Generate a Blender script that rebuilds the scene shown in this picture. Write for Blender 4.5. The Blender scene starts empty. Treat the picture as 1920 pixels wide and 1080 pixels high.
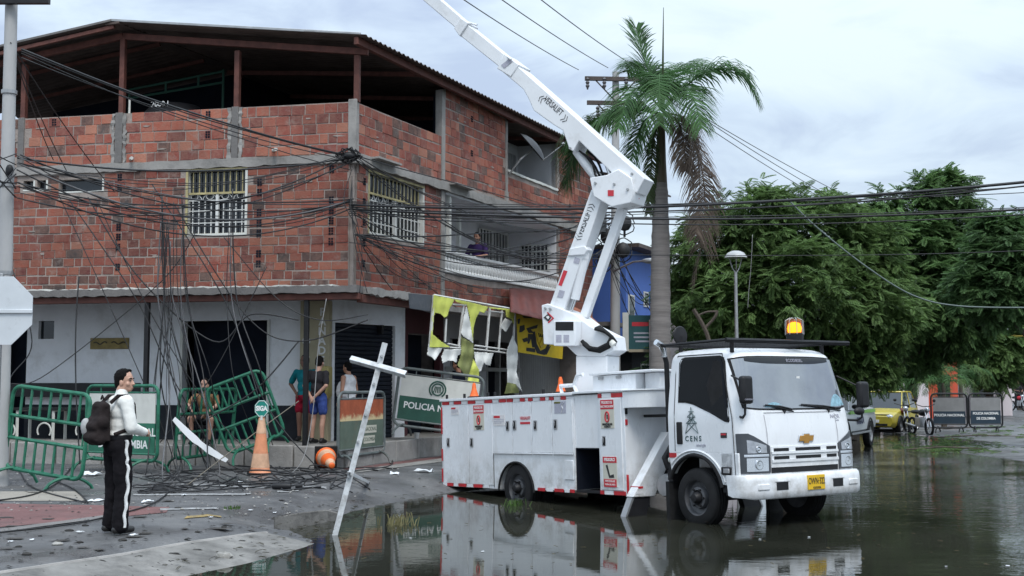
import bpy, math, random
import numpy as np
from mathutils import Vector, Matrix, Euler
from math import radians as rad, sin, cos, pi, sqrt, atan2
random.seed(11)
rng = np.random.default_rng(11)
SC = bpy.context.scene
COL = SC.collection

# ------------------------------------------------------------------ camera, sky, sun, exposure
FPX = 2300.0
EYE = Vector((0.0, 0.0, 1.6))
PITCH = math.atan(178 / FPX)
cam = bpy.data.cameras.new('camera')
cam.sensor_width = 36.0
cam.lens = 36.0 * FPX / 1920.0
cam.clip_start = 0.1
cam.clip_end = 2000
cam_o = bpy.data.objects.new('camera', cam)
COL.objects.link(cam_o)
cam_o.location = EYE
cam_o.rotation_euler = (pi / 2 + PITCH, 0, 0)
SC.camera = cam_o

SUN_EL, SUN_ROT = rad(56), rad(163)
world = bpy.data.worlds.new('World')
SC.world = world
world.use_nodes = True
wt = world.node_tree
for n in list(wt.nodes):
    wt.nodes.remove(n)
def wn(t, **k):
    n = wt.nodes.new(t)
    for a, b in k.items():
        setattr(n, a, b)
    return n
w_out = wn('ShaderNodeOutputWorld')
w_bg = wn('ShaderNodeBackground')
w_bg.inputs[1].default_value = 0.1
sky = wn('ShaderNodeTexSky', sky_type='NISHITA', sun_disc=False, sun_elevation=SUN_EL, sun_rotation=SUN_ROT)
sky.air_density = 1.0
sky.dust_density = 1.5
tc = wn('ShaderNodeTexCoord')
sep = wn('ShaderNodeSeparateXYZ')
wt.links.new(tc.outputs['Generated'], sep.inputs[0])
def wmath(op, a, b=None, c=None, clamp=False):
    n = wn('ShaderNodeMath', operation=op, use_clamp=clamp)
    for i, x in enumerate((a, b, c)):
        if x is None:
            continue
        if isinstance(x, (int, float)):
            n.inputs[i].default_value = x
        else:
            wt.links.new(x, n.inputs[i])
    return n.outputs[0]
zc = wmath('MAXIMUM', sep.outputs[2], 0.0)
den = wmath('ADD', zc, 0.22)
cx = wmath('DIVIDE', sep.outputs[0], den)
cy = wmath('DIVIDE', sep.outputs[1], den)
comb = wn('ShaderNodeCombineXYZ')
wt.links.new(cx, comb.inputs[0]); wt.links.new(cy, comb.inputs[1])
comb.inputs[2].default_value = 3.7
def wnoise(scale, detail, rough, dist=0.0):
    n = wn('ShaderNodeTexNoise')
    n.inputs['Scale'].default_value = scale
    n.inputs['Detail'].default_value = detail
    n.inputs['Roughness'].default_value = rough
    n.inputs['Distortion'].default_value = dist
    wt.links.new(comb.outputs[0], n.inputs['Vector'])
    return n.outputs[0]
n1 = wnoise(1.05, 5, 0.5, 0.4)
n2 = wnoise(3.4, 6, 0.55, 0.6)
nm = wmath('ADD', wmath('MULTIPLY', n1, 0.62), wmath('MULTIPLY', n2, 0.38))
ramp = wn('ShaderNodeValToRGB')
cr = ramp.color_ramp
cr.elements[0].position, cr.elements[0].color = 0.41, (4.1, 4.95, 6.4, 1)
cr.elements[1].position, cr.elements[1].color = 0.585, (6.5, 7.5, 8.15, 1)
e = cr.elements.new(0.5); e.color = (5.6, 6.65, 7.7, 1)
wt.links.new(nm, ramp.inputs[0])
# overcast luminance rises towards the zenith
lum = wmath('MULTIPLY_ADD', wmath('MULTIPLY', zc, zc), 1.95, 0.95)
lv = wn('ShaderNodeVectorMath', operation='SCALE')
wt.links.new(ramp.outputs[0], lv.inputs[0]); wt.links.new(lum, lv.inputs['Scale'])
wmix = wn('ShaderNodeMix', data_type='RGBA')
wmix.inputs[0].default_value = 0.9
wt.links.new(sky.outputs[0], wmix.inputs[6]); wt.links.new(lv.outputs[0], wmix.inputs[7])
wt.links.new(wmix.outputs[2], w_bg.inputs[0])
wt.links.new(w_bg.outputs[0], w_out.inputs[0])

sun = bpy.data.lights.new('sun', 'SUN')
sun.energy = 1.5
sun.angle = rad(22)
sun.color = (1.0, 0.96, 0.9)
sun_o = bpy.data.objects.new('sun', sun)
COL.objects.link(sun_o)
sd = Vector((sin(SUN_ROT) * cos(SUN_EL), cos(SUN_ROT) * cos(SUN_EL), sin(SUN_EL)))
sun_o.rotation_euler = sd.to_track_quat('Z', 'Y').to_euler()
sun_o.location = sd * 60
SC.view_settings.view_transform = 'Standard'
SC.view_settings.look = 'None'
SC.view_settings.gamma = 1
SC.view_settings.use_curve_mapping = False
SC.view_settings.exposure = 0.40
SC.render.engine = 'CYCLES'
SC.cycles.use_denoising = True
SC.cycles.max_bounces = 6
SC.cycles.diffuse_bounces = 3
SC.cycles.glossy_bounces = 4
SC.cycles.transparent_max_bounces = 8
SC.cycles.caustics_reflective = False
SC.cycles.caustics_refractive = False

# ------------------------------------------------------------------ surveying: sight lines of the photograph
CP, SP = cos(PITCH), sin(PITCH)
def ray(u, v):
    x = (u - 960) / FPX; z = (540 - v) / FPX
    return Vector((x, CP - z * SP, SP + z * CP))
def P(u, v, Y):                       # the point seen at (u, v), Y metres away
    d = ray(u, v)
    return EYE + d * (Y / d.y)
def G(u, v, z=0.0):                   # the point seen at (u, v) on the level z
    d = ray(u, v)
    return EYE + d * ((z - 1.6) / d.z)

# ------------------------------------------------------------------ mesh helpers
class MB:
    def __init__(s):
        s.v = []; s.f = []; s.m = []
    def add(s, vs, fs, mi=0):
        b = len(s.v)
        s.v += [tuple(x) for x in vs]
        s.f += [tuple(b + i for i in f) for f in fs]
        s.m += [mi] * len(fs)
        return s
    def box(s, x0, x1, y0, y1, z0, z1, mi=0, T=None):
        vs = [(x, y, z) for z in (z0, z1) for y in (y0, y1) for x in (x0, x1)]
        if T is not None:
            vs = [T @ Vector(q) for q in vs]
        return s.add(vs, [(0, 2, 3, 1), (4, 5, 7, 6), (0, 1, 5, 4), (2, 6, 7, 3), (0, 4, 6, 2), (1, 3, 7, 5)], mi)
    def hexa(s, q, mi=0):             # eight corners ordered like box
        return s.add(q, [(0, 2, 3, 1), (4, 5, 7, 6), (0, 1, 5, 4), (2, 6, 7, 3), (0, 4, 6, 2), (1, 3, 7, 5)], mi)
    def prism(s, poly, a0, a1, fn, mi=0, cap=True):   # poly of (p,q); fn(p,q,a) -> point
        n = len(poly)
        vs = [fn(p, q, a0) for p, q in poly] + [fn(p, q, a1) for p, q in poly]
        fs = [(i, (i + 1) % n, n + (i + 1) % n, n + i) for i in range(n)]
        if cap:
            fs += [tuple(range(n - 1, -1, -1)), tuple(range(n, 2 * n))]
        return s.add(vs, fs, mi)
    def tube(s, pts, r, n=7, mi=0, closed=False, cap=True):
        pts = [Vector(p) for p in pts]
        L = len(pts)
        rs = r if isinstance(r, (list, tuple)) else [r] * L
        up = None; vs = []
        for i, p in enumerate(pts):
            if closed:
                t = (pts[(i + 1) % L] - pts[i - 1])
            else:
                t = pts[min(i + 1, L - 1)] - pts[max(i - 1, 0)]
            if t.length < 1e-9:
                t = Vector((0, 0, 1))
            t.normalize()
            if up is None:
                up = Vector((0, 0, 1)) if abs(t.z) < 0.9 else Vector((1, 0, 0))
            a = t.cross(up)
            if a.length < 1e-6:
                a = t.cross(Vector((0.3, 1, 0.2)))
            a.normalize(); b = a.cross(t); b.normalize(); up = b
            for k in range(n):
                w = 2 * pi * k / n
                vs.append(p + (a * cos(w) + b * sin(w)) * rs[i])
        fs = []
        for i in range(L if closed else L - 1):
            j = (i + 1) % L
            for k in range(n):
                k2 = (k + 1) % n
                fs.append((i * n + k, i * n + k2, j * n + k2, j * n + k))
        if cap and not closed:
            fs.append(tuple(range(n - 1, -1, -1))); fs.append(tuple((L - 1) * n + k for k in range(n)))
        return s.add(vs, fs, mi)
    def cyl(s, p0, p1, r0, r1=None, n=16, mi=0):
        return s.tube([p0, p1], [r0, r0 if r1 is None else r1], n, mi)
    def lathe(s, prof, n=20, o=(0, 0, 0), ax='z', mi=0, cap=True):
        o = Vector(o); vs = []
        for r, h in prof:
            for k in range(n):
                a = 2 * pi * k / n
                c, d = r * cos(a), r * sin(a)
                vs.append(o + {'z': Vector((c, d, h)), 'y': Vector((d, h, c)), 'x': Vector((h, c, d))}[ax])
        fs = []
        for i in range(len(prof) - 1):
            for k in range(n):
                k2 = (k + 1) % n
                fs.append((i * n + k, i * n + k2, (i + 1) * n + k2, (i + 1) * n + k))
        if cap:
            fs.append(tuple(range(n - 1, -1, -1))); fs.append(tuple((len(prof) - 1) * n + k for k in range(n)))
        return s.add(vs, fs, mi)
    def ball(s, c, r, n=12, mi=0, sc=(1, 1, 1), R=None):
        c = Vector(c); m = max(4, n // 2); vs = []; fs = []
        for i in range(m + 1):
            t = pi * i / m
            for k in range(n):
                a = 2 * pi * k / n
                q = Vector((sin(t) * cos(a) * sc[0], sin(t) * sin(a) * sc[1], cos(t) * sc[2])) * r
                if R is not None:
                    q = R @ q
                vs.append(c + q)
        for i in range(m):
            for k in range(n):
                k2 = (k + 1) % n
                fs.append((i * n + k, (i + 1) * n + k, (i + 1) * n + k2, i * n + k2))
        return s.add(vs, fs, mi)
    def limb(s, p0, r0, p1, r1, n=12):
        p0, p1 = Vector(p0), Vector(p1)
        s.tube([p0, p1], [r0, r1], n); s.ball(p0, r0, n); s.ball(p1, r1, n)
        return s
    def mirror_y(s):
        b = MB(); b.v = [(x, -y, z) for x, y, z in s.v]; b.f = [tuple(reversed(f)) for f in s.f]; b.m = list(s.m)
        return b
    def xf(s, T):
        s.v = [tuple(T @ Vector(q)) for q in s.v]
        return s
    def mesh(s, name, mats, smooth=False, sharp=38):
        me = bpy.data.meshes.new(name)
        me.from_pydata(s.v, [], s.f)
        for mt in (mats if isinstance(mats, (list, tuple)) else [mats]):
            me.materials.append(mt)
        if any(s.m):
            me.polygons.foreach_set('material_index', s.m)
        if smooth:
            me.polygons.foreach_set('use_smooth', [True] * len(s.f))
            me.set_sharp_from_angle(angle=rad(sharp))
        me.update()
        return me
    def build(s, name, mats, parent=None, smooth=False, bevel=0, seg=2, sharp=38):
        o = bpy.data.objects.new(name, s.mesh(name, mats, smooth or bevel > 0, sharp))
        COL.objects.link(o)
        if parent is not None:
            o.parent = parent
        if bevel:
            b = o.modifiers.new('bevel', 'BEVEL')
            b.width = bevel; b.segments = seg; b.limit_method = 'ANGLE'; b.angle_limit = rad(35)
        return o

def tag(o, label=None, cat=None, group=None, kind=None):
    for k, x in (('label', label), ('category', cat), ('group', group), ('kind', kind)):
        if x:
            o[k] = x
    return o
def thing(name, label, cat, loc=(0, 0, 0), rotz=0.0, group=None):
    o = bpy.data.objects.new(name, None)
    COL.objects.link(o)
    o.empty_display_size = 0.2
    o.location = loc
    o.rotation_euler = (0, 0, rotz)
    return tag(o, label, cat, group)
def copy_tree(o, parent=None):
    c = o.copy(); COL.objects.link(c)
    if parent is not None:
        c.parent = parent
    for ch in list(o.children):
        copy_tree(ch, c)
    return c
def inst(name, me, parent, M):
    o = bpy.data.objects.new(name, me); COL.objects.link(o); o.parent = parent; o.matrix_local = M
    return o
def text(body, size, mat, parent, M, name='lettering', sx=1.0, align='CENTER', bold=0.0, ext=0.0015, sp=1.0):
    cu = bpy.data.curves.new(name, 'FONT')
    cu.body = body; cu.size = size; cu.align_x = align; cu.align_y = 'CENTER'
    cu.extrude = ext; cu.offset = bold; cu.space_character = sp
    cu.resolution_u = 3
    cu.materials.append(mat)
    t_ = bpy.data.objects.new(name, cu)
    me = bpy.data.meshes.new_from_object(t_)
    bpy.data.objects.remove(t_); bpy.data.curves.remove(cu)
    me.name = name
    o = bpy.data.objects.new(name, me); COL.objects.link(o)
    o.parent = parent
    o.matrix_local = M @ Matrix.Diagonal((sx, 1, 1, 1))
    return o
def frame(o, x, z):                   # matrix with origin o, text-right x, text-up z
    x = Vector(x).normalized(); z = Vector(z).normalized()
    y = z.cross(x).normalized() * -1  # text normal = x cross z
    nrm = x.cross(z).normalized(); z = nrm.cross(x)
    m = Matrix(((x.x, z.x, nrm.x, o[0]), (x.y, z.y, nrm.y, o[1]), (x.z, z.z, nrm.z, o[2]), (0, 0, 0, 1)))
    return m

# ------------------------------------------------------------------ materials
def M(name, col, rough=0.6, metal=0.0, var=0.15, vs=3.0, bump=0.0, bs=40.0, spec=0.5, dirt=0.0, dcol=(0.05, 0.045, 0.04), ds=2.0,
      island=0.0, rvar=0.0, stretch=None, coat=0.0):
    m = bpy.data.materials.new(name); m.use_nodes = True
    nt = m.node_tree; bs_ = nt.nodes['Principled BSDF']; L = nt.links
    t = nt.nodes.new('ShaderNodeTexCoord')
    vec = t.outputs['Object']
    if stretch:
        mp = nt.nodes.new('ShaderNodeMapping'); mp.inputs['Scale'].default_value = stretch
        L.new(vec, mp.inputs[0]); vec = mp.outputs[0]
    def noise(sc, det=6, rg=0.6):
        n = nt.nodes.new('ShaderNodeTexNoise'); n.inputs['Scale'].default_value = sc
        n.inputs['Detail'].default_value = det; n.inputs['Roughness'].default_value = rg
        L.new(vec, n.inputs['Vector']); return n.outputs[0]
    def rmp(x, a, b, lo=0.0, hi=1.0):
        r = nt.nodes.new('ShaderNodeMapRange'); r.inputs[1].default_value = a; r.inputs[2].default_value = b
        r.inputs[3].default_value = lo; r.inputs[4].default_value = hi
        L.new(x, r.inputs[0]); return r.outputs[0]
    def mix(f, a, b):
        x = nt.nodes.new('ShaderNodeMix'); x.data_type = 'RGBA'
        for i, q in ((0, f), (6, a), (7, b)):
            if hasattr(q, 'links'):
                L.new(q, x.inputs[i])
            else:
                x.inputs[i].default_value = q if i == 0 else (*q[:3], 1)
        return x.outputs[2]
    c = mix(rmp(noise(vs), 0.3, 0.7), [x * (1 - var) for x in col], [min(1, x * (1 + var)) for x in col])
    if island:
        g = nt.nodes.new('ShaderNodeNewGeometry')
        h = nt.nodes.new('ShaderNodeHueSaturation'); L.new(c, h.inputs['Color'])
        L.new(rmp(g.outputs['Random Per Island'], 0, 1, 1 - island, 1 + island), h.inputs['Value']); c = h.outputs[0]
    if dirt:
        c = mix(rmp(noise(ds, 8, 0.68), 0.62 - 0.2 * dirt, 0.8 - 0.1 * dirt, 0, min(1, dirt * 1.3)), c, dcol)
    L.new(c, bs_.inputs['Base Color'])
    bs_.inputs['Roughness'].default_value = rough
    if rvar:
        L.new(rmp(noise(vs * 1.7), 0.3, 0.7, max(0.02, rough - rvar), min(1, rough + rvar)), bs_.inputs['Roughness'])
    bs_.inputs['Metallic'].default_value = metal
    bs_.inputs['Specular IOR Level'].default_value = spec
    if coat:
        bs_.inputs['Coat Weight'].default_value = coat; bs_.inputs['Coat Roughness'].default_value = 0.05
    if bump:
        b = nt.nodes.new('ShaderNodeBump'); b.inputs['Strength'].default_value = min(1, bump); b.inputs['Distance'].default_value = 0.02
        L.new(noise(bs), b.inputs['Height']); L.new(b.outputs[0], bs_.inputs['Normal'])
    return m
def emit(name, col, st):
    m = bpy.data.materials.new(name); m.use_nodes = True
    b = m.node_tree.nodes['Principled BSDF']
    b.inputs['Base Color'].default_value = (*col, 1)
    b.inputs['Emission Color'].default_value = (*col, 1); b.inputs['Emission Strength'].default_value = st
    return m
def brick_mat(name='fired clay brick', val=1.0):
    m = bpy.data.materials.new(name); m.use_nodes = True
    nt = m.node_tree; B = nt.nodes['Principled BSDF']; L = nt.links
    oi = nt.nodes.new('ShaderNodeObjectInfo'); ge = nt.nodes.new('ShaderNodeNewGeometry')
    a = nt.nodes.new('ShaderNodeMath'); a.operation = 'MULTIPLY_ADD'; a.inputs[1].default_value = 7.31
    L.new(oi.outputs['Random'], a.inputs[0]); L.new(ge.outputs['Random Per Island'], a.inputs[2])
    fr = nt.nodes.new('ShaderNodeMath'); fr.operation = 'FRACT'; L.new(a.outputs[0], fr.inputs[0])
    r = nt.nodes.new('ShaderNodeValToRGB'); r.color_ramp.interpolation = 'CONSTANT'
    cols = [(0, (.24, .056, .040)), (.14, (.31, .082, .052)), (.28, (.19, .046, .038)), (.40, (.36, .115, .072)), (.52, (.26, .063, .045)), (.66, (.15, .042, .036)),
            (.76, (.30, .088, .06)), (.83, (.085, .052, .048)), (.88, (.38, .15, .098)), (.93, (.068, .055, .054))]
    r.color_ramp.elements[0].color = (*cols[0][1], 1)
    r.color_ramp.elements[1].position = cols[1][0]; r.color_ramp.elements[1].color = (*cols[1][1], 1)
    for p_, c_ in cols[2:]:
        e_ = r.color_ramp.elements.new(p_); e_.color = (*c_, 1)
    L.new(fr.outputs[0], r.inputs[0])
    geo = nt.nodes.new('ShaderNodeNewGeometry')
    n = nt.nodes.new('ShaderNodeTexNoise'); n.inputs['Scale'].default_value = 7; n.inputs['Detail'].default_value = 8; n.inputs['Roughness'].default_value = .7
    L.new(geo.outputs['Position'], n.inputs['Vector'])
    mr = nt.nodes.new('ShaderNodeMapRange'); mr.inputs[1].default_value = .35; mr.inputs[2].default_value = .75; mr.inputs[3].default_value = 0; mr.inputs[4].default_value = .7
    L.new(n.outputs[0], mr.inputs[0])
    mx = nt.nodes.new('ShaderNodeMix'); mx.data_type = 'RGBA'; L.new(mr.outputs[0], mx.inputs[0]); L.new(r.outputs[0], mx.inputs[6]); mx.inputs[7].default_value = (.31, .17, .125, 1)
    n3 = nt.nodes.new('ShaderNodeTexNoise'); n3.inputs['Scale'].default_value = .9; n3.inputs['Detail'].default_value = 5
    L.new(geo.outputs['Position'], n3.inputs['Vector'])
    m3 = nt.nodes.new('ShaderNodeMapRange'); m3.inputs[1].default_value = .35; m3.inputs[2].default_value = .7; m3.inputs[3].default_value = .74 * val; m3.inputs[4].default_value = 1.15 * val
    L.new(n3.outputs[0], m3.inputs[0])
    hs = nt.nodes.new('ShaderNodeHueSaturation'); L.new(mx.outputs[2], hs.inputs['Color']); L.new(m3.outputs[0], hs.inputs['Value'])
    n4 = nt.nodes.new('ShaderNodeTexNoise'); n4.inputs['Scale'].default_value = 2.6; n4.inputs['Detail'].default_value = 9; n4.inputs['Roughness'].default_value = .75
    L.new(geo.outputs['Position'], n4.inputs['Vector'])
    m4 = nt.nodes.new('ShaderNodeMapRange'); m4.inputs[1].default_value = .55; m4.inputs[2].default_value = .70; m4.inputs[3].default_value = 0; m4.inputs[4].default_value = .6
    L.new(n4.outputs[0], m4.inputs[0])
    mx2 = nt.nodes.new('ShaderNodeMix'); mx2.data_type = 'RGBA'; L.new(m4.outputs[0], mx2.inputs[0]); L.new(hs.outputs[0], mx2.inputs[6]); mx2.inputs[7].default_value = (.31, .26, .23, 1)
    L.new(mx2.outputs[2], B.inputs['Base Color']); B.inputs['Roughness'].default_value = .9
    n2 = nt.nodes.new('ShaderNodeTexNoise'); n2.inputs['Scale'].default_value = 30; n2.inputs['Detail'].default_value = 6
    L.new(geo.outputs['Position'], n2.inputs['Vector'])
    b = nt.nodes.new('ShaderNodeBump'); b.inputs['Strength'].default_value = .5; b.inputs['Distance'].default_value = .02
    L.new(n2.outputs[0], b.inputs['Height']); L.new(b.outputs[0], B.inputs['Normal'])
    return m
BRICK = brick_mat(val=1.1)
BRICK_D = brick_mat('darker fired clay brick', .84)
MORTAR = M('grey mortar', (.31, .262, .235), .95, var=.3, vs=4, bump=.6, bs=25, dirt=.5, dcol=(.13, .11, .10))
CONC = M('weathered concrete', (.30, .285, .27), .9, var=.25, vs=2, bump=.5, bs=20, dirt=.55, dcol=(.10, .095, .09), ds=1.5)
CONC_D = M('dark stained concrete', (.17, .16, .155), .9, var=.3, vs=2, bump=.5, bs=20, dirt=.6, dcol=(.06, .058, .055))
PLASTER = M('white painted plaster', (.76, .77, .80), .8, var=.09, vs=1.4, bump=.25, bs=14, dirt=.5, dcol=(.46, .45, .44), ds=1.8)
PLAST_G = M('grey painted plaster', (.50, .505, .53), .85, var=.1, vs=1, bump=.15, bs=15, dirt=.3, dcol=(.2, .2, .2))
DADO = M('black painted dado', (.022, .025, .032), .85, spec=.2, var=.3, vs=3, dirt=.3, dcol=(.09, .085, .08))
SHUT = M('dark roller shutter', (.014, .017, .026), .6, spec=.2, var=.3)
RUST = M('rust red steel', (.125, .045, .034), .7, metal=.1, var=.35, vs=6, dirt=.4, dcol=(.07, .03, .025))
ROOF = M('weathered zinc roofing', (.10, .075, .065), .65, metal=.4, var=.4, vs=1.5, dirt=.5, dcol=(.05, .03, .025), ds=2.5)
BLACK = M('black steel', (.014, .014, .016), .5, spec=.3, var=.3, vs=8)
RUBBER = M('black rubber', (.016, .016, .017), .8, spec=.25, var=.3, vs=8, bump=.2, bs=60)
CABLE = M('black cable sheath', (.016, .016, .018), .55, var=.3, vs=2)
CABLE_G = M('grey cable sheath', (.10, .10, .105), .55, var=.3, vs=2)
CABLE_L = M('pale cable sheath', (.22, .22, .22), .5, var=.2, vs=2)
GLASS = M('dark window glass', (.012, .016, .022), .08, var=.2, spec=.6)
WIRON = M('white painted iron', (.62, .62, .6), .55, var=.12, vs=8, dirt=.3, dcol=(.25, .17, .1), ds=5)
YIRON = M('yellowed painted iron', (.40, .34, .17), .6, var=.25, vs=6, dirt=.3, dcol=(.16, .1, .05), ds=5)
TRUCK = M('white truck paint', (.75, .765, .79), .3, var=.05, vs=2, dirt=.36, dcol=(.47, .45, .42), ds=2.2, coat=.3, stretch=(1, 1, .45), rvar=.1)
def mud_splash(m, z0, z1, amt):
    nt = m.node_tree; B = nt.nodes['Principled BSDF']; L = nt.links; src = B.inputs['Base Color'].links[0].from_socket
    t = nt.nodes.new('ShaderNodeTexCoord'); sp = nt.nodes.new('ShaderNodeSeparateXYZ'); L.new(t.outputs['Object'], sp.inputs[0])
    r_ = nt.nodes.new('ShaderNodeMapRange'); r_.inputs[1].default_value = z0; r_.inputs[2].default_value = z1; r_.inputs[3].default_value = amt; r_.inputs[4].default_value = 0; L.new(sp.outputs[2], r_.inputs[0])
    n = nt.nodes.new('ShaderNodeTexNoise'); n.inputs['Scale'].default_value = 5; n.inputs['Detail'].default_value = 9; n.inputs['Roughness'].default_value = .72; L.new(t.outputs['Object'], n.inputs['Vector'])
    q = nt.nodes.new('ShaderNodeMapRange'); q.inputs[1].default_value = .42; q.inputs[2].default_value = .68; L.new(n.outputs[0], q.inputs[0])
    k = nt.nodes.new('ShaderNodeMath'); k.operation = 'MULTIPLY'; L.new(r_.outputs[0], k.inputs[0]); L.new(q.outputs[0], k.inputs[1])
    x = nt.nodes.new('ShaderNodeMix'); x.data_type = 'RGBA'; L.new(k.outputs[0], x.inputs[0]); L.new(src, x.inputs[6]); x.inputs[7].default_value = (.26, .23, .19, 1); L.new(x.outputs[2], B.inputs['Base Color'])
mud_splash(TRUCK, .34, 1.0, .75)
TRUCK2 = M('white boom paint', (.74, .755, .78), .34, var=.05, vs=2, dirt=.34, dcol=(.42, .40, .38), ds=3, coat=.2, rvar=.1)
RED = M('red reflective tape', (.50, .022, .03), .4, var=.2, vs=9)
TAPE_W = M('white reflective tape', (.72, .72, .74), .4, var=.1)
CHROME = M('chrome', (.62, .63, .65), .18, metal=1.0, var=.1)
ALU = M('dull aluminium', (.42, .42, .43), .4, metal=.8, var=.15, vs=6)
PRINT_R = M('red print', (.52, .03, .045), .6, var=.1)
PRINT_K = M('black print', (.02, .02, .022), .6, var=.1)
PRINT_W = M('white print', (.75, .75, .74), .6, var=.06, vs=8)
PRINT_C = M('cream print', (.55, .53, .45), .6, var=.1)
PRINT_G = M('grey print', (.38, .38, .45), .6, var=.15, vs=30)
STICK = M('white sticker', (.68, .66, .66), .5, var=.12, vs=30)
GREEN = M('green barrier paint', (.014, .14, .082), .5, var=.45, vs=7, dirt=.5, dcol=(.07, .075, .06), ds=7)
GREEN_D = M('dark green panel paint', (.020, .085, .06), .6, var=.2, vs=3, dirt=.3, dcol=(.06, .07, .06), ds=2)
PANELW = M('off white panel paint', (.62, .62, .58), .65, var=.08, vs=3, dirt=.3, dcol=(.33, .31, .27), ds=2)
SIDEWALK = M('pavement concrete', (.25, .24, .225), .85, var=.25, vs=1.5, bump=.4, bs=20, dirt=.5, dcol=(.12, .11, .10), ds=1.2, rvar=.1)
ORANGE = M('faded orange plastic', (.62, .24, .12), .6, var=.3, vs=4, dirt=.4, dcol=(.42, .26, .19), ds=4)
ORANGE_B = M('bright orange plastic', (.75, .13, .02), .5, var=.15, vs=4, dirt=.2, dcol=(.3, .1, .05))
PALEBAND = M('pale cone collar', (.60, .36, .23), .6, var=.25, vs=6, dirt=.35, dcol=(.35, .22, .15), ds=5)
SKIN = M('tan skin', (.40, .20, .13), .55, var=.08, vs=10)
SKIN_D = M('brown skin', (.20, .10, .068), .55, var=.1, vs=10)
HAIR = M('black hair', (.008, .007, .007), .9, spec=.12, var=.3, vs=60, bump=.5, bs=90)
YELLOW = M('yellow paint', (.62, .40, .02), .35, var=.1, coat=.3, dirt=.15)
TIN = M('galvanised steel', (.38, .385, .39), .45, metal=.7, var=.2, vs=4)
DEEP = M('painted interior shade', (.014, .017, .026), .95, var=.2, spec=.05)  # near-black colour stands in for the shade of unlit interiors
# ------------------------------------------------------------------ ground, flood water, pavement
WATER_Z = -0.2
SHORE = np.array([(-4.6, 6.0), (-3.6, 10.2), (-3.14, 11.64), (-2.72, 12.5), (-2.35, 13.71), (-2.28, 14.2), (-2.85, 15.5), (-2.5, 16.3), (-2.3, 17.0), (-2.0, 18.4), (-1.15, 20.4), (-0.3, 21.6),
                  (1.6, 23.2), (4.0, 26.5), (7.5, 34.0), (10.5, 44.0), (12.2, 47.0), (14.2, 44.0), (14.4, 40.0), (14.8, 37.0), (12.6, 35.2), (11.4, 31.5), (11.7, 28.2), (14.5, 25.5), (24, 23), (60, 22), (60, -20), (-4.6, -20)])
_nz = [(rng.uniform(0, 6.28), rng.uniform(0, 6.28), 0.55 * 1.75 ** k, 1.0 / 1.5 ** k) for k in range(6)]
def wob(x, y):
    s = 0
    for k, (a, b, f_, w) in enumerate(_nz):
        s = s + w * np.sin(f_ * x * (1.0 + .1 * k) + a + 1.3 * np.sin(f_ * .7 * y + b)) * np.cos(f_ * y * 1.1 + b)
    return s
def shore_d(x, y):
    x = np.asarray(x, float); y = np.asarray(y, float)
    best = np.full(x.shape, 1e9); ins = np.zeros(x.shape, bool)
    n = len(SHORE)
    for i in range(n):
        a = SHORE[i]; b = SHORE[(i + 1) % n]; d = b - a
        t = np.clip(((x - a[0]) * d[0] + (y - a[1]) * d[1]) / (d @ d), 0, 1)
        best = np.minimum(best, np.hypot(x - a[0] - t * d[0], y - a[1] - t * d[1]))
        c = ((a[1] > y) != (b[1] > y)) & (x < (b[0] - a[0]) * (y - a[1]) / (b[1] - a[1] + 1e-12) + a[0])
        ins ^= c
    return np.where(ins, -best, best)
def gz(x, y):
    d = shore_d(x, y) + 0.10 * wob(x, y) * np.clip((np.asarray(y) - 14) / 4, 0.1, 1)
    left = np.asarray(x) < 2 + 0.25 * (np.asarray(y) - 23)
    up = np.where(left, 0.2 * np.clip(d / 0.95, 0, 1), 0.055 * np.clip(d / 1.2, 0, 1) + 0.02 * wob(np.asarray(x) * .5, np.asarray(y) * .5) * np.clip(d, 0, 1))
    dn = -0.3 * np.clip(-d / 1.6, 0, 1)
    z = WATER_Z + np.where(d > 0, up, dn)
    return z + 0.006 * wob(np.asarray(x) * 2, np.asarray(y) * 2) * 0.4 * np.clip(d, 0, 1)
def gz1(x, y):
    return float(gz(np.array([x]), np.array([y]))[0])
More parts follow.
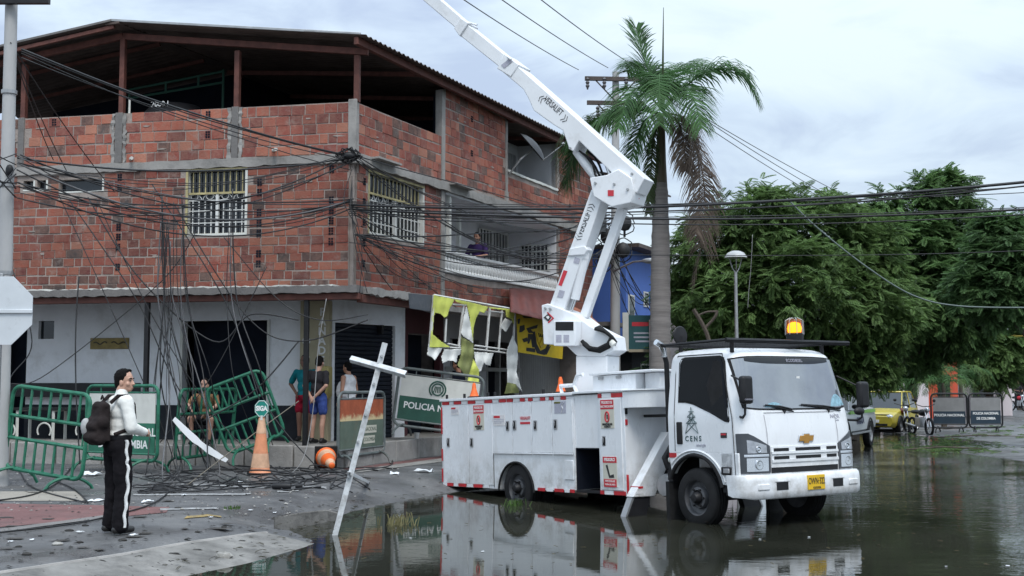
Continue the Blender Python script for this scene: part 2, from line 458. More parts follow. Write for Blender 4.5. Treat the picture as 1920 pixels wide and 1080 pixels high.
def asphalt_mat():
    m = bpy.data.materials.new('wet asphalt'); m.use_nodes = True
    nt = m.node_tree; B = nt.nodes['Principled BSDF']; L = nt.links
    t = nt.nodes.new('ShaderNodeTexCoord')
    def N(sc, det, rg=.6):
        n = nt.nodes.new('ShaderNodeTexNoise'); n.inputs['Scale'].default_value = sc; n.inputs['Detail'].default_value = det; n.inputs['Roughness'].default_value = rg
        L.new(t.outputs['Object'], n.inputs['Vector']); return n.outputs[0]
    def R(x, stops):
        r = nt.nodes.new('ShaderNodeValToRGB'); r.color_ramp.elements[0].position, r.color_ramp.elements[0].color = stops[0][0], (*stops[0][1], 1)
        r.color_ramp.elements[1].position, r.color_ramp.elements[1].color = stops[-1][0], (*stops[-1][1], 1)
        for p_, c_ in stops[1:-1]:
            e_ = r.color_ramp.elements.new(p_); e_.color = (*c_, 1)
        L.new(x, r.inputs[0]); return r.outputs[0]
    base = R(N(.9, 9, .72), [(.3, (.055, .055, .057)), (.5, (.105, .105, .108)), (.68, (.165, .162, .16))])
    grit = R(N(55, 4, .8), [(.35, (.55, .55, .55)), (.62, (1.25, 1.25, 1.25))])
    mx = nt.nodes.new('ShaderNodeMix'); mx.data_type = 'RGBA'; mx.blend_type = 'MULTIPLY'; mx.inputs[0].default_value = .8
    L.new(base, mx.inputs[6]); L.new(grit, mx.inputs[7])
    mud = R(N(2.3, 9, .7), [(.60, (0, 0, 0)), (.80, (.8, .8, .8))])
    mx2 = nt.nodes.new('ShaderNodeMix'); mx2.data_type = 'RGBA'; L.new(mud, mx2.inputs[0]); L.new(mx.outputs[2], mx2.inputs[6]); mx2.inputs[7].default_value = (.030, .029, .029, 1)
    L.new(mx2.outputs[2], B.inputs['Base Color'])
    ro = R(N(.8, 7, .6), [(.36, (.22, .22, .22)), (.52, (.55, .55, .55)), (.66, (.78, .78, .78))])
    L.new(ro, B.inputs['Roughness'])
    b = nt.nodes.new('ShaderNodeBump'); b.inputs['Strength'].default_value = .35; b.inputs['Distance'].default_value = .01
    L.new(N(70, 4, .7), b.inputs['Height']); L.new(b.outputs[0], B.inputs['Normal'])
    return m
ASPH = asphalt_mat()
def axis(lo, hi, st, outer):
    return np.unique(np.concatenate([-np.array(outer), np.arange(lo, hi + st / 2, st), np.array(outer)]).round(4))
gx = np.array(sorted(set([-600, -300, -150, -80, -50, -35, -26, -20, -16] + list(np.arange(-13, 24.01, .2).round(3)) + [26, 29, 33, 38, 45, 60, 80, 150, 300, 600])))
gy = np.array(sorted(set([-60, -25, -10, -2, 3, 6] + list(np.arange(8, 52.01, .2).round(3)) + [54, 57, 61, 66, 75, 90, 110, 150, 220, 350, 600])))
X, Y = np.meshgrid(gx, gy)
Z = gz(X, Y)
def grid_obj(name, X, Y, Z, mat, smooth=True):
    ny, nx = X.shape
    vs = np.stack([X, Y, Z], -1).reshape(-1, 3)
    i = np.arange(ny - 1)[:, None] * nx + np.arange(nx - 1)[None]
    q = np.stack([i, i + 1, i + nx + 1, i + nx], -1).reshape(-1, 4)
    return np_obj(name, vs, q, mat, smooth)
def np_obj(name, vs, q, mat, smooth=False, parent=None):
    me = bpy.data.meshes.new(name)
    n, k = q.shape
    me.vertices.add(len(vs)); me.loops.add(n * k); me.polygons.add(n)
    me.vertices.foreach_set('co', np.ascontiguousarray(vs, dtype=np.float32).ravel())
    me.loops.foreach_set('vertex_index', np.ascontiguousarray(q, dtype=np.int32).ravel())
    me.polygons.foreach_set('loop_start', np.arange(0, n * k, k, dtype=np.int32))
    me.polygons.foreach_set('loop_total', np.full(n, k, dtype=np.int32))
    if smooth:
        me.polygons.foreach_set('use_smooth', np.ones(n, bool))
    me.materials.append(mat); me.update(calc_edges=True); me.validate()
    o = bpy.data.objects.new(name, me); COL.objects.link(o)
    if parent is not None:
        o.parent = parent
    return o
tag(grid_obj('ground', X, Y, Z, ASPH), kind='structure')

def water_mat():
    m = bpy.data.materials.new('flood water'); m.use_nodes = True
    nt = m.node_tree; B = nt.nodes['Principled BSDF']; L = nt.links
    t = nt.nodes.new('ShaderNodeTexCoord')
    n0 = nt.nodes.new('ShaderNodeTexNoise'); n0.inputs['Scale'].default_value = .5; n0.inputs['Detail'].default_value = 6
    L.new(t.outputs['Object'], n0.inputs['Vector'])
    r = nt.nodes.new('ShaderNodeValToRGB'); r.color_ramp.elements[0].color = (.018, .019, .014, 1); r.color_ramp.elements[1].color = (.042, .042, .032, 1)
    r.color_ramp.elements[0].position = .35; r.color_ramp.elements[1].position = .7
    L.new(n0.outputs[0], r.inputs[0]); L.new(r.outputs[0], B.inputs['Base Color'])
    B.inputs['Roughness'].default_value = .015; B.inputs['IOR'].default_value = 1.33; B.inputs['Specular IOR Level'].default_value = .5
    mp = nt.nodes.new('ShaderNodeMapping'); mp.inputs['Scale'].default_value = (1.0, 1.9, 1); mp.inputs['Rotation'].default_value = (0, 0, .25)
    L.new(t.outputs['Object'], mp.inputs[0])
    a = nt.nodes.new('ShaderNodeTexNoise'); a.inputs['Scale'].default_value = 3.0; a.inputs['Detail'].default_value = 4; a.inputs['Roughness'].default_value = .55
    L.new(mp.outputs[0], a.inputs['Vector'])
    # ripples come in patches, calmer in the lee of the truck
    sx = nt.nodes.new('ShaderNodeSeparateXYZ'); L.new(t.outputs['Object'], sx.inputs[0])
    mr = nt.nodes.new('ShaderNodeMapRange'); mr.inputs[1].default_value = 2.0; mr.inputs[2].default_value = 7.5; mr.inputs[3].default_value = .12; mr.inputs[4].default_value = 1.0
    mr.interpolation_type = 'SMOOTHSTEP'; L.new(sx.outputs[0], mr.inputs[0])
    n2 = nt.nodes.new('ShaderNodeTexNoise'); n2.inputs['Scale'].default_value = .35; n2.inputs['Detail'].default_value = 3
    L.new(t.outputs['Object'], n2.inputs['Vector'])
    m2 = nt.nodes.new('ShaderNodeMapRange'); m2.inputs[1].default_value = .4; m2.inputs[2].default_value = .62; m2.inputs[3].default_value = .25; m2.inputs[4].default_value = 1
    L.new(n2.outputs[0], m2.inputs[0])
    mm = nt.nodes.new('ShaderNodeMath'); mm.operation = 'MULTIPLY'; L.new(mr.outputs[0], mm.inputs[0]); L.new(m2.outputs[0], mm.inputs[1])
    mk = nt.nodes.new('ShaderNodeMath'); mk.operation = 'MULTIPLY'; L.new(mm.outputs[0], mk.inputs[0]); mk.inputs[1].default_value = .34
    b = nt.nodes.new('ShaderNodeBump'); b.inputs['Distance'].default_value = .05
    L.new(mk.outputs[0], b.inputs['Strength']); L.new(a.outputs[0], b.inputs['Height']); L.new(b.outputs[0], B.inputs['Normal'])
    return m
WATER = water_mat()
w_ = MB(); w_.add([(-5.2, -22, WATER_Z), (62, -22, WATER_Z), (62, 75, WATER_Z), (-5.2, 75, WATER_Z)], [(0, 1, 2, 3)])
tag(w_.build('water', WATER), kind='structure')

# building frame: corner C0, face A to the left, face B to the right
C0 = Vector((-3.119, 24.0, 0))
dA = Vector((-0.97667, 0.21475, 0)); nA = Vector((-0.21475, -0.97667, 0))
dB = Vector((0.40207, 0.91561, 0)); nB = Vector((0.91561, -0.40207, 0))
def FA(s, z, o=0.0): return dA * s + nA * o + Vector((0, 0, z))
def FB(s, z, o=0.0): return dB * s + nB * o + Vector((0, 0, z))
def wAB(F, s, z, o=0.0): return C0 + F(s, z, o)

# raised pavement round the corner building
pav = [wAB(FA, 16, 0, .77), wAB(FA, 0.0, 0, .77) + dB * .25, C0 + FB(4.8, 0, -.2), C0 + FB(16, 0, .1), C0 + FB(45, 0, .1), C0 + FB(45, 0, -9), C0 + FA(16, 0, -14)]
b_ = MB(); n_ = len(pav)
b_.add([(p.x, p.y, -.35) for p in pav] + [(p.x, p.y, .4) for p in pav], [tuple(range(n_, 2 * n_))] + [(i, i + n_, (i + 1) % n_ + n_, (i + 1) % n_)[::-1] for i in range(n_)])
tag(b_.build('pavement', SIDEWALK, bevel=.03), kind='structure')
# kerb stones along the front edge, each its own piece
kerb = thing('pavement_kerb', None, None); kerb['kind'] = 'structure'
def run(pts, L, fn):
    for a, b in zip(pts[:-1], pts[1:]):
        a, b = Vector(a), Vector(b); n = max(1, round((b - a).length / L))
        for i in range(n):
            fn(a.lerp(b, i / n), a.lerp(b, (i + 1) / n))
def kstone(a, b):
    d = (b - a).normalized(); n = Vector((d.y, -d.x, 0))
    if n.y > 0.5: n = -n
    j = random.uniform(-.012, .012)
    q = [p + n * o + Vector((0, 0, z)) for z in (-.3, .405 + j) for o in (.0, .075 + j) for p in (a + d * .012, b - d * .012)]
    m_ = MB(); m_.hexa(q); m_.build('kerb_stone', CONC, kerb, bevel=.02)
run([pav[0], pav[1]], 1.0, kstone); run([pav[1], pav[2]], 1.0, kstone)

# flat sheets on the road: red paved strip, pale strip, concrete apron, paint
def sheet(name, poly, mat, lift=.006, n=24, kind='structure', parent=None):
    (a, b, c, d) = [Vector((p[0], p[1], 0)) for p in poly]     # a-b near edge, d-c far edge
    vs = []; k = max(4, n // 3)
    for j in range(k + 1):
        for i in range(n + 1):
            q = a.lerp(b, i / n).lerp(d.lerp(c, i / n), j / k)
            vs.append((q.x, q.y))
    vs = np.array(vs); z = gz(vs[:, 0], vs[:, 1]) + lift
    i = np.arange(k)[:, None] * (n + 1) + np.arange(n)[None]
    q = np.stack([i, i + 1, i + n + 2, i + n + 1], -1).reshape(-1, 4)
    o = np_obj(name, np.column_stack([vs, z]), q, mat, True, parent)
    if kind: o['kind'] = kind
    return o
REDP = M('worn red paving', (.155, .072, .068), .7, var=.22, vs=2, bump=.3, bs=40, dirt=.5, dcol=(.075, .06, .06), ds=1.6, rvar=.2)
APRON = M('rough grey concrete', (.165, .158, .148), .85, var=.45, vs=2.2, bump=.8, bs=14, dirt=.6, dcol=(.06, .057, .054), ds=3.2, rvar=.15)
TANC = M('tan concrete', (.27, .245, .21), .85, var=.25, vs=2, bump=.4, bs=20, dirt=.5, dcol=(.13, .12, .1))
PAINT = M('worn white road paint', (.33, .33, .33), .7, var=.4, vs=8, dirt=1.0, dcol=(.085, .085, .085), ds=9)
PAINTY = M('worn yellow road paint', (.30, .21, .07), .7, var=.3, vs=8, dirt=1.0, dcol=(.09, .09, .08), ds=6)
def gp(u, v, z=0.0):
    q = G(u, v, z); return (q.x, q.y)
sheet('red_paving', [(-9.0, 10.2), gp(312, 962), gp(318, 951), gp(-160, 941)], REDP)
sheet('tan_pavement_strip', [gp(-160, 940), gp(165, 940), gp(140, 922), gp(-160, 922)], TANC, .007)
sheet('pavement_edge_strip', [gp(-10, 1001), gp(200, 972), gp(200, 967), gp(-10, 995)], CONC_D, .012)
ap = sheet('concrete_apron', [(-3.3, 9.2), gp(592, 1019, -.2), gp(500, 984), (-5.0, 9.2)], APRON, .016, 40)
ledge = MB(); pts = [Vector((-5.0, 9.2, 0)).lerp(Vector((*gp(500, 984), 0)), t / 14) for t in range(15)]
for a, b in zip(pts[:-1], pts[1:]):
    for p in (a, b): p.z = gz1(p.x, p.y)
    ledge.tube([a + Vector((0, 0, .004)), b + Vector((0, 0, .004))], .028, 6)
tag(ledge.build('apron_lip', CONC, smooth=True), kind='structure')
# broken kerb stub at the water's edge
kb = MB()
kp = [G(512, 984, -.1), G(560, 974, -.1), G(610, 965, -.1), G(640, 966, -.16), G(628, 976, -.2), G(560, 990, -.2)]
kb.add([(p.x, p.y, -.34) for p in kp] + [(p.x, p.y, z) for p, z in zip(kp, (.0, .0, -.02, -.13, -.17, -.14))], [tuple(range(6, 12))] + [(i, (i + 1) % 6, (i + 1) % 6 + 6, i + 6) for i in range(6)])
tag(kb.build('kerb_stub', APRON, bevel=.03), kind='structure')
for uv in ([(250, 930), (470, 929), (470, 926), (250, 927)], [(340, 910), (500, 916), (500, 913), (340, 907)], [(520, 925), (560, 922), (560, 919), (520, 922)],
           [(560, 914), (612, 917), (612, 914), (560, 911)], [(300, 958), (410, 955), (410, 952), (300, 954)]):
    sheet('road_marking', [gp(*p) for p in uv], PAINT, .009, 20)
sheet('road_marking', [gp(345, 974), gp(415, 967), gp(415, 963), gp(350, 969)], PAINTY, .009, 20)
sheet('red_pavement_band', [(-3.15, 23.0), (-1.4, 27.4), (-1.1, 27.2), (-2.7, 22.6)], REDP, .008)
sheet('kerbside_concrete', [(-2.7, 22.2), (-.75, 26.6), (-1.1, 27.1), (-3.0, 22.5)], SIDEWALK, .010)

def chips(name, mat, n, u0, u1, v0, v1, lo, hi, seed, flat=.3):
    r_ = np.random.default_rng(seed); vs = []; fs = []
    for i in range(n):
        q = G(r_.uniform(u0, u1), v0 + (v1 - v0) * r_.random() ** .8, 0.0); z = gz1(q.x, q.y)
        if z < WATER_Z + .02: continue
        w = r_.uniform(lo, hi) * (1.6 if r_.random() < .03 else 1); b = len(vs); a = r_.uniform(0, 6.28)
        for k in range(4):
            t = a + k * pi / 2 + r_.uniform(-.4, .4); rr_ = w * r_.uniform(.5, 1.1); vs.append((q.x + rr_ * cos(t), q.y + rr_ * .8 * sin(t), z + .012))
        vs.append((q.x, q.y, z + .012 + w * flat)); fs += [(b, b + 1, b + 4), (b + 1, b + 2, b + 4), (b + 2, b + 3, b + 4), (b + 3, b, b + 4)]
    return tag(MB().add(vs, fs).build(name, mat), kind='stuff')
chips('road_grit', M('dark road grit', (.028, .027, .026), .9, var=.5, vs=9), 800, -30, 830, 872, 1075, .008, .035, 31)
chips('rubble', M('pale rubble', (.23, .22, .205), .9, var=.4, vs=9), 420, -20, 760, 866, 960, .008, .035, 32, .5)
chips('mud', M('mud film', (.045, .041, .037), .55, var=.4, vs=5), 40, -20, 640, 880, 1070, .05, .16, 33, .04)
# ------------------------------------------------------------------ corner building of hollow clay brick
bld = thing('brick_building', 'unplastered red brick corner building with open roofed terrace and damaged shop fronts', 'building', C0)
def fbox(mb, F, s0, s1, z0, z1, o0, o1, mi=0):
    return mb.hexa([F(s, z, o) for z in (z0, z1) for o in (o0, o1) for s in (s0, s1)], mi)
def wall(name, F, s0, s1, z0, z1, holes, mat, o0=-.17, o1=0.0, parent=None):
    ss = sorted({s0, s1, *[h[0] for h in holes], *[h[1] for h in holes]}); zs = sorted({z0, z1, *[h[2] for h in holes], *[h[3] for h in holes]})
    ss = [s for s in ss if s0 <= s <= s1]; zs = [z for z in zs if z0 <= z <= z1]
    mb = MB()
    for a, b in zip(ss[:-1], ss[1:]):
        for c, d in zip(zs[:-1], zs[1:]):
            m_, k_ = (a + b) / 2, (c + d) / 2
            if any(h[0] < m_ < h[1] and h[2] < k_ < h[3] for h in holes): continue
            fbox(mb, F, a, b, c, d, o0, o1)
    return mb.build(name, mat, parent or bld)
WINA = (2.26, 3.61, 4.57, 5.94); WINB = (.53, 2.95, 4.6, 5.9)
VENTS = [(5.46, 6.5, 5.55, 5.83), (6.76, 7.02, 5.62, 5.84), (7.06, 7.34, 5.62, 5.84)]
hA = [WINA] + VENTS
wallA = wall('front_wall', FA, .1, 10.6, 3.45, 5.95, hA, MORTAR)
wallA2 = wall('terrace_parapet', FA, .1, 10.6, 6.12, 7.17, [], MORTAR)
wallB = wall('side_wall', FB, .1, 3.76, 3.45, 5.95, [WINB], MORTAR)
wallB2 = wall('side_parapet', FB, .1, 3.76, 6.12, 7.17, [], MORTAR)
wallB3 = wall('upper_side_wall', FB, 3.93, 13.75, 6.0, 8.3, [(7.42, 10.9, 6.98, 8.3)], MORTAR)
wallB4 = wall('balcony_wall', FB, 3.93, 13.75, 3.3, 6.0, [(3.93, 10.95, 4.1, 6.0)], MORTAR)
# each brick: the 300 that show largest are pieces of their own, the rest joined per wall
BR = []
def lay(F, wallo, s0, s1, z0, rows, holes, h=.2, L=.285, skip=None):
    for r in range(rows):
        s = s0 - (L / 2 if r % 2 else 0) + random.uniform(-.03, .03)
        zb = z0 + r * h
        while s < s1:
            l = L * random.choice((1, 1, 1, 1, 1.02, .97, 1.45, .66))
            a, b = max(s, s0), min(s + l, s1); s += l
            if b - a < .07: continue
            ok = True; m_ = (a + b) / 2
            for (h0, h1, y0, y1) in holes:
                if zb + h > y0 + .01 and zb < y1 - .01:
                    if h0 < m_ < h1: ok = False
                    elif a < h0 < b: b = h0
                    elif a < h1 < b: a = h1
            if not ok or b - a < .07: continue
            BR.append((F, wallo, a + random.uniform(.005, .016), b - random.uniform(.005, .016), zb + random.uniform(.007, .014), zb + h - random.uniform(.007, .014)))
lay(FA, wallA, .1, 10.6, 3.46, 14, hA, .1775, .262)
PIL_A = [(2.47, 2.64, 6, 9), (5.05, 5.24, 6, 9), (7.34, 7.5, 6, 9)]
lay(FA, wallA2, .1, 10.6, 6.125, 5, PIL_A, .2085)
lay(FB, wallB, .1, 3.76, 3.46, 14, [WINB], .1775, .262)
lay(FB, wallB2, .1, 3.76, 6.125, 5, [], .2085)
lay(FB, wallB3, 3.93, 13.75, 6.22, 10, [(7.34, 10.95, 6.98, 8.4), (7.32, 7.46, 6, 9)], .207)
lay(FB, wallB4, 3.93, 13.75, 3.32, 13, [(3.93, 10.98, 4.1, 6.0)], .205)
bmeshes = {}
def bm_variant(k, mt=None):
    kk = k; k = (k, mt is BRICK_D)
    if k not in bmeshes:
        r_ = random.Random(kk); m_ = MB()
        c = .008
        j = lambda: r_.uniform(-.016, .016)
        ring0 = [(-.5, -.03, -.5), (.5, -.03, -.5), (.5, -.03, .5), (-.5, -.03, .5)]
        rg = [(x + (0 if y < 0 else j() * 2), y, z + j()) for x, y, z in ring0]
        f0 = [(x * .965 + j(), 1.0, z * .94 + j()) for x, _, z in ring0]
        mid = [(x + j() * .5, .62, z + j() * .5) for x, _, z in ring0]
        m_.add(rg + mid + f0, [(i, (i + 1) % 4, 4 + (i + 1) % 4, 4 + i) for i in range(4)] + [(4 + i, 4 + (i + 1) % 4, 8 + (i + 1) % 4, 8 + i) for i in range(4)] + [(8, 9, 10, 11)])
        bmeshes[k] = m_.mesh('brick', mt or BRICK)
    return bmeshes[k]
def scr(F, a, b, z0, z1):
    def pr(p):
        q = C0 + p - EYE; yc = q.y * CP + q.z * SP; return (FPX * q.x / yc, FPX * (q.z * CP - q.y * SP) / yc)
    p = [pr(F(a, z0)), pr(F(b, z0)), pr(F(b, z1)), pr(F(a, z1))]
    ar = abs(sum(p[i][0] * p[(i + 1) % 4][1] - p[(i + 1) % 4][0] * p[i][1] for i in range(4))) / 2
    return ar, p[0][0] > -975 and p[1][0] > -960
order = sorted(range(len(BR)), key=lambda i: (lambda t: -t[0] if t[1] else 1)(scr(BR[i][0], *BR[i][2:])))
single = set(order[:295])
rest = {}
for i, (F, w_o, a, b, z0, z1) in enumerate(BR):
    d, n = (dA, nA) if F is FA else (-dB, nB)
    depth = random.choice((.005, .007, .009, .012, .016)); k = random.randrange(14)
    c = F((a + b) / 2, (z0 + z1) / 2 + .012 * sin(a * 1.1 + z0 * 5) + .006 * sin(a * 4.3 + z0 * 9))
    Mx = Matrix(((d.x, n.x, 0, c.x), (d.y, n.y, 0, c.y), (0, 0, 1, c.z), (0, 0, 0, 1))) @ Matrix.Rotation(random.gauss(0, .008), 4, 'Y') @ Matrix.Diagonal((b - a, depth, z1 - z0, 1))
    if i in single:
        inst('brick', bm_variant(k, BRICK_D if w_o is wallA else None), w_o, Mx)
    else:
        me = bm_variant(k)
        mb = rest.setdefault(w_o.name, (w_o, MB()))[1]
        if not hasattr(me, '_c'): pass
        mb.add([Mx @ v.co for v in me.vertices], [tuple(p.vertices) for p in me.polygons])
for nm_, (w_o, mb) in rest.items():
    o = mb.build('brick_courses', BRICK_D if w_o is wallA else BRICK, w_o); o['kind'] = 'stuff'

# hollow brick ends: raised near-black blocks stand in for their shaded cells
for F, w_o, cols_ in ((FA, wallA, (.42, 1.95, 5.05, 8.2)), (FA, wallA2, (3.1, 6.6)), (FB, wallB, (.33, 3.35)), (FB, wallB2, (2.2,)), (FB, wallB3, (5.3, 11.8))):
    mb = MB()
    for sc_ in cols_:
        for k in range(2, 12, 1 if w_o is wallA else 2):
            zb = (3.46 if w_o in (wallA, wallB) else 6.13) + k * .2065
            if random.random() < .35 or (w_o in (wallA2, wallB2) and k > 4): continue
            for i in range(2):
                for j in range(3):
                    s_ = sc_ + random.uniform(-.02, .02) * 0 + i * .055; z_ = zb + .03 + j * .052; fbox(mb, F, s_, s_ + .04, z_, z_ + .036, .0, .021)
    o = mb.build('brick_cell_shade', DEEP, w_o); o['kind'] = 'stuff'
# raised mortar smears across the courses
r2_ = random.Random(77)
for F, w_o, S0, S1, Z0, Z1, n_ in ((FA, wallA, .2, 8.5, 3.5, 5.9, 34), (FA, wallA2, .2, 8.5, 6.15, 7.1, 18), (FB, wallB, .2, 3.7, 3.5, 5.9, 14), (FB, wallB2, .2, 1.4, 6.5, 7.15, 10), (FB, wallB3, 4, 7.3, 6.2, 8.0, 14)):
    mb = MB()
    for _ in range(n_ // 2):
        cs, cz_ = r2_.uniform(S0, S1), r2_.uniform(Z0, Z1)
        if F is FA and w_o is wallA and (2.0 < cs < 3.8 and cz_ > 4.4 or cs > 5.3 and cz_ > 5.4): continue
        if F is FB and w_o is wallB and .4 < cs < 3.1 and cz_ > 4.5: continue
        a_, b_2 = r2_.uniform(.05, .16), r2_.uniform(.012, .03); n = 9
        pl_ = [(cs + a_ * cos(2 * pi * k / n) * r2_.uniform(.5, 1.2), cz_ + b_2 * sin(2 * pi * k / n) * r2_.uniform(.5, 1.3)) for k in range(n)]
        mb.prism(pl_, .0, r2_.uniform(.013, .018), lambda p, q, a: F(p, q, a))
    o = mb.build('mortar_smears', MORTAR, w_o); o['kind'] = 'stuff'
# concrete frame
def part(name, mat, parent=None, bevel=0, **k):
    return lambda mb: mb.build(name, mat, parent or bld, bevel=bevel, **k)
def rough_strip(F, s0, s1, z0, z1, o0, o1, n=30, amp=.02):      # ragged poured edge
    mb = MB(); top = []; bot = []
    for i in range(n + 1):
        s = s0 + (s1 - s0) * i / n
        top.append((s, z1 + random.uniform(-amp, amp))); bot.append((s, z0 + random.uniform(-amp, amp)))
    vs = []
    for (s, zt), (_, zb) in zip(top, bot):
        oo = o1 + random.uniform(-amp, amp) * .5
        vs += [F(s, zb, o0), F(s, zb, oo), F(s, zt, oo), F(s, zt, o0)]
    fs = []
    for i in range(n):
        for k in range(4):
            fs.append((i * 4 + k, i * 4 + (k + 1) % 4, (i + 1) * 4 + (k + 1) % 4, (i + 1) * 4 + k))
    fs += [(0, 1, 2, 3), (4 * n + 3, 4 * n + 2, 4 * n + 1, 4 * n)]
    return mb.add(vs, fs)
rough_strip(FA, -.06, 10.6, 5.95, 6.125, -.6, .045, 60, .018).build('floor_slab', CONC, bld)
rough_strip(FB, -.06, 13.8, 5.94, 6.13, -.6, .10, 70, .016).build('floor_slab', CONC, bld)
mb = MB(); fl = [FA(-.03, 0), FA(10.5, 0), FA(10.5, 0) + dB * 13.6, FB(13.6, 0)]
for zz in (5.97, 3.36):
    mb.add([p + Vector((0, 0, zz - (.0 if zz > 4 else .02))) for p in fl] + [p + Vector((0, 0, zz + .1)) for p in fl], [(3, 2, 1, 0), (4, 5, 6, 7)] + [(i, (i + 1) % 4, (i + 1) % 4 + 4, i + 4) for i in range(4)])
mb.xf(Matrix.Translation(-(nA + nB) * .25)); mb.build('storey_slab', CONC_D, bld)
mb = MB(); mb.hexa([FA(s, z, 0) + nA * a + nB * b for z in (3.4, 7.2) for a, s in ((-.2, .09), (.05, .09)) for b in ((-.3 if a < 0 else -.0), .06)])
mb = MB(); pc = [FA(.13, 0, .03), C0 * 0 + nA * .035 + nB * .05, FB(.13, 0, .03), FB(.13, 0, -.2) , FA(.13, 0, -.2)]
mb.add([p + Vector((0, 0, 6.13)) for p in pc] + [p + Vector((0, 0, 7.22)) for p in pc], [(4, 3, 2, 1, 0), (5, 6, 7, 8, 9)] + [(i, (i + 1) % 5, (i + 1) % 5 + 5, i + 5) for i in range(5)])
mb.build('corner_pillar', CONC, bld, bevel=.015)
mb = MB(); mb.add([p + Vector((0, 0, 3.45)) for p in pc] + [p + Vector((0, 0, 5.945)) for p in pc], [(4, 3, 2, 1, 0), (5, 6, 7, 8, 9)] + [(i, (i + 1) % 5, (i + 1) % 5 + 5, i + 5) for i in range(5)])
mb.xf(Matrix.Translation(-(nA + nB) * .06)); mb.build('corner_pillar', MORTAR, bld, bevel=.01)
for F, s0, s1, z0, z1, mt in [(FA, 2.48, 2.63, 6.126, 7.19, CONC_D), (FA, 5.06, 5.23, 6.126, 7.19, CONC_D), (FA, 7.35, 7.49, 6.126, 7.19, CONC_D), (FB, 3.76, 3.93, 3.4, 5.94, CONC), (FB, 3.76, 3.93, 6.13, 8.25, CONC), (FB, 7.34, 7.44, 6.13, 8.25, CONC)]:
    fbox(MB(), F, s0, s1, z0, z1, -.15, .03).build('pillar', mt, bld, bevel=.012)
for s in (2.43, 2.67, 5.01, 5.27):     # mortar squeezed out beside the pillars
    rough_strip(lambda a, z, o: FA(z, a, o), 6.13, 7.17, s - .035, s + .035, -.02, .026, 16, .025).build('mortar_smear', CONC, bld)
fbox(MB(), FB, 3.9, 11.0, 7.0 - .02, 7.03, -.1, .05)
rough_strip(FB, 7.44, 10.9, 6.94, 7.0, -.16, .04, 24, .012).build('parapet_coping', PANELW, bld)
# terrace posts, beams and roof
for s, zt in ((-.02, 8.12), (2.55, 8.36), (5.13, 8.78), (7.42, 8.35), (10.3, 8.0)):
    fbox(MB(), FA, s - .055, s + .055, 7.17, zt, -.12, -.01).build('roof_post', RUST, bld, bevel=.008)
def beam(p, q, w, h, mat=RUST, name='roof_beam'):
    p, q = Vector(p), Vector(q); d = (q - p).normalized(); sd_ = d.cross(Vector((0, 0, 1))).normalized(); up = sd_.cross(d)
    mb = MB(); mb.hexa([e_ + sd_ * a + up * b for b in (-h / 2, h / 2) for a in (-w / 2, w / 2) for e_ in (p, q)])
    return mb.build(name, mat, bld, bevel=.006)
beam(FA(5.13, 8.82, -.06), FA(-.25, 8.17, -.06), .09, .13); beam(FA(5.13, 8.82, -.05), FA(10.6, 8.02, -.05), .09, .13)
beam(FB(-.35, 8.29, .22), FB(14.0, 8.29, .22), .1, .15)
for s in (2.4, 5.0, 7.6, 10.2, 12.8):
    beam(FB(s, 8.26, .2), FB(s, 8.26, .2) - nB * 5.1 + Vector((0, 0, .56)), .07, .1)
def roof_side(p0, p1, q0, q1, pitch=.19, amp=.022, name='roof_sheet'):      # ridge p0->p1, eave q0->q1
    L = (q1 - q0).length; n = int(L / pitch) * 6; vs = []
    for i in range(n + 1):
        t = i / n; w = amp * cos(2 * pi * i / 6)
        a, b = p0.lerp(p1, t), q0.lerp(q1, t)
        for k in range(3):
            c = a.lerp(b, k / 2); vs.append((c.x, c.y, c.z + w))
    nn = len(vs); vs += [(x, y, z - .006) for x, y, z in vs]; fs = []
    for i in range(n):
        for k in range(2):
            j = i * 3 + k
            fs.append((j, j + 1, j + 4, j + 3)); fs.append((nn + j + 3, nn + j + 4, nn + j + 1, nn + j))
        j = i * 3; fs.append((j, j + 3, nn + j + 3, nn + j)); fs.append((j + 2, nn + j + 2, nn + j + 5, j + 5))
    for k in range(2):
        fs.append((k, nn + k, nn + k + 1, k + 1)); j = n * 3 + k; fs.append((j, j + 1, nn + j + 1, nn + j))
    m_ = MB(); m_.add(vs, fs); return m_.build(name, ROOF, bld, smooth=True, sharp=60)
R0 = FA(5.13, 9.0, .42)
roof_side(R0, R0 + dB * 14.6, FA(-.28, 8.36, .42) + nB * .1, FA(-.28, 8.36, .42) + nB * .1 + dB * 14.9)
roof_side(R0 + dB * 4.7, R0, FA(10.9, 8.12, .42) + dB * 4.7, FA(10.9, 8.12, .42))
for t_ in (.08, 1.5, 3.0, 4.5):
    beam(R0 + dB * t_ + Vector((0, 0, -.09)), FA(10.8, 8.03, .42) + dB * t_, .06, .08, RUST, 'roof_purlin')
beam(R0 + Vector((0, 0, -.035)), R0 + dB * 14.6 + Vector((0, 0, -.035)), .35, .05, ROOF, 'ridge_cap'); beam(R0 + Vector((0, 0, .03)), FA(-.26, 8.41, .42), .03, .05, TIN, 'verge_trim'); beam(R0 + Vector((0, 0, .03)), FA(10.9, 8.16, .42), .03, .05, CONC_D, 'verge_trim')
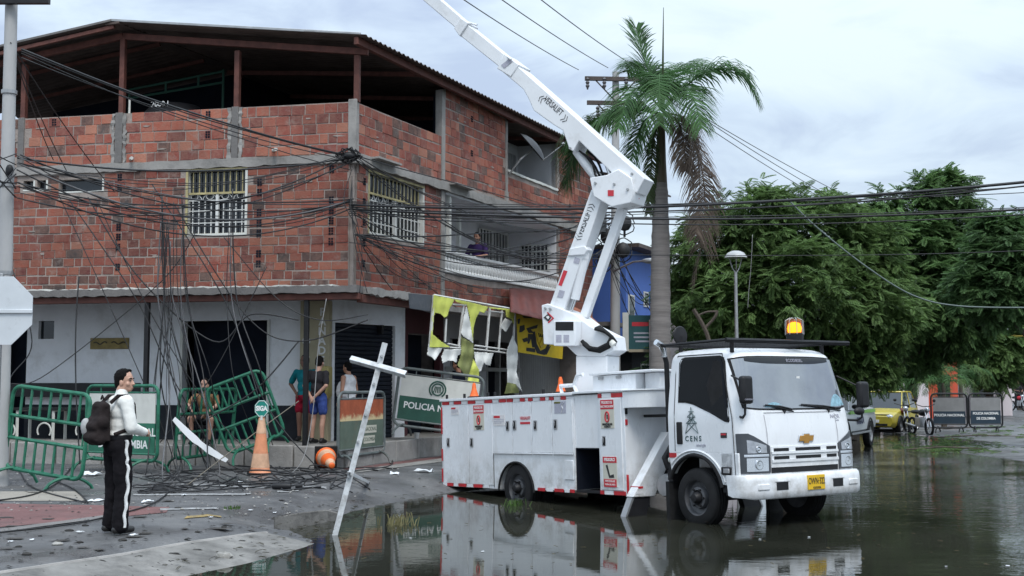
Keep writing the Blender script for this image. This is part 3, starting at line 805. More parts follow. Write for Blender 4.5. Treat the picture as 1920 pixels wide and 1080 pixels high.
# terrace back wall and added sheets in near-black, its shade put into colour
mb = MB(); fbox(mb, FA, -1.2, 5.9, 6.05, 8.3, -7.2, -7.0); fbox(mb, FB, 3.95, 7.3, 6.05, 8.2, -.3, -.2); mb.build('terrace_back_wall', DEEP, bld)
MB().hexa([FA(s, z, 0) + dB * t for z in (6.05, 8.9 if False else 8.93) for t in (3.85, 13.5) for s in (5.25, 5.15)]).build('terrace_shade_sheet', DEEP, bld)  # added dark sheet shutting out the sky behind the terrace
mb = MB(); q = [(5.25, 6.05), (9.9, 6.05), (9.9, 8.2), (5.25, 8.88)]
mb.prism(q, 3.85, 3.95, lambda s, z, a: FA(s, z, 0) + dB * a); mb.build('terrace_shade_sheet', DEEP, bld)
mb = MB()
for p, q in [((3.9, 7.1), (3.9, 8.6)), ((6.2, 7.0), (6.2, 8.25)), ((3.9, 8.55), (6.2, 8.25)), ((3.9, 8.3), (6.2, 8.05)), ((4.5, 8.22), (4.5, 8.48)), ((5.3, 8.12), (5.3, 8.38))]:
    mb.tube([FA(p[0], p[1], -2.2), FA(q[0], q[1], -2.2)], .028, 6)
mb.build('washing_line_frame', GREEN_D, bld)
tk = thing('water_tank', 'dark water tank lettered 2000 L behind the terrace parapet', 'water tank', C0 + FA(4.35, 6.17, -.9))
m_ = MB(); m_.lathe([(.60, 0), (.64, .1), (.64, .5), (.66, .52), (.66, .58), (.64, .6), (.64, 1.15), (.5, 1.3), (.2, 1.36)], 28); m_.build('tank_body', BLACK, tk, smooth=True)
text('2000 L', .16, PRINT_W, tk, frame(Vector((-.0, 0, 1.22)) + nA * .66, -dA, (0, 0, 1)))
mb = MB(); mb.cyl(FA(4.98, 7.16, -.1), FA(4.98, 7.48, -.1), .022); mb.build('vent_pipe', PANELW, bld)
for s, z in ((4.9, 6.22), (1.75, 6.27)):     # drain stubs poking out of the parapet
    mb = MB(); mb.cyl(FA(s, z, -.05), FA(s - .18, z - .035, .22), .035, n=10); mb.build('drain_pipe', PANELW, bld)
for s0, s1 in ((.5, 1.75), (4.0, 5.3)):
    mb = MB(); fbox(mb, FB, s0, s1 - .3, 6.10, 6.14, 0, .28); mb.build('concrete_ledge', CONC, bld)

# windows with welded grilles
def window(F, W, off=-.1, arch=2, top=.5, yel=True, bars=9, mid=True):
    s0, s1, z0, z1 = W
    mb = MB(); w = bld
    for a, b, c, d in ((s0, s0 + .05, z0, z1), (s1 - .05, s1, z0, z1), (s0, s1, z0, z0 + .045), (s0, s1, z1 - .045, z1)):
        fbox(mb, F, a, b, c, d, -.16, .012 if d - c > .1 else .009)
    fr = mb.build('window', PANELW, bld)
    m2_ = MB(); fbox(m2_, F, s1 - .05 if F is FA else s0, s1 if F is FA else s0 + .05, z0, z1, -.02, .016); fbox(m2_, F, s0, s1, z1 - .045, z1 + .003, -.02, .019); m2_.build('frame', YIRON, fr)
    mb = MB(); fbox(mb, F, s0 + .03, s1 - .03, z0 + .03, z1 - .03, -.13, -.12); mb.build('pane', GLASS, fr)
    zt = z1 - top
    mb = MB(); fbox(mb, F, s0, s1, zt - .02, zt + .02, -.07, -.02); fbox(mb, F, s0 + .04, s1 - .04, z0 + .02, z0 + .05, -.075, -.02); n = bars
    for i in range(1, n):
        s = s0 + (s1 - s0) * i / n
        fbox(mb, F, s - .009, s + .009, zt, z1 - .04, -.065, -.045)
    mb.build('grille', YIRON if yel else WIRON, fr)
    mb = MB()
    for i in range(1, n):
        s = s0 + (s1 - s0) * i / n
        fbox(mb, F, s - .009, s + .009, z0 + .05, zt - .14, -.065, -.045)
    for k in (1, 2):
        z = z0 + (zt - .12 - z0) * k / 3 + .02; fbox(mb, F, s0, s1, z - .009, z + .009, -.08, -.066)
    fbox(mb, F, s0, s1, zt - .15, zt - .13, -.08, -.05)
    if mid:
        m = (s0 + s1) / 2 - .05 * 0; fbox(mb, F, m - .03, m + .03, z0, zt, -.085, -.03)
    q = arch * 2
    for i in range(q):
        a = s0 + (s1 - s0) * (i + .5) / q; r = (s1 - s0) / q * .46
        mb.tube([F(a + r * cos(t), zt - .13 + r * .75 * sin(t), -.055) for t in np.linspace(0, pi, 9)], .009, 4)
        mb.tube([F(a + r * .5 * cos(t), zt - .06 + r * .4 * sin(t), -.05) for t in np.linspace(0, 2 * pi, 10)], .007, 4)
    mb.build('grille', WIRON, fr)
    return fr
window(FA, WINA, bars=10); window(FB, WINB, arch=3, bars=15, top=.46)
for s0, s1, z0, z1 in VENTS:
    mb = MB(); fbox(mb, FA, s0, s1, z0, z1, -.15, -.13); v = mb.build('vent_opening', GLASS, bld)
    mb = MB(); fbox(mb, FA, s0, s0 + .04, z0, z1, -.12, .006); fbox(mb, FA, s0 + .04, s1, z0, z0 + .03, -.12, .006); mb.build('frame', PANELW, v)

# balcony on face B
mb = MB(); fbox(mb, FB, 3.95, 10.95, 3.9, 5.95, -1.6, -1.5); fbox(mb, FB, 3.93, 4.0, 3.9, 5.94, -1.5, -.17); fbox(mb, FB, 10.9, 10.98, 3.9, 5.94, -1.5, -.05); fbox(mb, FB, 3.95, 10.95, 3.85, 3.9, -1.6, -.05)
fbox(mb, FB, 4.0, 10.9, 5.88, 5.93, -1.5, .02)
mb.build('balcony_recess', M('pale balcony plaster', (.66, .66, .69), .85, var=.08, vs=1, dirt=.3, dcol=(.35, .34, .34)), bld)
for s in (4.3, 5.3, 6.1):
    fbox(MB(), FB, s - .05, s + .05, 4.5, 5.88, -.75 if s > 5 else -.12, -.65 if s > 5 else -.02).build('balcony_post', PANELW, bld, bevel=.008)
def grille_opening(name, F, s0, s1, z0, z1, off, bars, mat=WIRON, door=False):
    mb = MB(); fbox(mb, F, s0, s1, z0, z1, off, off + .03); g = mb.build(name, GLASS, bld)
    mb = MB(); o0, o1 = off + .03, off + .07
    for i in range(bars + 1):
        s = s0 + (s1 - s0) * i / bars; w = .035 if i in (0, bars, bars // 2) else .012
        fbox(mb, F, s - w, s + w, z0, z1, o0, o1)
    for k in range(5):
        z = z0 + (z1 - z0) * k / 4; fbox(mb, F, s0, s1, z - .018, z + .018, o1, o1 + .012)
    for i in range(0, bars, 2):
        a = s0 + (s1 - s0) * (i + 1) / bars; r = (s1 - s0) / bars
        mb.tube([F(a + r * cos(t), z0 + (z1 - z0) * .62 + r * sin(t), o1 + .02) for t in np.linspace(0, 2 * pi, 11)], .011, 4)
    mb.build('grille', mat, g); return g
grille_opening('balcony_door', FB, 8.9, 10.75, 3.92, 5.75, -1.5, 9)
grille_opening('balcony_window', lambda s, z, o=0.0: FB(10.9 - o, z, s), -1.1, -.24, 4.72, 5.45, .0, 7)
bal = MB(); fbox(bal, FB, 3.94, 10.9, 4.53, 4.6, -.12, .05); fbox(bal, FB, 3.94, 10.9, 4.1, 4.15, -.12, .05)
WBAL = M('white balustrade paint', (.78, .78, .77), .6, var=.06, vs=6, dirt=.2, dcol=(.45, .43, .4))
bl = bal.build('balustrade', WBAL, bld, bevel=.01)
bp = MB(); bp.lathe([(.05, 0), (.055, .03), (.035, .06), (.064, .14), (.07, .2), (.04, .28), (.03, .33), (.05, .36), (.05, .385)], 8); bme = bp.mesh('baluster', WBAL, True)
for i in range(44):
    c = FB(4.05 + i * .157, 4.148, -.03); inst('baluster', bme, bl, Matrix.Translation(c))
# third floor recess with shutters
mb = MB(); fbox(mb, FB, 7.4, 10.95, 6.9, 8.3, -1.3, -1.2); fbox(mb, FB, 10.9, 10.98, 6.9, 8.3, -1.2, -.05); mb.build('loggia_recess', PLAST_G, bld)
grille_opening('loggia_window', FB, 7.55, 8.5, 6.95, 7.75, -1.2, 7)
mb = MB()
for i in range(12):
    fbox(mb, FB, 8.7 + i * .17, 8.84 + i * .17, 6.95, 8.0, -1.2, -1.17)
mb.build('slatted_screen', TIN, bld)

# canopy slab, ground floor behind the arcade
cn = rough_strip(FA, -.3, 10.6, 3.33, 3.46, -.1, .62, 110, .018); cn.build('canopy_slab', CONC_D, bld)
fbox(MB(), FA, -.3, 10.6, 3.2, 3.325, .38, .52).build('canopy_beam', RUST, bld, bevel=.01)
rough_strip(FB, -.2, 1.8, 3.30, 3.44, -.1, .5, 20, .025).build('canopy_slab', CONC, bld)
fbox(MB(), FB, -.3, 1.75, 3.15, 3.30, .26, .4).build('canopy_beam', RUST, bld, bevel=.01)
fl2 = rough_strip(FA, .2, 10.4, 3.455, 3.485, .2, .60, 130, .016); fl2.build('flaking_render', PANELW, bld)
for s in (.78, 4.16, 7.6):
    fbox(MB(), FA, s - .045, s + .045, .4, 3.2, .40, .49).build('arcade_post', BLACK, bld, bevel=.006)
def FG(s, z, o=0.0): return FA(s - .25 - .022 * s, z, o + .7)
DOORA = (2.66, 4.63, .4, 2.92); LD = (8.45, 9.3, .4, 2.9); SW = (7.78, 8.17, 2.56, 2.96)
wall('ground_wall', FG, 1.2, 10.6, .4, 3.34, [DOORA, LD, SW], PLASTER, -2.15, -2.0)
wall('dado', FG, 1.85, 2.6, .4, 1.13, [], DADO, -2.0, -1.99); wall('dado', FG, 4.7, 8.45, .4, 1.13, [], DADO, -2.0, -1.99); wall('dado', FG, 9.3, 10.6, .4, 1.13, [], DADO, -2.0, -1.99)
fbox(MB(), FG, *DOORA, -2.6, -2.5).build('doorway', DEEP, bld)
fbox(MB(), FG, *LD, -2.5, -2.4).build('doorway', DEEP, bld); fbox(MB(), FG, 9.0, 9.3, .4, 2.9, -2.05, -1.96).build('door_leaf', BLACK, bld)
fbox(MB(), FG, *SW, -2.12, -2.1).build('small_window', GLASS, bld)
for F, s0, s1, z0, z1, o0, o1 in ((FG, 2.6, 2.66, .4, 2.92, -2.2, -1.97), (FG, 4.63, 4.69, .4, 2.92, -2.2, -1.97)):
    fbox(MB(), F, s0, s1, z0, z1, o0, o1).build('door_frame', PANELW, bld)
pq = MB(); fbox(pq, FG, 5.92, 6.86, 2.33, 2.57, -2.0, -1.97)
GOLD = M('olive brass plaque', (.20, .15, .05), .5, metal=.4, var=.3, vs=8)
pl = pq.build('wall_plaque', GOLD, bld, bevel=.008)
for sgn in (-1, 1):
    mb = MB(); mb.tube([FG(6.39 + sgn * (.06 + .32 * t), 2.46 + .035 * sin(t * 9) * (1 - t * .5), -1.962) for t in np.linspace(0, 1, 14)], .012, 5); mb.build('scroll_ornament', PRINT_K, pl)
colm = MB(); fbox(colm, FG, 1.2, 1.86, .4, 3.3, -2.15, -1.86)
TANW = M('tan painted column', (.42, .37, .25), .8, var=.15, vs=2, dirt=.4, dcol=(.2, .17, .11))
cl = colm.build('shop_pillar', TANW, bld, bevel=.01)
for s, word in ((1.71, 'REPOSTERIA'), (1.36, 'PANADERIA')):
    for i, ch in enumerate(word):
        text(ch, .23, PRINT_W, cl, frame(FG(s, 3.06 - i * .2, -1.852), -dA, (0, 0, 1)), bold=.006)
# diagonal shop front on the corner with its roller shutter
q0 = FG(1.2, 0, -2.0); q1 = FB(3.5, 0, -.75); dd = (q1 - q0).normalized(); nn_ = Vector((dd.y, -dd.x, 0)); LQ = (q1 - q0).length
def FC(s, z, o=0.0): return q0 + dd * s + nn_ * o + Vector((0, 0, z))
wall('corner_shop_wall', FC, .02, LQ, .4, 3.34, [(.1, LQ - .35, .4, 2.86)], PLASTER, -.12, 0)
sh = MB(); n = 26
for i in range(n):
    z0 = .4 + 2.46 * i / n; z1 = .4 + 2.46 * (i + 1) / n
    sh.add([FC(s, z, o) for s in (.1, LQ - .35) for z, o in ((z0, -.10), (z0 + .02, -.075), (z1 - .02, -.075), (z1, -.10))], [(0, 1, 5, 4), (1, 2, 6, 5), (2, 3, 7, 6)])
sh.build('roller_shutter', SHUT, bld)
fbox(MB(), FC, 1.55, 1.62, 2.66, 2.86, -.05, .06).build('shutter_lock_box', BLACK, bld)
# side shops under the torn sign
MAR = M('maroon shop paint', (.075, .02, .025), .6, var=.25, vs=2)
SLAT = M('grey slatted shutter', (.30, .30, .295), .6, var=.1, vs=4, dirt=.35, dcol=(.18, .17, .16))
wall('shop_front', FB, 3.5, 5.9, .4, 3.4, [(4.1, 5.7, .4, 2.75)], MAR, -1.15, -1.0)
fbox(MB(), FB, 4.1, 5.7, .4, 2.75, -1.6, -1.5).build('doorway', DEEP, bld)
wall('shop_front', FB, 5.9, 10.6, .4, 3.4, [(6.3, 7.9, .4, 2.7), (8.4, 10.2, .4, 2.7)], PLAST_G, -1.15, -1.0)
fbox(MB(), FB, 6.3, 7.9, .4, 2.7, -1.5, -1.4).build('doorway', DEEP, bld); fbox(MB(), FB, 8.4, 10.2, .4, 2.7, -1.5, -1.4).build('doorway', DEEP, bld)
for s in (6.3, 7.1, 7.9, 8.4, 9.2, 10.2):
    fbox(MB(), FB, s - .04, s + .04, .4, 2.7, -1.12, -.98).build('door_frame', TIN, bld)
ss_ = MB()
for i in range(26):
    fbox(ss_, FB, 10.62 + i * .135, 10.74 + i * .135, .4, 2.75, -1.05, -1.0)
ss_.build('folding_shutter', SLAT, bld); fbox(MB(), FB, 10.6, 14.2, 2.75, 3.4, -1.15, -1.0).build('shop_lintel', PLAST_G, bld)
fbox(MB(), FB, 5.95, 10.6, 1.9, 2.0, -.99, -.97).build('shop_rail', TIN, bld)
fbox(MB(), FB, 3.9, 13.75, 3.22, 3.34, -.4, .06).build('canopy_beam', CONC, bld)
# plain rear and far sides of the building
mb = MB(); fbox(mb, FA, 10.45, 10.6, 0, 7.1, -13.6, -.2); fbox(mb, FB, 13.6, 13.75, 0, 8.2, -9, -.2); fbox(mb, FB, 0, 13.6, 0.4, 3.4, -9.2, -9.0); mb.build('rear_wall', MORTAR, bld)
# ------------------------------------------------------------------ bucket truck standing in the flood water (local: x forward, y to its left, z up)
TR_M = Matrix.Translation((3.65, 15.87, -0.2)) @ Euler((0, rad(-2.2), rad(-55)), 'XYZ').to_matrix().to_4x4() @ Matrix.Translation((0, .06, 0))
trk = thing('bucket_truck', 'white bucket truck with raised lifting boom standing in brown flood water', 'truck')
trk.matrix_world = TR_M
W = 1.09
def tb(name, mat, x0, x1, y0, y1, z0, z1, bevel=.008, parent=None, mb=None):
    return MB().box(x0, x1, y0, y1, z0, z1).build(name, mat, parent or trk, bevel=bevel)
FY = Matrix(((1, 0, 0, 0), (0, 0, -1, 0), (0, 1, 0, 0), (0, 0, 0, 1)))
# chassis
ch = MB()
for y in (-.42, .42):
    ch.box(-6.6, -.2, y - .05, y + .05, .46, .66)
for x in (-6.2, -4.2, -2.6, -1.4, -.4):
    ch.box(x - .05, x + .05, -.37, .37, .5, .62)
ch.box(-4.88, -4.68, -.8, .8, .26, .46); ch.box(-.86, -.7, -.85, .85, .3, .44)
ch.build('chassis', BLACK, trk, bevel=.01)
# side cabinets with cut-out wheel arches
AX, AZ, AR = -4.78, .28, .47
def cab_profile():
    p = [(-6.92, .33), (-6.92, 1.72), (-3.28, 1.72), (-3.28, .37), (AX + AR, .34)]
    p += [(AX + AR * cos(t), AZ + AR * sin(t)) for t in np.linspace(.1, pi - .1, 15)]
    return p + [(AX - AR, .33)]
for sgn in (-1, 1):
    mb = MB(); y1, y0 = sgn * (W - .012), sgn * .56
    pr = cab_profile()
    mb.prism(pr if sgn > 0 else pr[::-1], y0, y1, lambda p, q, a: (p, a, q))
    sc = mb.build('side_cabinet', TRUCK, trk, bevel=.006)
    if sgn < 0: near_cab = sc
    mb = MB(); mb.tube([(AX + (AR + .005) * cos(t), sgn * (W - .005), AZ + (AR + .005) * sin(t)) for t in np.linspace(0.05, pi - .05, 18)], .018, 6); mb.build('arch_trim', RUBBER, trk, smooth=True)
    mb = MB(); mb.prism([(AX + AR * .98 * cos(t), AZ + AR * .98 * sin(t)) for t in np.linspace(0, pi, 14)], sgn * .5, sgn * .57, lambda p, q, a: (p, a, q)); mb.build('wheel_housing', BLACK, trk)
tb('load_floor', TIN, -6.9, -3.3, -.57, .57, .95, 1.0)
tb('tail_panel', TRUCK, -6.95, -6.9, -W + .01, W - .01, .33, 1.74)
def handle(parent, x, z):
    h = tb('handle', ALU, x - .042, x + .042, -W - .012, -W - .002, z - .075, z + .075, .012, parent)
    tb('handle_recess', BLACK, x - .026, x + .026, -W - .017, -W - .0125, z - .056, z + .056, .004, parent)
    MB().box(x - .03, x + .0, -W - .026, -W - .0172, z - .02, z + .045).build('latch', ALU, parent, bevel=.004)
DOORS = [(-6.89, -6.105, .385, 1.685, (-6.72, 1.06)), (-6.085, -5.40, .385, 1.685, (-6.0, 1.06)), (-5.37, -4.845, .91, 1.685, (-4.96, 1.32)), (-4.825, -4.335, .91, 1.685, (-4.77, 1.33)),
         (-4.315, -3.815, .91, 1.685, (-4.22, 1.32)), (-3.795, -3.305, .91, 1.685, (-3.71, 1.33))]
doors = []
for x0, x1, z0, z1, h in DOORS:
    d = tb('compartment_door', TRUCK, x0, x1, -W, -W + .02, z0, z1, .005); doors.append(d)
    handle(d, *h)
    for k in range(2):
        zz = z0 + (z1 - z0) * (.18 + .6 * k); MB().box(x1 - .012, x1 + .008, -W - .006, -W - .001, zz, zz + .1).build('hinge', TRUCK, d)
for x0, x1 in ((-5.37, -4.845), (-4.825, -4.335), (-4.315, -3.815), (-3.795, -3.305)):
    tb('drip_rail', TRUCK, x0, x1, -W - .014, -W + .01, .885, .9, .003)
tb('seam', BLACK, -5.395, -5.38, -W + .008, -W + .0095, .35, .9, 0)
ht = tb('service_hatch', TRUCK, -3.52, -3.31, -W - .004, -W + .01, .52, .80, .02)
# top lids and rims
for sgn in (-1, 1):
    tb('top_rim', TRUCK, -6.96, -3.28, min(sgn * .5, sgn * (W + .025)), max(sgn * .5, sgn * (W + .025)), 1.745, 1.79, .008)
for i, x in enumerate((-6.75, -6.2, -5.5, -5.3, -4.6, -4.0)):
    MB().box(x - .012, x + .012, -W - .02, -W + .02, 1.79, 1.86).build('rim_hook', BLACK, trk, bevel=.004)
# reflective strips
def strips(z0, z1, spans):
    for i, (a, b, red) in enumerate(spans):
        tb('reflector_strip', RED if red else TAPE_W, a, b, -W - .0045, -W + .004, z0, z1, 0)
top = []; x = -6.9
for k, (gap, ln) in enumerate([(.0, .26), (.16, .26), (.22, .26), (.28, .26), (.2, .22), (.03, .2), (.2, .15), (.09, .14), (.2, .15), (.11, .13), (.18, .14)]):
    x += gap
    if k: top.append((x - gap + .02, x - .02, False)) if gap > .1 else None
    top.append((x, x + ln * .82, True)); x += ln * .82
    if x > -3.35: break
strips(1.69, 1.742, [t for t in top if t[1] < -3.29])
bot = [(-6.9, -6.78, 0), (-6.78, -6.6, 1), (-6.57, -6.45, 0), (-6.42, -6.2, 1), (-6.17, -6.0, 0), (-5.97, -5.72, 1), (-5.66, -5.52, 0), (-4.2, -4.02, 1), (-3.98, -3.82, 0), (-3.78, -3.56, 1), (-3.53, -3.42, 0), (-3.4, -3.3, 1)]
strips(.335, .383, bot)
for z0, z1, r in ((.4, .62, 1), (1.2, 1.65, 1), (.75, .95, 1)):
    tb('reflector_strip', RED, -6.957, -6.951, -W + .015, -W + .12, z0, z1, 0)
    tb('reflector_strip', RED, -6.945, -6.915, -W - .0045, -W + .004, z0, z1, 0)
# middle bay: white upper wall over a cavity whose shade is painted near-black, then the front column
tb('bay_panel', TRUCK, -3.28, -2.715, -W + .03, -.56, .98, 1.745, .006)
tb('bay_cavity', DEEP, -3.28, -2.715, -.62, -.56, .38, .98, 0)
tb('bay_shade_sheet', DEEP, -3.279, -3.268, -W + .03, -.56, .38, .98, 0); tb('bay_shade_sheet', DEEP, -3.268, -2.72, -W + .035, -.56, .965, .979, 0)  # added dark sheets over the white cabinet side, standing in for shade
tb('bay_sill', BLACK, -3.28, -2.715, -W + .02, -W + .08, .34, .38, .004)
tb('bay_panel', TRUCK, -3.28, -2.13, .3, W - .012, .36, 1.745, .006)
colm_ = tb('front_column', TRUCK, -2.71, -2.13, -W + .004, W - .01, .335, 1.76, .01)
tb('top_rim', TRUCK, -3.28, -2.1, -W - .02, W + .02, 1.762, 1.80, .008)
cd = tb('compartment_door', TRUCK, -2.66, -2.19, -W - .012, -W + .01, .40, 1.68, .006); handle(cd, -2.575, 1.08)
for a, b, r in ((-2.7, -2.62, 1), (-2.6, -2.42, 0), (-2.4, -2.15, 1)):
    tb('reflector_strip', RED if r else TAPE_W, a, b, -W - .004, -W + .006, 1.69, 1.75, 0)
    tb('reflector_strip', RED if r else TAPE_W, a, b, -W - .004, -W + .006, .338, .392, 0)
tb('reflector_strip', RED, -2.128, -2.12, -W + .005, -W + .04, .34, .62, 0); tb('reflector_strip', RED, -2.128, -2.12, -W + .01, -W + .05, 1.3, 1.38, 0)
tb('reflector_strip', BLACK, -2.128, -2.115, -W + .01, -W + .05, 1.45, 1.62, 0)
# notices on the doors
SF = lambda x, z, o=.0: frame((x, -W - .0055 - o, z), (1, 0, 0), (0, 0, 1))
def notice(parent, x, z, w, h, body, off=0.0, kind='risk'):
    y = -W - .004 - off
    n = MB().box(x - w / 2, x + w / 2, y - .002, y + .006, z - h / 2, z + h / 2).build('notice', PRINT_C if kind != 'label' else STICK, parent)
    def bx(m, a, b, c, d, nm='print', k=.0025):
        MB().box(x + a * w, x + b * w, y - .002 - k, y - .0015, z + c * h, z + d * h).build(nm, m, parent)
    f_ = lambda dx, dz, k=.0052: frame((x + dx * w, y - k, z + dz * h), (1, 0, 0), (0, 0, 1))
    if kind == 'risk':
        bx(PRINT_R, -.5, .5, .17, .5)
        text('PELIGRO DE', .052, PRINT_W, parent, f_(0, .40), sx=.85, bold=.001); text('ELECTROCUCION', .042, PRINT_W, parent, f_(0, .26), sx=.8, bold=.001)
        mb = MB(); mb.tube([(x + .042 * cos(t), y - .004, z - .10 * h + .07 * sin(t)) for t in np.linspace(0, 2 * pi, 18)], .012, 5); mb.build('print', PRINT_R, parent)
        MB().box(x - .012, x + .012, y - .005, y - .002, z - .10 * h - .03, z - .10 * h + .03).build('print', PRINT_K, parent)
        text('MANTENGASE', .042, PRINT_K, parent, f_(0, -.36), sx=.8, bold=.001); text('ALEJADO', .042, PRINT_K, parent, f_(0, -.44), sx=.8, bold=.001)
    elif kind == 'crane':
        bx(PRINT_R, -.5, .5, .30, .5); bx(PRINT_R, -.46, .46, -.5, -.24)
        text('PELIGRO', .06, PRINT_W, parent, f_(0, .40), bold=.002)
        mb = MB(); mb.prism([(-.09, .09), (-.05, .1), (.0, -.05), (.08, -.03), (.09, -.08), (-.02, -.085)], y - .004, y - .0021, lambda p, q, a: (x + p, a, z + q + .0)); mb.build('print', PRINT_K, parent)
        text('MANTENGASE', .042, PRINT_W, parent, f_(0, -.31), sx=.8); text('FUERA DEL AREA', .036, PRINT_W, parent, f_(0, -.42), sx=.8)
    else:
        if kind == 'label': pass
        bx(PRINT_R if body else PRINT_G, -.45, .1, .2, .42)
        for k in range(3): bx(PRINT_G, -.45, .45 - .2 * (k == 2), .05 - .16 * k, .1 - .16 * k)
notice(doors[1], -5.78, 1.46, .30, .40, '')
notice(cd, -2.48, 1.46, .29, .40, '', .012)
notice(cd, -2.455, .655, .30, .42, '', .012, 'crane')
notice(doors[0], -6.5, 1.585, .24, .13, 1, 0, 'label'); notice(doors[2], -5.2, 1.41, .32, .17, 1, 0, 'label')
dl = doors[3]
text('VERSALIFT', .07, PRINT_R, dl, SF(-4.48, 1.43, .001), sx=.85); MB().box(-4.62, -4.36, -W - .004, -W - .0005, 1.34, 1.375).build('print', PRINT_R, dl)
MB().box(-3.73, -3.45, -W - .004, -W + .001, 1.49, 1.665).build('notice', PRINT_G, doors[5]); MB().box(-3.73, -3.58, -W - .006, -W - .0042, 1.635, 1.665).build('print', M('olive print', (.12, .12, .03), .6), doors[5])
mb = MB(); mb.tube([(-3.56, -W - .006, 1.5), (-3.52, -W - .006, 1.56), (-3.55, -W - .006, 1.61), (-3.49, -W - .006, 1.65)], .006, 4); mb.build('print', PRINT_W, doors[5])
# tool tray and boxes on the front of the body
mb = MB(); n = 10
pts = [(-2.13, -W + .0), (-2.13, -W - .02)] + [(-2.13 + .42 * sin(t), -W + .26 - .28 * cos(t)) for t in np.linspace(.0, pi / 2, n)] + [(-1.71, .3), (-2.13, .3)]
mb.prism(pts[1:], 1.535, 1.77, lambda p, q, a: (p, q, a)); mb.build('tool_tray', TRUCK, trk, bevel=.008)
mb = MB(); mb.prism([(p - .0, q) for p, q in pts[1:]], 1.77, 1.79, lambda p, q, a: (p + (.02 if p > -2.1 else 0), q * 1.02, a)); mb.build('tray_rim', TRUCK, trk, bevel=.004)
tb('tool_box', TRUCK, -3.1, -2.15, -.85, .6, 1.80, 2.02, .01); tb('box_lid', TRUCK, -3.12, -1.75, -.9, .65, 2.025, 2.06, .008)
tb('tool_box', TRUCK, -2.12, -1.8, -.7, .5, 1.795, 2.02, .01)
for x in (-2.9, -2.5):
    tb('lid_latch', ALU, x - .05, x + .05, -.875, -.855, 1.96, 2.0, .004)
mb = MB(); mb.tube([(-3.72, -.95, 1.79), (-3.75, -.95, 1.9), (-3.42, -.95, 1.9), (-3.36, -.95, 1.79)], .03, 8); mb.tube([(-3.42, -.95, 1.9), (-3.34, -.95, 2.03), (-3.2, -.95, 2.05)], .03, 8); mb.build('grab_handle', TRUCK, trk, smooth=True)
tb('exhaust_bracket', BLACK, -2.12, -1.4, -.75, -.7, 1.40, 1.44, .01)
# outriggers
for sgn in (-1, 1):
    mb = MB()
    q = [(-.52, 1.20), (-.46, .88), (-.80, .32), (-1.20, .33)]
    pq_ = [(y * 1.0, z) for y, z in q]
    mb.prism([(sgn * -y, z) for y, z in pq_] if sgn > 0 else pq_, -2.03, -1.87, lambda p, q_, a: (a, p, q_)); st = mb.build('outrigger', TRUCK, trk, bevel=.012)
    il = [(-1.16, .325), (-.86, .325), (-.99, -.1), (-1.36, -.1)]
    mb = MB(); mb.prism([(sgn * -y, z) for y, z in il] if sgn > 0 else il, -2.0, -1.90, lambda p, q_, a: (a, p, q_)); mb.build('outrigger_leg', BLACK, st, bevel=.008)
    mb = MB(); il2 = [(-1.36, .0), (-1.32, .02), (-1.15, .325), (-1.19, .325)]
    mb.prism([(sgn * -y, z) for y, z in il2] if sgn > 0 else il2, -2.004, -1.896, lambda p, q_, a: (a, p, q_)); mb.build('leg_edge', TIN, st)
    tb('reflector_strip', RED, -2.034, -1.866, min(sgn * 1.02, sgn * 1.1), max(sgn * 1.02, sgn * 1.1), .44, .47, 0, st)
    tb('reflector_strip', TAPE_W, -2.035, -1.865, min(sgn * 1.05, sgn * 1.14), max(sgn * 1.05, sgn * 1.14), .37, .40, 0, st)
# air tank, hoses, pipes behind the cab
mb = MB(); mb.lathe([(.0, 0), (.14, .0), (.155, .03), (.155, .5), (.14, .53), (0, .53)], 22, (-1.62, -.86, .48), 'y'); mb.build('air_tank', ALU, trk, smooth=True)
mb = MB(); mb.box(-1.5, -1.28, -.9, -.5, .55, 1.0); mb.tube([(-1.4, -.95, .7), (-1.45, -.98, .85), (-1.35, -.9, 1.05)], .05); mb.build('battery_box', BLACK, trk, bevel=.015)
MB().ball((-1.33, -.97, .83), .05, 10).build('work_lamp', PANELW, trk, smooth=True)
mb = MB(); mb.tube([(-1.36, -.97, 1.2), (-1.36, -.97, 2.12), (-1.37, -1.0, 2.24)], .035, 12); mb.build('exhaust_stack', BLACK, trk, smooth=True)
mb = MB(); mb.tube([(-1.37, -1.0, 2.2), (-1.37, -1.01, 2.30), (-1.37, -1.05, 2.36), (-1.37, -1.14, 2.40)], .042, 12); mb.build('exhaust_tip', CHROME, trk, smooth=True)

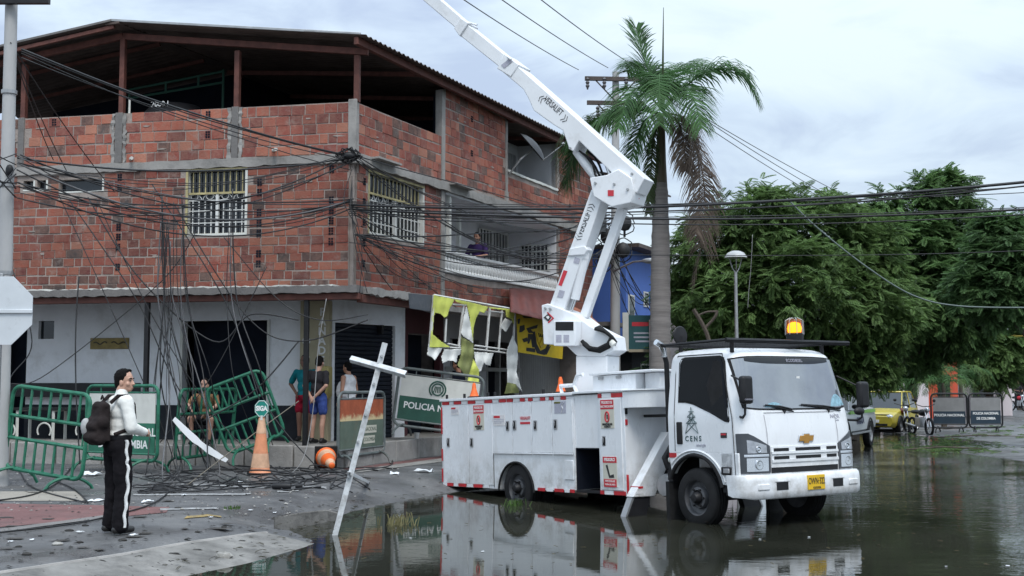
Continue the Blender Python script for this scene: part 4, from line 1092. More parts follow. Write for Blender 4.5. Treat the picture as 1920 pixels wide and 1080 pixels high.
# wheels
RIMK = M('dark grey wheel steel', (.095, .097, .105), .5, metal=.3, var=.3, vs=8)
def wheel(x, y, out, r=.37, w=.23, name='wheel', dual=False):
    wt_ = MB(); s = out
    wt_.lathe([(r * .62, -.5 * w), (r * .9, -.5 * w), (r * .985, -.42 * w), (r, -.3 * w), (r, .3 * w), (r * .985, .42 * w), (r * .9, .5 * w), (r * .8, .53 * w), (r * .62, .46 * w)], 36, (x, y, r - .015), 'y', cap=False)
    for k in range(4):      # tread ribs
        yy = y + w * (-.3 + .2 * k)
        wt_.tube([(x + (r + .001) * cos(t), yy, r - .015 + (r + .001) * sin(t)) for t in np.linspace(0, 2 * pi, 37)[:-1]], .012, 5, closed=True)
    wo = bpy.data.objects.new(name, None); COL.objects.link(wo); wo.parent = trk
    wt_.build('tyre', RUBBER, wo, smooth=True, sharp=50)
    rm = MB(); rm.lathe([(.0, .1 * w * s), (.09, .12 * w * s), (.10, .42 * w * s), (.135, .40 * w * s), (.15, .15 * w * s), (r * .55, .2 * w * s), (r * .6, .44 * w * s), (r * .64, .46 * w * s), (r * .64, -.4 * w * s)], 30, (x, y, r - .015), 'y')
    rim = rm.build('rim', RIMK, wo, smooth=True, sharp=30)
    hb = MB(); hb.lathe([(.0, .75 * w * s), (.05, .73 * w * s), (.07, .6 * w * s), (.08, .4 * w * s)], 16, (x, y, r - .015), 'y', cap=False)
    for k in range(6):
        a = k * pi / 3; hb.cyl((x + .115 * cos(a), y + .38 * w * s, r - .015 + .115 * sin(a)), (x + .115 * cos(a), y + .52 * w * s, r - .015 + .115 * sin(a)), .014, n=6)
    hb.build('hub', BLACK, wo, smooth=True, sharp=40)
    return wo
wheel(-.80, -.93, -1); wheel(-.80, .93, 1)
for y, s in ((-.96, -1), (-.70, -1), (.96, 1), (.70, 1)):
    wheel(AX, y, s, r=.37, w=.22)

# cab: a shell lofted from plan sections
def hw(z): return np.interp(z, [.4, 1.4, 2.12, 2.27], [1.06, 1.06, .985, .92])
def xf(z): return np.interp(z, [.4, .9, 1.2, 1.46, 1.5, 2.12, 2.2, 2.28], [.075, .085, .07, .02, .005, -.15, -.2, -.33])
RC = .2
def fx(y, z):
    a = abs(y); h = hw(z); b = xf(z) + .06 * (1 - (min(a, h) / h) ** 2)
    if a > h - RC:
        t = min((a - h + RC) / RC, .9999); b -= RC * (1 - sqrt(1 - t * t))
    return b
def ring(z, xr, sc=1.0):
    h = hw(z) * sc; ys = [-h + RC * (1 - cos(t)) for t in np.linspace(0, pi / 2, 8)] + list(np.linspace(-h + RC, h - RC, 11)[1:-1]) + [h - RC * (1 - cos(t)) for t in np.linspace(pi / 2, 0, 8)]
    fr_ = []
    for y in ys:
        yy = y / sc; fr_.append((fx(yy, z) * (1 if sc == 1 else 1) - (0 if sc == 1 else (1 - sc) * 1.0), y, z))
    x1 = fr_[0][0]
    left = [(xr + (x1 - xr) * t, -h, z) for t in np.linspace(0, 1, 6)[:-1]]; rgt = [(x, -y, z_) for x, y, z_ in reversed(left)]
    return left + fr_ + rgt
def loft(rings, cap0=True, cap1=True):
    mb = MB(); n = len(rings[0]); vs = [p for r_ in rings for p in r_]; fs = []
    for i in range(len(rings) - 1):
        for k in range(n):
            k2 = (k + 1) % n; fs.append((i * n + k, i * n + k2, (i + 1) * n + k2, (i + 1) * n + k))
    if cap0: fs.append(tuple(range(n - 1, -1, -1)))
    if cap1: fs.append(tuple((len(rings) - 1) * n + k for k in range(n)))
    return mb.add(vs, fs)
zs = [.93, 1.0, 1.1, 1.25, 1.4, 1.46, 1.5, 1.65, 1.8, 1.95, 2.08, 2.14, 2.18]
rs_ = [ring(z, -1.27 + .06 * max(0, z - 1.6)) for z in zs] + [ring(2.225, -1.22, .985), ring(2.255, -1.19, .95), ring(2.272, -1.14, .88), ring(2.278, -1.0, .7)]
cabm = loft(rs_).build('cab', TRUCK, trk, smooth=True, sharp=50)
loft([ring(z, -.30) for z in (.66, .75, .85, .927)]).build('front_panel', TRUCK, cabm, smooth=True, sharp=50)
# lower door skirt with wheel arch
for sgn in (-1, 1):
    ax_, az_, ar_ = -.80, .40, .50
    pl_ = [(-1.27, .93), (-1.27, .86)] + [(ax_ + ar_ * cos(t), az_ + ar_ * sin(t)) for t in np.linspace(2.62, .28, 16)] + [(-.26, .53), (.0, .53), (.0, .93)]
    mb = MB(); mb.prism(pl_ if sgn > 0 else pl_[::-1], sgn * (1.06 - .1), sgn * 1.06, lambda p, q, a: (p, a, q)); mb.build('door_skirt', TRUCK, cabm, bevel=.01)
    mb = MB(); mb.tube([(ax_ + (ar_ + .0) * cos(t), sgn * 1.055, az_ + (ar_ + .0) * sin(t)) for t in np.linspace(2.75, .2, 20)], .028, 8); mb.build('arch_trim', RUBBER, cabm, smooth=True)
    mb = MB(); mb.tube([(ax_ + (ar_ + .08) * cos(t), sgn * 1.062, az_ + (ar_ + .06) * sin(t)) for t in np.linspace(2.4, .3, 20)], .014, 6); mb.build('arch_flare', TRUCK, cabm, smooth=True)
    mb = MB(); mb.box(-1.3, -.1, min(sgn * .5, sgn * .95), max(sgn * .5, sgn * .95), .86, .93); mb.box(-.32, -.05, min(sgn * .5, sgn * .99), max(sgn * .5, sgn * .99), .4, .9); mb.box(-1.36, -1.28, min(sgn * .7, sgn * 1.0), max(sgn * .7, sgn * 1.0), .45, .95); mb.build('wheel_housing', BLACK, trk)
    tb('cab_step', BLACK, -.32, .0, min(sgn * .8, sgn * 1.04), max(sgn * .8, sgn * 1.04), .43, .52, .012, cabm)
    MB().box(-1.35, -1.28, min(sgn * .8, sgn * 1.07), max(sgn * .8, sgn * 1.07), .02, .55).build('mud_flap', RUBBER, trk)
    tb('reflector_strip', RED, -1.262, -1.13, min(sgn * 1.05, sgn * 1.066), max(sgn * 1.05, sgn * 1.066), .865, .925, 0, cabm)
tb('step_lamp', ORANGE, -.14, -.02, -1.045, -1.035, .455, .48, 0, cabm)
# glazing
WS = M('windscreen glass', (.13, .145, .165), .03, var=.3, vs=1.5); WS.node_tree.nodes['Principled BSDF'].inputs['IOR'].default_value = 3.0  # pale mottled base colour stands in for the reflected cloudy sky
SWG = M('tinted side glass', (.004, .005, .008), .05, var=.1); SWG.node_tree.nodes['Principled BSDF'].inputs['IOR'].default_value = 1.25
def patch(ys, z0, z1, off, back, mat, name, parent, nz=4, bevel=0, smooth=True):
    # strip of cab front between z0(y) and z1(y)
    f0 = z0 if callable(z0) else (lambda y: z0); f1 = z1 if callable(z1) else (lambda y: z1)
    n = len(ys); fr_ = []; bk = []
    for j in range(nz + 1):
        for y in ys:
            z = f0(y) + (f1(y) - f0(y)) * j / nz
            a = abs(y); nx, ny = 1.0, 0.0
            if a > hw(z) - RC:
                t = min((a - hw(z) + RC) / RC, .98); nx, ny = sqrt(1 - t * t), math.copysign(t, y)
            x = fx(y, z)
            fr_.append((x + off * nx, y + off * ny, z)); bk.append((x + back * nx, y + back * ny, z))
    mb = MB(); N = len(fr_); fs = []
    for j in range(nz):
        for i in range(n - 1):
            q = (j * n + i, j * n + i + 1, (j + 1) * n + i + 1, (j + 1) * n + i); fs.append(q); fs.append(tuple(N + k for k in reversed(q)))
    rim = [i for i in range(n)] + [(j + 1) * n - 1 for j in range(1, nz + 1)] + [nz * n + i for i in range(n - 2, -1, -1)] + [j * n for j in range(nz - 1, 0, -1)]
    for a, b in zip(rim, rim[1:] + rim[:1]):
        fs.append((b, a, N + a, N + b))
    mb.add(fr_ + bk, fs)
    return mb.build(name, mat, parent, smooth=smooth, sharp=40, bevel=bevel)
YW = [-.955, -.93, -.9, -.86, -.8, -.7] + list(np.linspace(-.5, .5, 9)) + [.7, .8, .86, .9, .93, .955]
def wtop(y): return 2.135 - .035 * (abs(y) / .95) ** 6
def wbot(y): return 1.475 + .03 * (abs(y) / .95) ** 6
rubber_s = patch(YW, lambda y: wbot(y) - .02, lambda y: wtop(y) + .02, .004, -.01, RUBBER, 'windscreen_seal', cabm, 8)
YV = [y * .975 for y in YW]
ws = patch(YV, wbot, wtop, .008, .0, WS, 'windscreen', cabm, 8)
patch([y for y in YV if abs(y) < .8], lambda y: wtop(y) - .085 + .05 * (abs(y) / .8) ** 4, lambda y: wtop(y) - .001, .0095, .002, M('windscreen visor band', (.006, .007, .01), .1), 'visor_band', ws, 2)
def ftext(body, size, mat, y, z, off, parent, sx=1, **k):
    x = fx(y, z); dy = (fx(y + .02, z) - fx(y - .02, z)) / .04; dz = (fx(y, z + .02) - fx(y, z - .02)) / .04
    return text(body, size, mat, parent, frame((x + off, y, z), (dy, 1, 0), (dz, 0, 1)), sx=sx, **k)
ftext('ECODIESEL', .055, PRINT_G, .10, 2.095, .0115, ws, 1.15)
MB().box(0, .004, -.03, .03, -.02, .02).xf(Matrix.Translation((fx(.1, 1.87) + .006, .1, 1.87))).build('toll_tag', PRINT_W, ws)
PALEB = M('pale blue paper', (.22, .38, .46), .7, var=.35, vs=25)
for y0, y1, h_ in ((-.62, -.28, .06), (.62, .93, .15)):   # things lying on the dashboard, behind the glass line
    patch(list(np.linspace(y0, y1, 9)), lambda y: wbot(y) + .012, lambda y, a=y0, b=y1, q=h_: wbot(y) + .02 + q * (1 - ((y - (a + b) / 2) / ((b - a) / 2)) ** 2), .0093, .002, PALEB, 'dashboard_papers', ws, 2)
sw = [(-1.06, 1.605), (-.92, 1.60), (-.78, 1.575), (-.5, 1.46), (-.24, 1.345), (-.17, 1.335), (-.155, 1.36), (-.275, 2.06), (-.31, 2.12), (-.38, 2.145), (-.98, 2.155), (-1.04, 2.14), (-1.065, 2.08)]
def grow(poly, g):
    cx_ = sum(p[0] for p in poly) / len(poly); cz_ = sum(p[1] for p in poly) / len(poly)
    return [(p[0] + g * (1 if p[0] > cx_ else -1), p[1] + g * (1 if p[1] > cz_ else -1)) for p in poly]
for sgn in (-1, 1):
    for g, o0, o1, mt, nm_ in ((.022, -.03, .005, RUBBER, 'window_seal'), (0, -.03, .009, SWG, 'side_window')):
        pl_ = grow(sw, g); mb = MB()
        mb.prism(pl_ if sgn > 0 else pl_[::-1], o0, o1, lambda p, q, a: (p, sgn * (hw(q) + a), q)); mb.build(nm_, mt, cabm)
    mb = MB(); hd = [(-1.10, .955), (-.0, .955)]
    for (xa, za), (xb, zb) in [((-1.15, .95), (-1.15, 2.2)), ((-1.15, 2.2), (-.32, 2.19)), ((-.32, 2.19), (-.09, 1.36)), ((-.09, 1.36), (-.06, .56))]:
        mb.tube([(xa + (xb - xa) * t, sgn * (hw(za + (zb - za) * t) + .001), za + (zb - za) * t) for t in np.linspace(0, 1, 6)], .006, 4)
    mb.build('door_seam', BLACK, cabm)
    tb('door_handle', BLACK, -1.105, -1.0, min(sgn * 1.05, sgn * 1.075), max(sgn * 1.05, sgn * 1.075), 1.04, 1.33, .02, cabm)
    tb('side_lamp', BLACK, -.30, -.13, min(sgn * 1.05, sgn * 1.085), max(sgn * 1.05, sgn * 1.085), .66, .76, .015, cabm)
    tb('lamp_lens', ALU, -.255, -.15, min(sgn * 1.08, sgn * 1.09), max(sgn * 1.08, sgn * 1.09), .68, .74, .006, cabm)
tb('badge', PRINT_K, -.30, -.19, -1.066, -1.058, 1.12, 1.185, .004, cabm); tb('badge', PRINT_R, -.29, -.20, -1.0685, -1.0665, 1.155, 1.175, 0, cabm)
# utility emblem on the door
DG = M('grey green print', (.06, .105, .11), .5)
dm = MB(); yy = -1.0665
def ln(a, b, w=.0045): dm.tube([(a[0], yy, a[1]), (b[0], yy, b[1])], w, 4)
ex, ez = -.82, 1.18
for s in (-1, 1):
    ln((ex + s * .12, ez), (ex + s * .035, ez + .2)); ln((ex + s * .035, ez + .2), (ex, ez + .34)); ln((ex + s * .12, ez), (ex - s * .05, ez + .12)); ln((ex + s * .05, ez + .12), (ex - s * .03, ez + .2))
    ln((ex - s * .09, ez + .14), (ex + s * .03, ez + .2)); ln((ex - s * .07, ez + .22), (ex + s * .02, ez + .27))
for w_2, z in ((.10, .13), (.075, .21), (.05, .28)):
    ln((ex - w_2, ez + z), (ex + w_2, ez + z))
dm.build('utility_emblem', DG, cabm)
text('CENS', .095, DG, cabm, frame((-.80, -1.0635, 1.11), (1, 0, 0), (0, 0, 1)), sp=1.5, bold=.002); text('energía', .06, PRINT_G, cabm, frame((-.66, -1.0635, 1.03), (1, 0, 0), (0, 0, 1)))
# lamps, grille, badge
LAMPG = M('headlamp glass', (.42, .43, .46), .12, metal=.6, var=.25, vs=14)
LAMPB = M('grey lamp bezel', (.075, .08, .09), .3, metal=.4)
LENS = M('bright lamp reflector', (.8, .82, .86), .12, metal=.9, var=.1)
for s in (-1, 1):
    ys = sorted(s * y for y in (1.045, 1.03, 1.0, .95, .88, .8, .72, .64))
    def top_(y): return 1.17 - .16 * np.interp(abs(y), [.64, .95], [1, 0])
    hl = patch(ys, .675, top_, .014, -.01, LAMPB, 'headlamp', cabm, 6)
    for nm_, a, b, z0, z1, mt in (('lamp_lens', .68, .98, .70, .865, LENS), ('lamp_lens', .70, .97, .925, 1.0, LAMPG), ('led_strip', .67, 1.0, .88, .91, LENS)):
        patch(sorted(s * y for y in np.linspace(a, b, 8)), z0, lambda y, q=z1, w=nm_: q + (.09 * np.interp(abs(y), [.64, .95], [0, 1]) if q == 1.0 else 0), .019, .005, mt, nm_, hl, 4)
    for z, r in ((.782, .065), (.97, .045)):
        mb = MB(); x = fx(.83, z) + .012
        mb.lathe([(r, .0), (r, .012), (r * .8, .014), (r * .5, .006), (.01, .01)], 18, (x, s * .83, z), 'x'); mb.build('bulb_bowl', CHROME, hl, smooth=True)
gy_ = list(np.linspace(-.62, .62, 13))
patch(gy_, .74, 1.0, .012, -.01, TRUCK, 'grille', cabm, 3)
for z0, z1 in ((.938, .978), (.838, .878)):
    for a, b in ((-.58, -.32), (-.2, .27), (.39, .59)):
        patch(list(np.linspace(a, b, 6)), z0, z1, .0155, .005, BLACK, 'grille_slot', cabm, 1, smooth=False)
for z0, z1 in ((.905, .935), (.80, .835)):
    patch(gy_, z0, z1, .026, .010, TRUCK, 'grille_bar', cabm, 1)
patch(gy_, .67, .745, .006, -.01, BLACK, 'lower_intake', cabm, 1)
for s in (-1, 1):
    mb = MB(); mb.tube([(fx(s * .66, z) + .004, s * .66, z) for z in np.linspace(1.03, 1.4, 6)] , .006, 4); mb.build('panel_seam', PLAST_G, cabm)
mb = MB(); mb.tube([(fx(y, 1.42) + .003, y, 1.425) for y in np.linspace(-.66, .66, 12)], .006, 4); mb.build('panel_seam', PLAST_G, cabm)
bow = [(-.15, -.012), (-.13, .05), (-.055, .05), (-.05, .072), (.065, .072), (.06, .05), (.15, .05), (.13, -.03), (.05, -.03), (.045, -.062), (-.065, -.062), (-.06, -.03), (-.155, -.03)]
bx_ = fx(.02, 1.08)
MB().prism([(p * .86, q * .86) for p, q in bow], bx_ + .012, bx_ + .022, lambda p, q, a: (a, p + .02, q + 1.08)).build('grille_badge', M('gold badge', (.52, .26, .06), .3, metal=.7), cabm, bevel=.003)
MB().prism(bow, bx_ - .01, bx_ + .012, lambda p, q, a: (a, p + .02, q + 1.08)).build('badge_rim', CHROME, cabm, bevel=.004)
ftext('NQR', .075, PRINT_G, .66, 1.36, .004, cabm, 1.2); ftext('turbo', .03, PRINT_G, .70, 1.31, .004, cabm)
# bumper
def bxp(y): 
    a = abs(y); x = .15 + .05 * (1 - (a / 1.12) ** 2)
    if a > .92: t = min((a - .92) / .2, 1); x -= .2 * (1 - sqrt(max(0, 1 - t * t)))
    return x
ysb = [-1.12, -1.115, -1.1, -1.07, -1.02, -.95] + list(np.linspace(-.85, .85, 13)) + [.95, 1.02, 1.07, 1.1, 1.115, 1.12]
mb = MB(); secs = []
prof = [(-.10, .38), (-.02, .355), (-.0, .37), (.012, .45), (.012, .58), (.0, .635), (-.03, .66), (-.12, .66)]
for y in ysb: secs.append([(bxp(y) + dx - .0, y, z + .03 * max(0, abs(y) - .95) / .17 * (1 if z < .5 else 0)) for dx, z in prof])
npf = len(prof); vs = [p for s_ in secs for p in s_]; fs = []
for i in range(len(secs) - 1):
    for k in range(npf):
        k2 = (k + 1) % npf; fs.append((i * npf + k, i * npf + k2, (i + 1) * npf + k2, (i + 1) * npf + k))
fs += [tuple(range(npf))[::-1], tuple((len(secs) - 1) * npf + k for k in range(npf))]
mb.add(vs, fs); bmp = mb.build('bumper', TRUCK, trk, smooth=True, sharp=50)
def bpatch(name, mat, y0, y1, z0, z1, off=.004, back=-.02, bevel=0):
    mb = MB(); ys = np.linspace(y0, y1, 5)
    v = [(bxp(y) + .012 + o, y, z) for o in (off, back) for z in (z0, z1) for y in ys]; f = []
    for i in range(4):
        f += [(i, i + 1, 6 + i, 5 + i), (10 + i, 15 + i, 16 + i, 11 + i), (i, 10 + i, 11 + i, i + 1), (5 + i, 6 + i, 16 + i, 15 + i)]
    f += [(0, 5, 15, 10), (4, 14, 19, 9)]
    mb.add(v, f); return mb.build(name, mat, bmp, bevel=bevel)
for s in (-1, 1):
    bpatch('bumper_slot', BLACK, *sorted((s * .42, s * .62)), .46, .56)
    bpatch('slot_rim', TRUCK, *sorted((s * .39, s * .65)), .565, .575, .008)
    bpatch('fog_lamp_cover', TRUCK, *sorted((s * .74, s * .93)), .47, .545, .012, -.01, .01)
pl_ = bpatch('number_plate', M('yellow plate', (.72, .45, .015), .5, var=.05), -.075, .245, .44, .625, .014, -.01, .004)
text('OWN·322', .118, PRINT_K, pl_, frame((bxp(.085) + .0285, .085, .545), (0, 1, 0), (0, 0, 1)), sx=.60, bold=.0); text('CUCUTA', .035, PRINT_K, pl_, frame((bxp(.085) + .0285, .085, .463), (0, 1, 0), (0, 0, 1)), bold=.001)
# wipers
for (y0, y1, ya) in ((-.62, -.10, -.14), (.02, .86, .80)):
    mb = MB(); mb.tube([(fx(y, 1.47) + .02, y, z) for y, z in ((ya + .0, 1.435), ((ya + y0) / 2 - .0, 1.485), (y0 + .08, 1.515))], .009, 5)
    mb.tube([(fx(y, 1.5) + .024, y, z) for y, z in ((y0, 1.52), ((y0 + y1) / 2, 1.50), (y1 - .05, 1.462))], .011, 5); mb.build('wiper', BLACK, cabm)
for y in (-.30, .55):
    MB().prism([(-.03, .02), (.03, .02), (0, -.025)], fx(y, 1.42) - .005, fx(y, 1.42) + .014, lambda p, q, a: (a, y + p, 1.435 + q)).build('washer_jet', BLACK, cabm)
# mirrors
for s in (-1, 1):
    c = Vector((.13, s * 1.02, 1.71)) if s < 0 else Vector((.10, 1.22, 1.64))
    m_ = MB(); m_.box(c.x - .05, c.x + .05, c.y - .095, c.y + .095, c.z - .175, c.z + .175)
    mr_ = m_.build('mirror', BLACK, cabm, bevel=.04, seg=3)
    m_ = MB(); m_.tube([(c.x - .02, c.y, c.z - .15), (c.x - .03, c.y, c.z - .30), (c.x - .09, c.y - s * .02, c.z - .34), (c.x - .15, s * .99, c.z - .33)], .016, 7); m_.build('mirror_arm', BLACK, cabm, smooth=True); m_ = MB(); m_.tube([(c.x - .03, c.y, c.z + .1), (-.14, s * .99, 1.9)], .012, 6); m_.build('mirror_stay', BLACK, cabm, smooth=True)
    if s < 0: text('CHEVROLET', .028, PRINT_G, mr_, frame((c.x + .0525, c.y, c.z - .12), (0, 1, 0), (0, 0, 1)))
m_ = MB(); m_.ball((.16, 1.06, 1.42), .09, 12, sc=(.5, 1.1, .6)); m_.build('round_mirror', BLACK, cabm, smooth=True)
# roof rack with beacon
rk = MB()
for y in (-1.05, 1.05): rk.tube([(-1.32, y, 2.35), (-.12, y, 2.35)], .022, 7)
for x in (-1.32, -.12): rk.tube([(x, -1.08, 2.35), (x, 1.25, 2.35)], .026, 7)
rk.tube([(-.12, -1.08, 2.33), (-.12, 1.25, 2.33)], .02, 6)
for x, y in ((-1.2, -.85), (-.25, -.85), (-1.2, .85), (-.25, .85)): rk.tube([(x, y, 2.2), (x, y, 2.35)], .028, 7)
rack = rk.build('roof_rack', BLACK, trk, smooth=True)
ms_ = MB()
for i in range(26): ms_.tube([(-1.3 + i * .047, -1.04, 2.352), (-1.3 + i * .047, 1.04, 2.352)], .004, 4)
for i in range(22): ms_.tube([(-1.31, -1.0 + i * .095, 2.348), (-.13, -1.0 + i * .095, 2.348)], .005, 4)
tag(ms_.build('rack_mesh', BLACK, rack), kind='stuff')
m_ = MB(); m_.lathe([(0, -.02), (.12, -.01), (.13, .0), (.12, .012), (0, .03)], 20, (-1.3, -.76, 2.49), 'x'); m_.tube([(-1.3, -.76, 2.35), (-1.3, -.76, 2.43)], .02, 6); m_.build('convex_mirror', BLACK, rack, smooth=True)
bc = MB(); by_, bx0 = .30, -.22;  bc.lathe([(.11, 2.36), (.115, 2.46), (.09, 2.475)], 18, (bx0, by_, 0)); bcn = bc.build('beacon', BLACK, trk, smooth=True)
LMP = emit('lit amber beacon', (1.0, .42, .01), 4.0)
m_ = MB(); m_.lathe([(.055, 2.475), (.065, 2.53), (.05, 2.59), (.02, 2.61)], 16, (bx0, by_, 0)); m_.build('beacon_lamp', LMP, bcn, smooth=True)
AMB = M('amber plastic dome', (.55, .2, .04), .15); AMB.node_tree.nodes['Principled BSDF'].inputs['Transmission Weight'].default_value = .93
m_ = MB(); m_.lathe([(.105, 2.475), (.10, 2.62), (.085, 2.65), (.0, 2.655)], 18, (bx0, by_, 0), cap=False); m_.build('beacon_dome', AMB, bcn, smooth=True)
m_ = MB()
for k in range(8):
    a = k * pi / 4 + .2; m_.tube([(bx0 + .125 * cos(a), by_ + .125 * sin(a), 2.45), (bx0 + .12 * cos(a), by_ + .12 * sin(a), 2.64), (bx0 + .05 * cos(a), by_ + .05 * sin(a), 2.675)], .006, 4)
m_.build('beacon_guard', TIN, bcn)
for pos in ((-.6, -.2), ):
    MB().box(pos[0] - .1, pos[0] + .1, pos[1] - .03, pos[1] + .12, 2.37, 2.395).build('rack_tag', PANELW, rack)

# lifting boom, raised towards the rear; measured on its own upright plane
TI = TR_M.inverted()
T0 = Vector((1.33, 19.15, 0)); bd = Vector((-.88, .475, 0)).normalized(); bn = Vector((-bd.y, bd.x, 0)); bn = bn if bn.y > 0 else -bn
def BP(u, v, o=0.0):
    r_ = ray(u, v); e0 = EYE; k = ((T0 - e0).dot(bn)) / r_.dot(bn)
    return e0 + r_ * k + bn * o
def bprism(name, poly, o0, o1, mat, parent=None, bevel=.012):
    mb = MB(); n = len(poly)
    mb.add([BP(u, v, o0) for u, v in poly] + [BP(u, v, o1) for u, v in poly], [tuple(range(n)), tuple(range(2 * n - 1, n - 1, -1))] + [(i, n + i, n + (i + 1) % n, (i + 1) % n) for i in range(n)])
    mb.xf(TI); return mb.build(name, mat, parent or trk, bevel=bevel)
def btube(name, pts, r, mat, o=0.0, parent=None, n=10):
    mb = MB(); mb.tube([BP(u, v, o) for u, v in pts], r, n); mb.xf(TI); return mb.build(name, mat, parent or trk, smooth=True)
ped = bprism('boom_pedestal', [(1092, 668), (1150, 668), (1150, 742), (1092, 742)], -.24, .24, TRUCK2)
tur = bprism('boom_turret', [(1029, 574), (1040, 571), (1090, 590), (1118, 612), (1150, 628), (1160, 632), (1163, 658), (1146, 669), (1095, 668), (1074, 648), (1033, 646)], -.26, .26, TRUCK2)
lb = bprism('lower_boom', [(1039, 574), (1066, 586), (1138, 372), (1117, 358)], -.17, .15, TRUCK2)
bprism('boom_rib', [(1044, 572), (1048, 574), (1121, 362), (1118, 361)], -.175, -.172, TRUCK2, lb, 0)
strut = bprism('leveling_strut', [(1086, 592), (1100, 596), (1172, 392), (1158, 386)], .0, .13, TRUCK2)
kn = bprism('boom_knuckle', [(1119, 338), (1150, 333), (1172, 322), (1196, 338), (1202, 362), (1196, 384), (1160, 392), (1146, 384), (1126, 372)], -.27, .25, TRUCK2)
ub = bprism('upper_boom', [(968, 117), (1218, 338), (1204, 366), (1182, 352), (1096, 268), (1086, 288), (1078, 284), (1066, 249), (1048, 238), (1012, 212), (1001, 188), (992, 172), (950, 137)], -.21, .19, TRUCK2)
cyl_ = btube('lift_cylinder', [(1082, 282), (1098, 305), (1128, 344)], .085, TRUCK2, .0)
btube('cylinder_rod', [(1140, 305), (1152, 340)], .03, CHROME, -.1)
for k, (dx, dy) in enumerate(((0, 0), (5, 4), (-4, 5), (8, -2))):
    btube('hydraulic_hose', [(1092 + dx, 285 + dy), (1106 + dx, 296 + dy), (1118 + dx * .6, 312 + dy), (1122 + dx, 330), (1133 + dx * .4, 342)], .018, RUBBER, -.12 + .05 * k, ub, 6)
mid = bprism('middle_boom', [(880, 46), (970, 119), (953, 136), (870, 70)], -.15, .14, TRUCK2)
bprism('boom_collar', [(873, 38), (888, 48), (872, 73), (861, 58)], -.18, .17, TRUCK2, mid)
bprism('boom_collar', [(957, 106), (985, 127), (970, 150), (944, 134)], -.225, .205, TRUCK2, mid)
btube('collar_pin', [(880, 44), (900, 50)], .02, TRUCK2, -.1, mid, 6); btube('collar_pin', [(965, 113), (972, 118)], .02, TRUCK2, -.25, mid, 6)
bprism('inner_boom', [(660, -115), (680, -130), (880, 44), (866, 60)], -.11, .10, TRUCK2)
hc = btube('boom_cylinder', [(1102, 476), (1082, 562)], .075, TRUCK2, -.08); btube('cylinder_cap', [(1100, 466), (1098, 486)], .095, TRUCK2, -.08, hc); btube('cylinder_rod', [(1082, 560), (1070, 596)], .035, CHROME, -.08, hc)
bprism('cylinder_bracket', [(1078, 468), (1106, 463), (1112, 470), (1106, 480), (1074, 482)], -.2, .0, TRUCK2, lb)
for u, v in ((1046, 581), (1037, 580), (1165, 350), (1130, 348), (1080, 282), (1195, 330), (1190, 360)):
    mb = MB(); p = BP(u, v, -.20 if v < 340 and u != 1130 else -.265); mb.cyl(p, p - bn * .03, .02, n=8); mb.xf(TI); mb.build('boom_pin', TIN, ub if v < 340 else kn, smooth=True)
cbx = bprism('control_box', [(1064, 604), (1104, 604), (1104, 650), (1064, 650)], -.50, -.26, TRUCK2)
bprism('control_recess', [(1068, 606), (1101, 606), (1101, 622), (1068, 622)], -.505, -.49, BLACK, cbx, .003)
for u in (1074, 1088): bprism('sticker', [(u - 5, 630), (u + 5, 630), (u + 5, 644), (u - 5, 644)], -.505, -.498, PRINT_G, cbx, 0)
for k in range(6):
    a = random.uniform(-.1, .1); pts = [(1108 + random.uniform(-3, 3), 640 + 2 * k), (1118, 650 + 2 * k + random.uniform(-3, 3)), (1138, 655 + 2 * k), (1156, 646 + k * 2), (1163, 632 + 2 * k), (1150, 622 + k), (1132, 618 - k)]
    btube('control_cable', pts, .03, RUBBER, -.33 + .03 * k, tur, 6)
btube('turret_cap', [(1158, 640), (1166, 648)], .05, PANELW, -.3, tur)
def btext(body, u0, v0, u1, v1, size, off, parent, flip=False, sx=.8):
    a, b = BP(u0, v0, off), BP(u1, v1, off); d = (b - a).normalized(); up = d.cross(bn) * 1
    up = bn.cross(d)
    nrm = -bn; z = nrm.cross(d)
    m = TI @ frame((a + b) / 2, d, z)
    return text(body, size, PRINT_K, parent, m, sx=sx, bold=.0)
btext('VERSALIFT', 1031, 188, 1066, 220, .145, -.213, ub, sx=.62); btext('VERSALIFT', 1096, 441, 1114, 396, .15, -.173, lb, sx=.62)
for (u, v), (du, dv) in (((1026, 190), (-4, -4)), ((1070, 228), (4, 4))):
    d = Vector((du, dv)).normalized(); n2_ = Vector((-d.y, d.x))
    for k in (0, 5):
        pts = [(u - d.x * (k) + n2_.x * 7, v - d.y * k + n2_.y * 7), (u + d.x * (4 - k), v + d.y * (4 - k)), (u - d.x * k - n2_.x * 7, v - d.y * k - n2_.y * 7)]
        btube('chevron_print', pts, .006, PRINT_K, -.212, ub, 4)
for (u, v), (du, dv) in (((1093, 448), (-.37, .93)), ((1118, 389), (.37, -.93))):
    d = Vector((du, dv)).normalized(); n2_ = Vector((-d.y, d.x))
    for k in (0, 6):
        pts = [(u - d.x * (k) + n2_.x * 6, v - d.y * k + n2_.y * 6), (u + d.x * (4 - k), v + d.y * (4 - k)), (u - d.x * k - n2_.x * 6, v - d.y * k - n2_.y * 6)]
        btube('chevron_print', pts, .006, PRINT_K, -.172, lb, 4)
def diamond(u, v, r, off, parent):
    bprism('emblem', [(u - r, v), (u, v - r * .8), (u + r * .6, v), (u, v + r * .8)], off - .004, off, PRINT_K, parent, 0)
    bprism('emblem', [(u - r * .5, v - r * .15), (u, v - r * .4), (u + r * .3, v - .1 * r), (u, v + r * .35)], off - .006, off - .0045, PRINT_W, parent, 0)
    bprism('emblem', [(u - r * .1, v - r * 1.15), (u + r * 1.2, v + .1 * r), (u + .1 * r, v + r * 1.15), (u - .1 * r, v + r * .95), (u + r * .85, v + .1 * r), (u - .3 * r, v - r)], off - .004, off, PRINT_R, parent, 0)
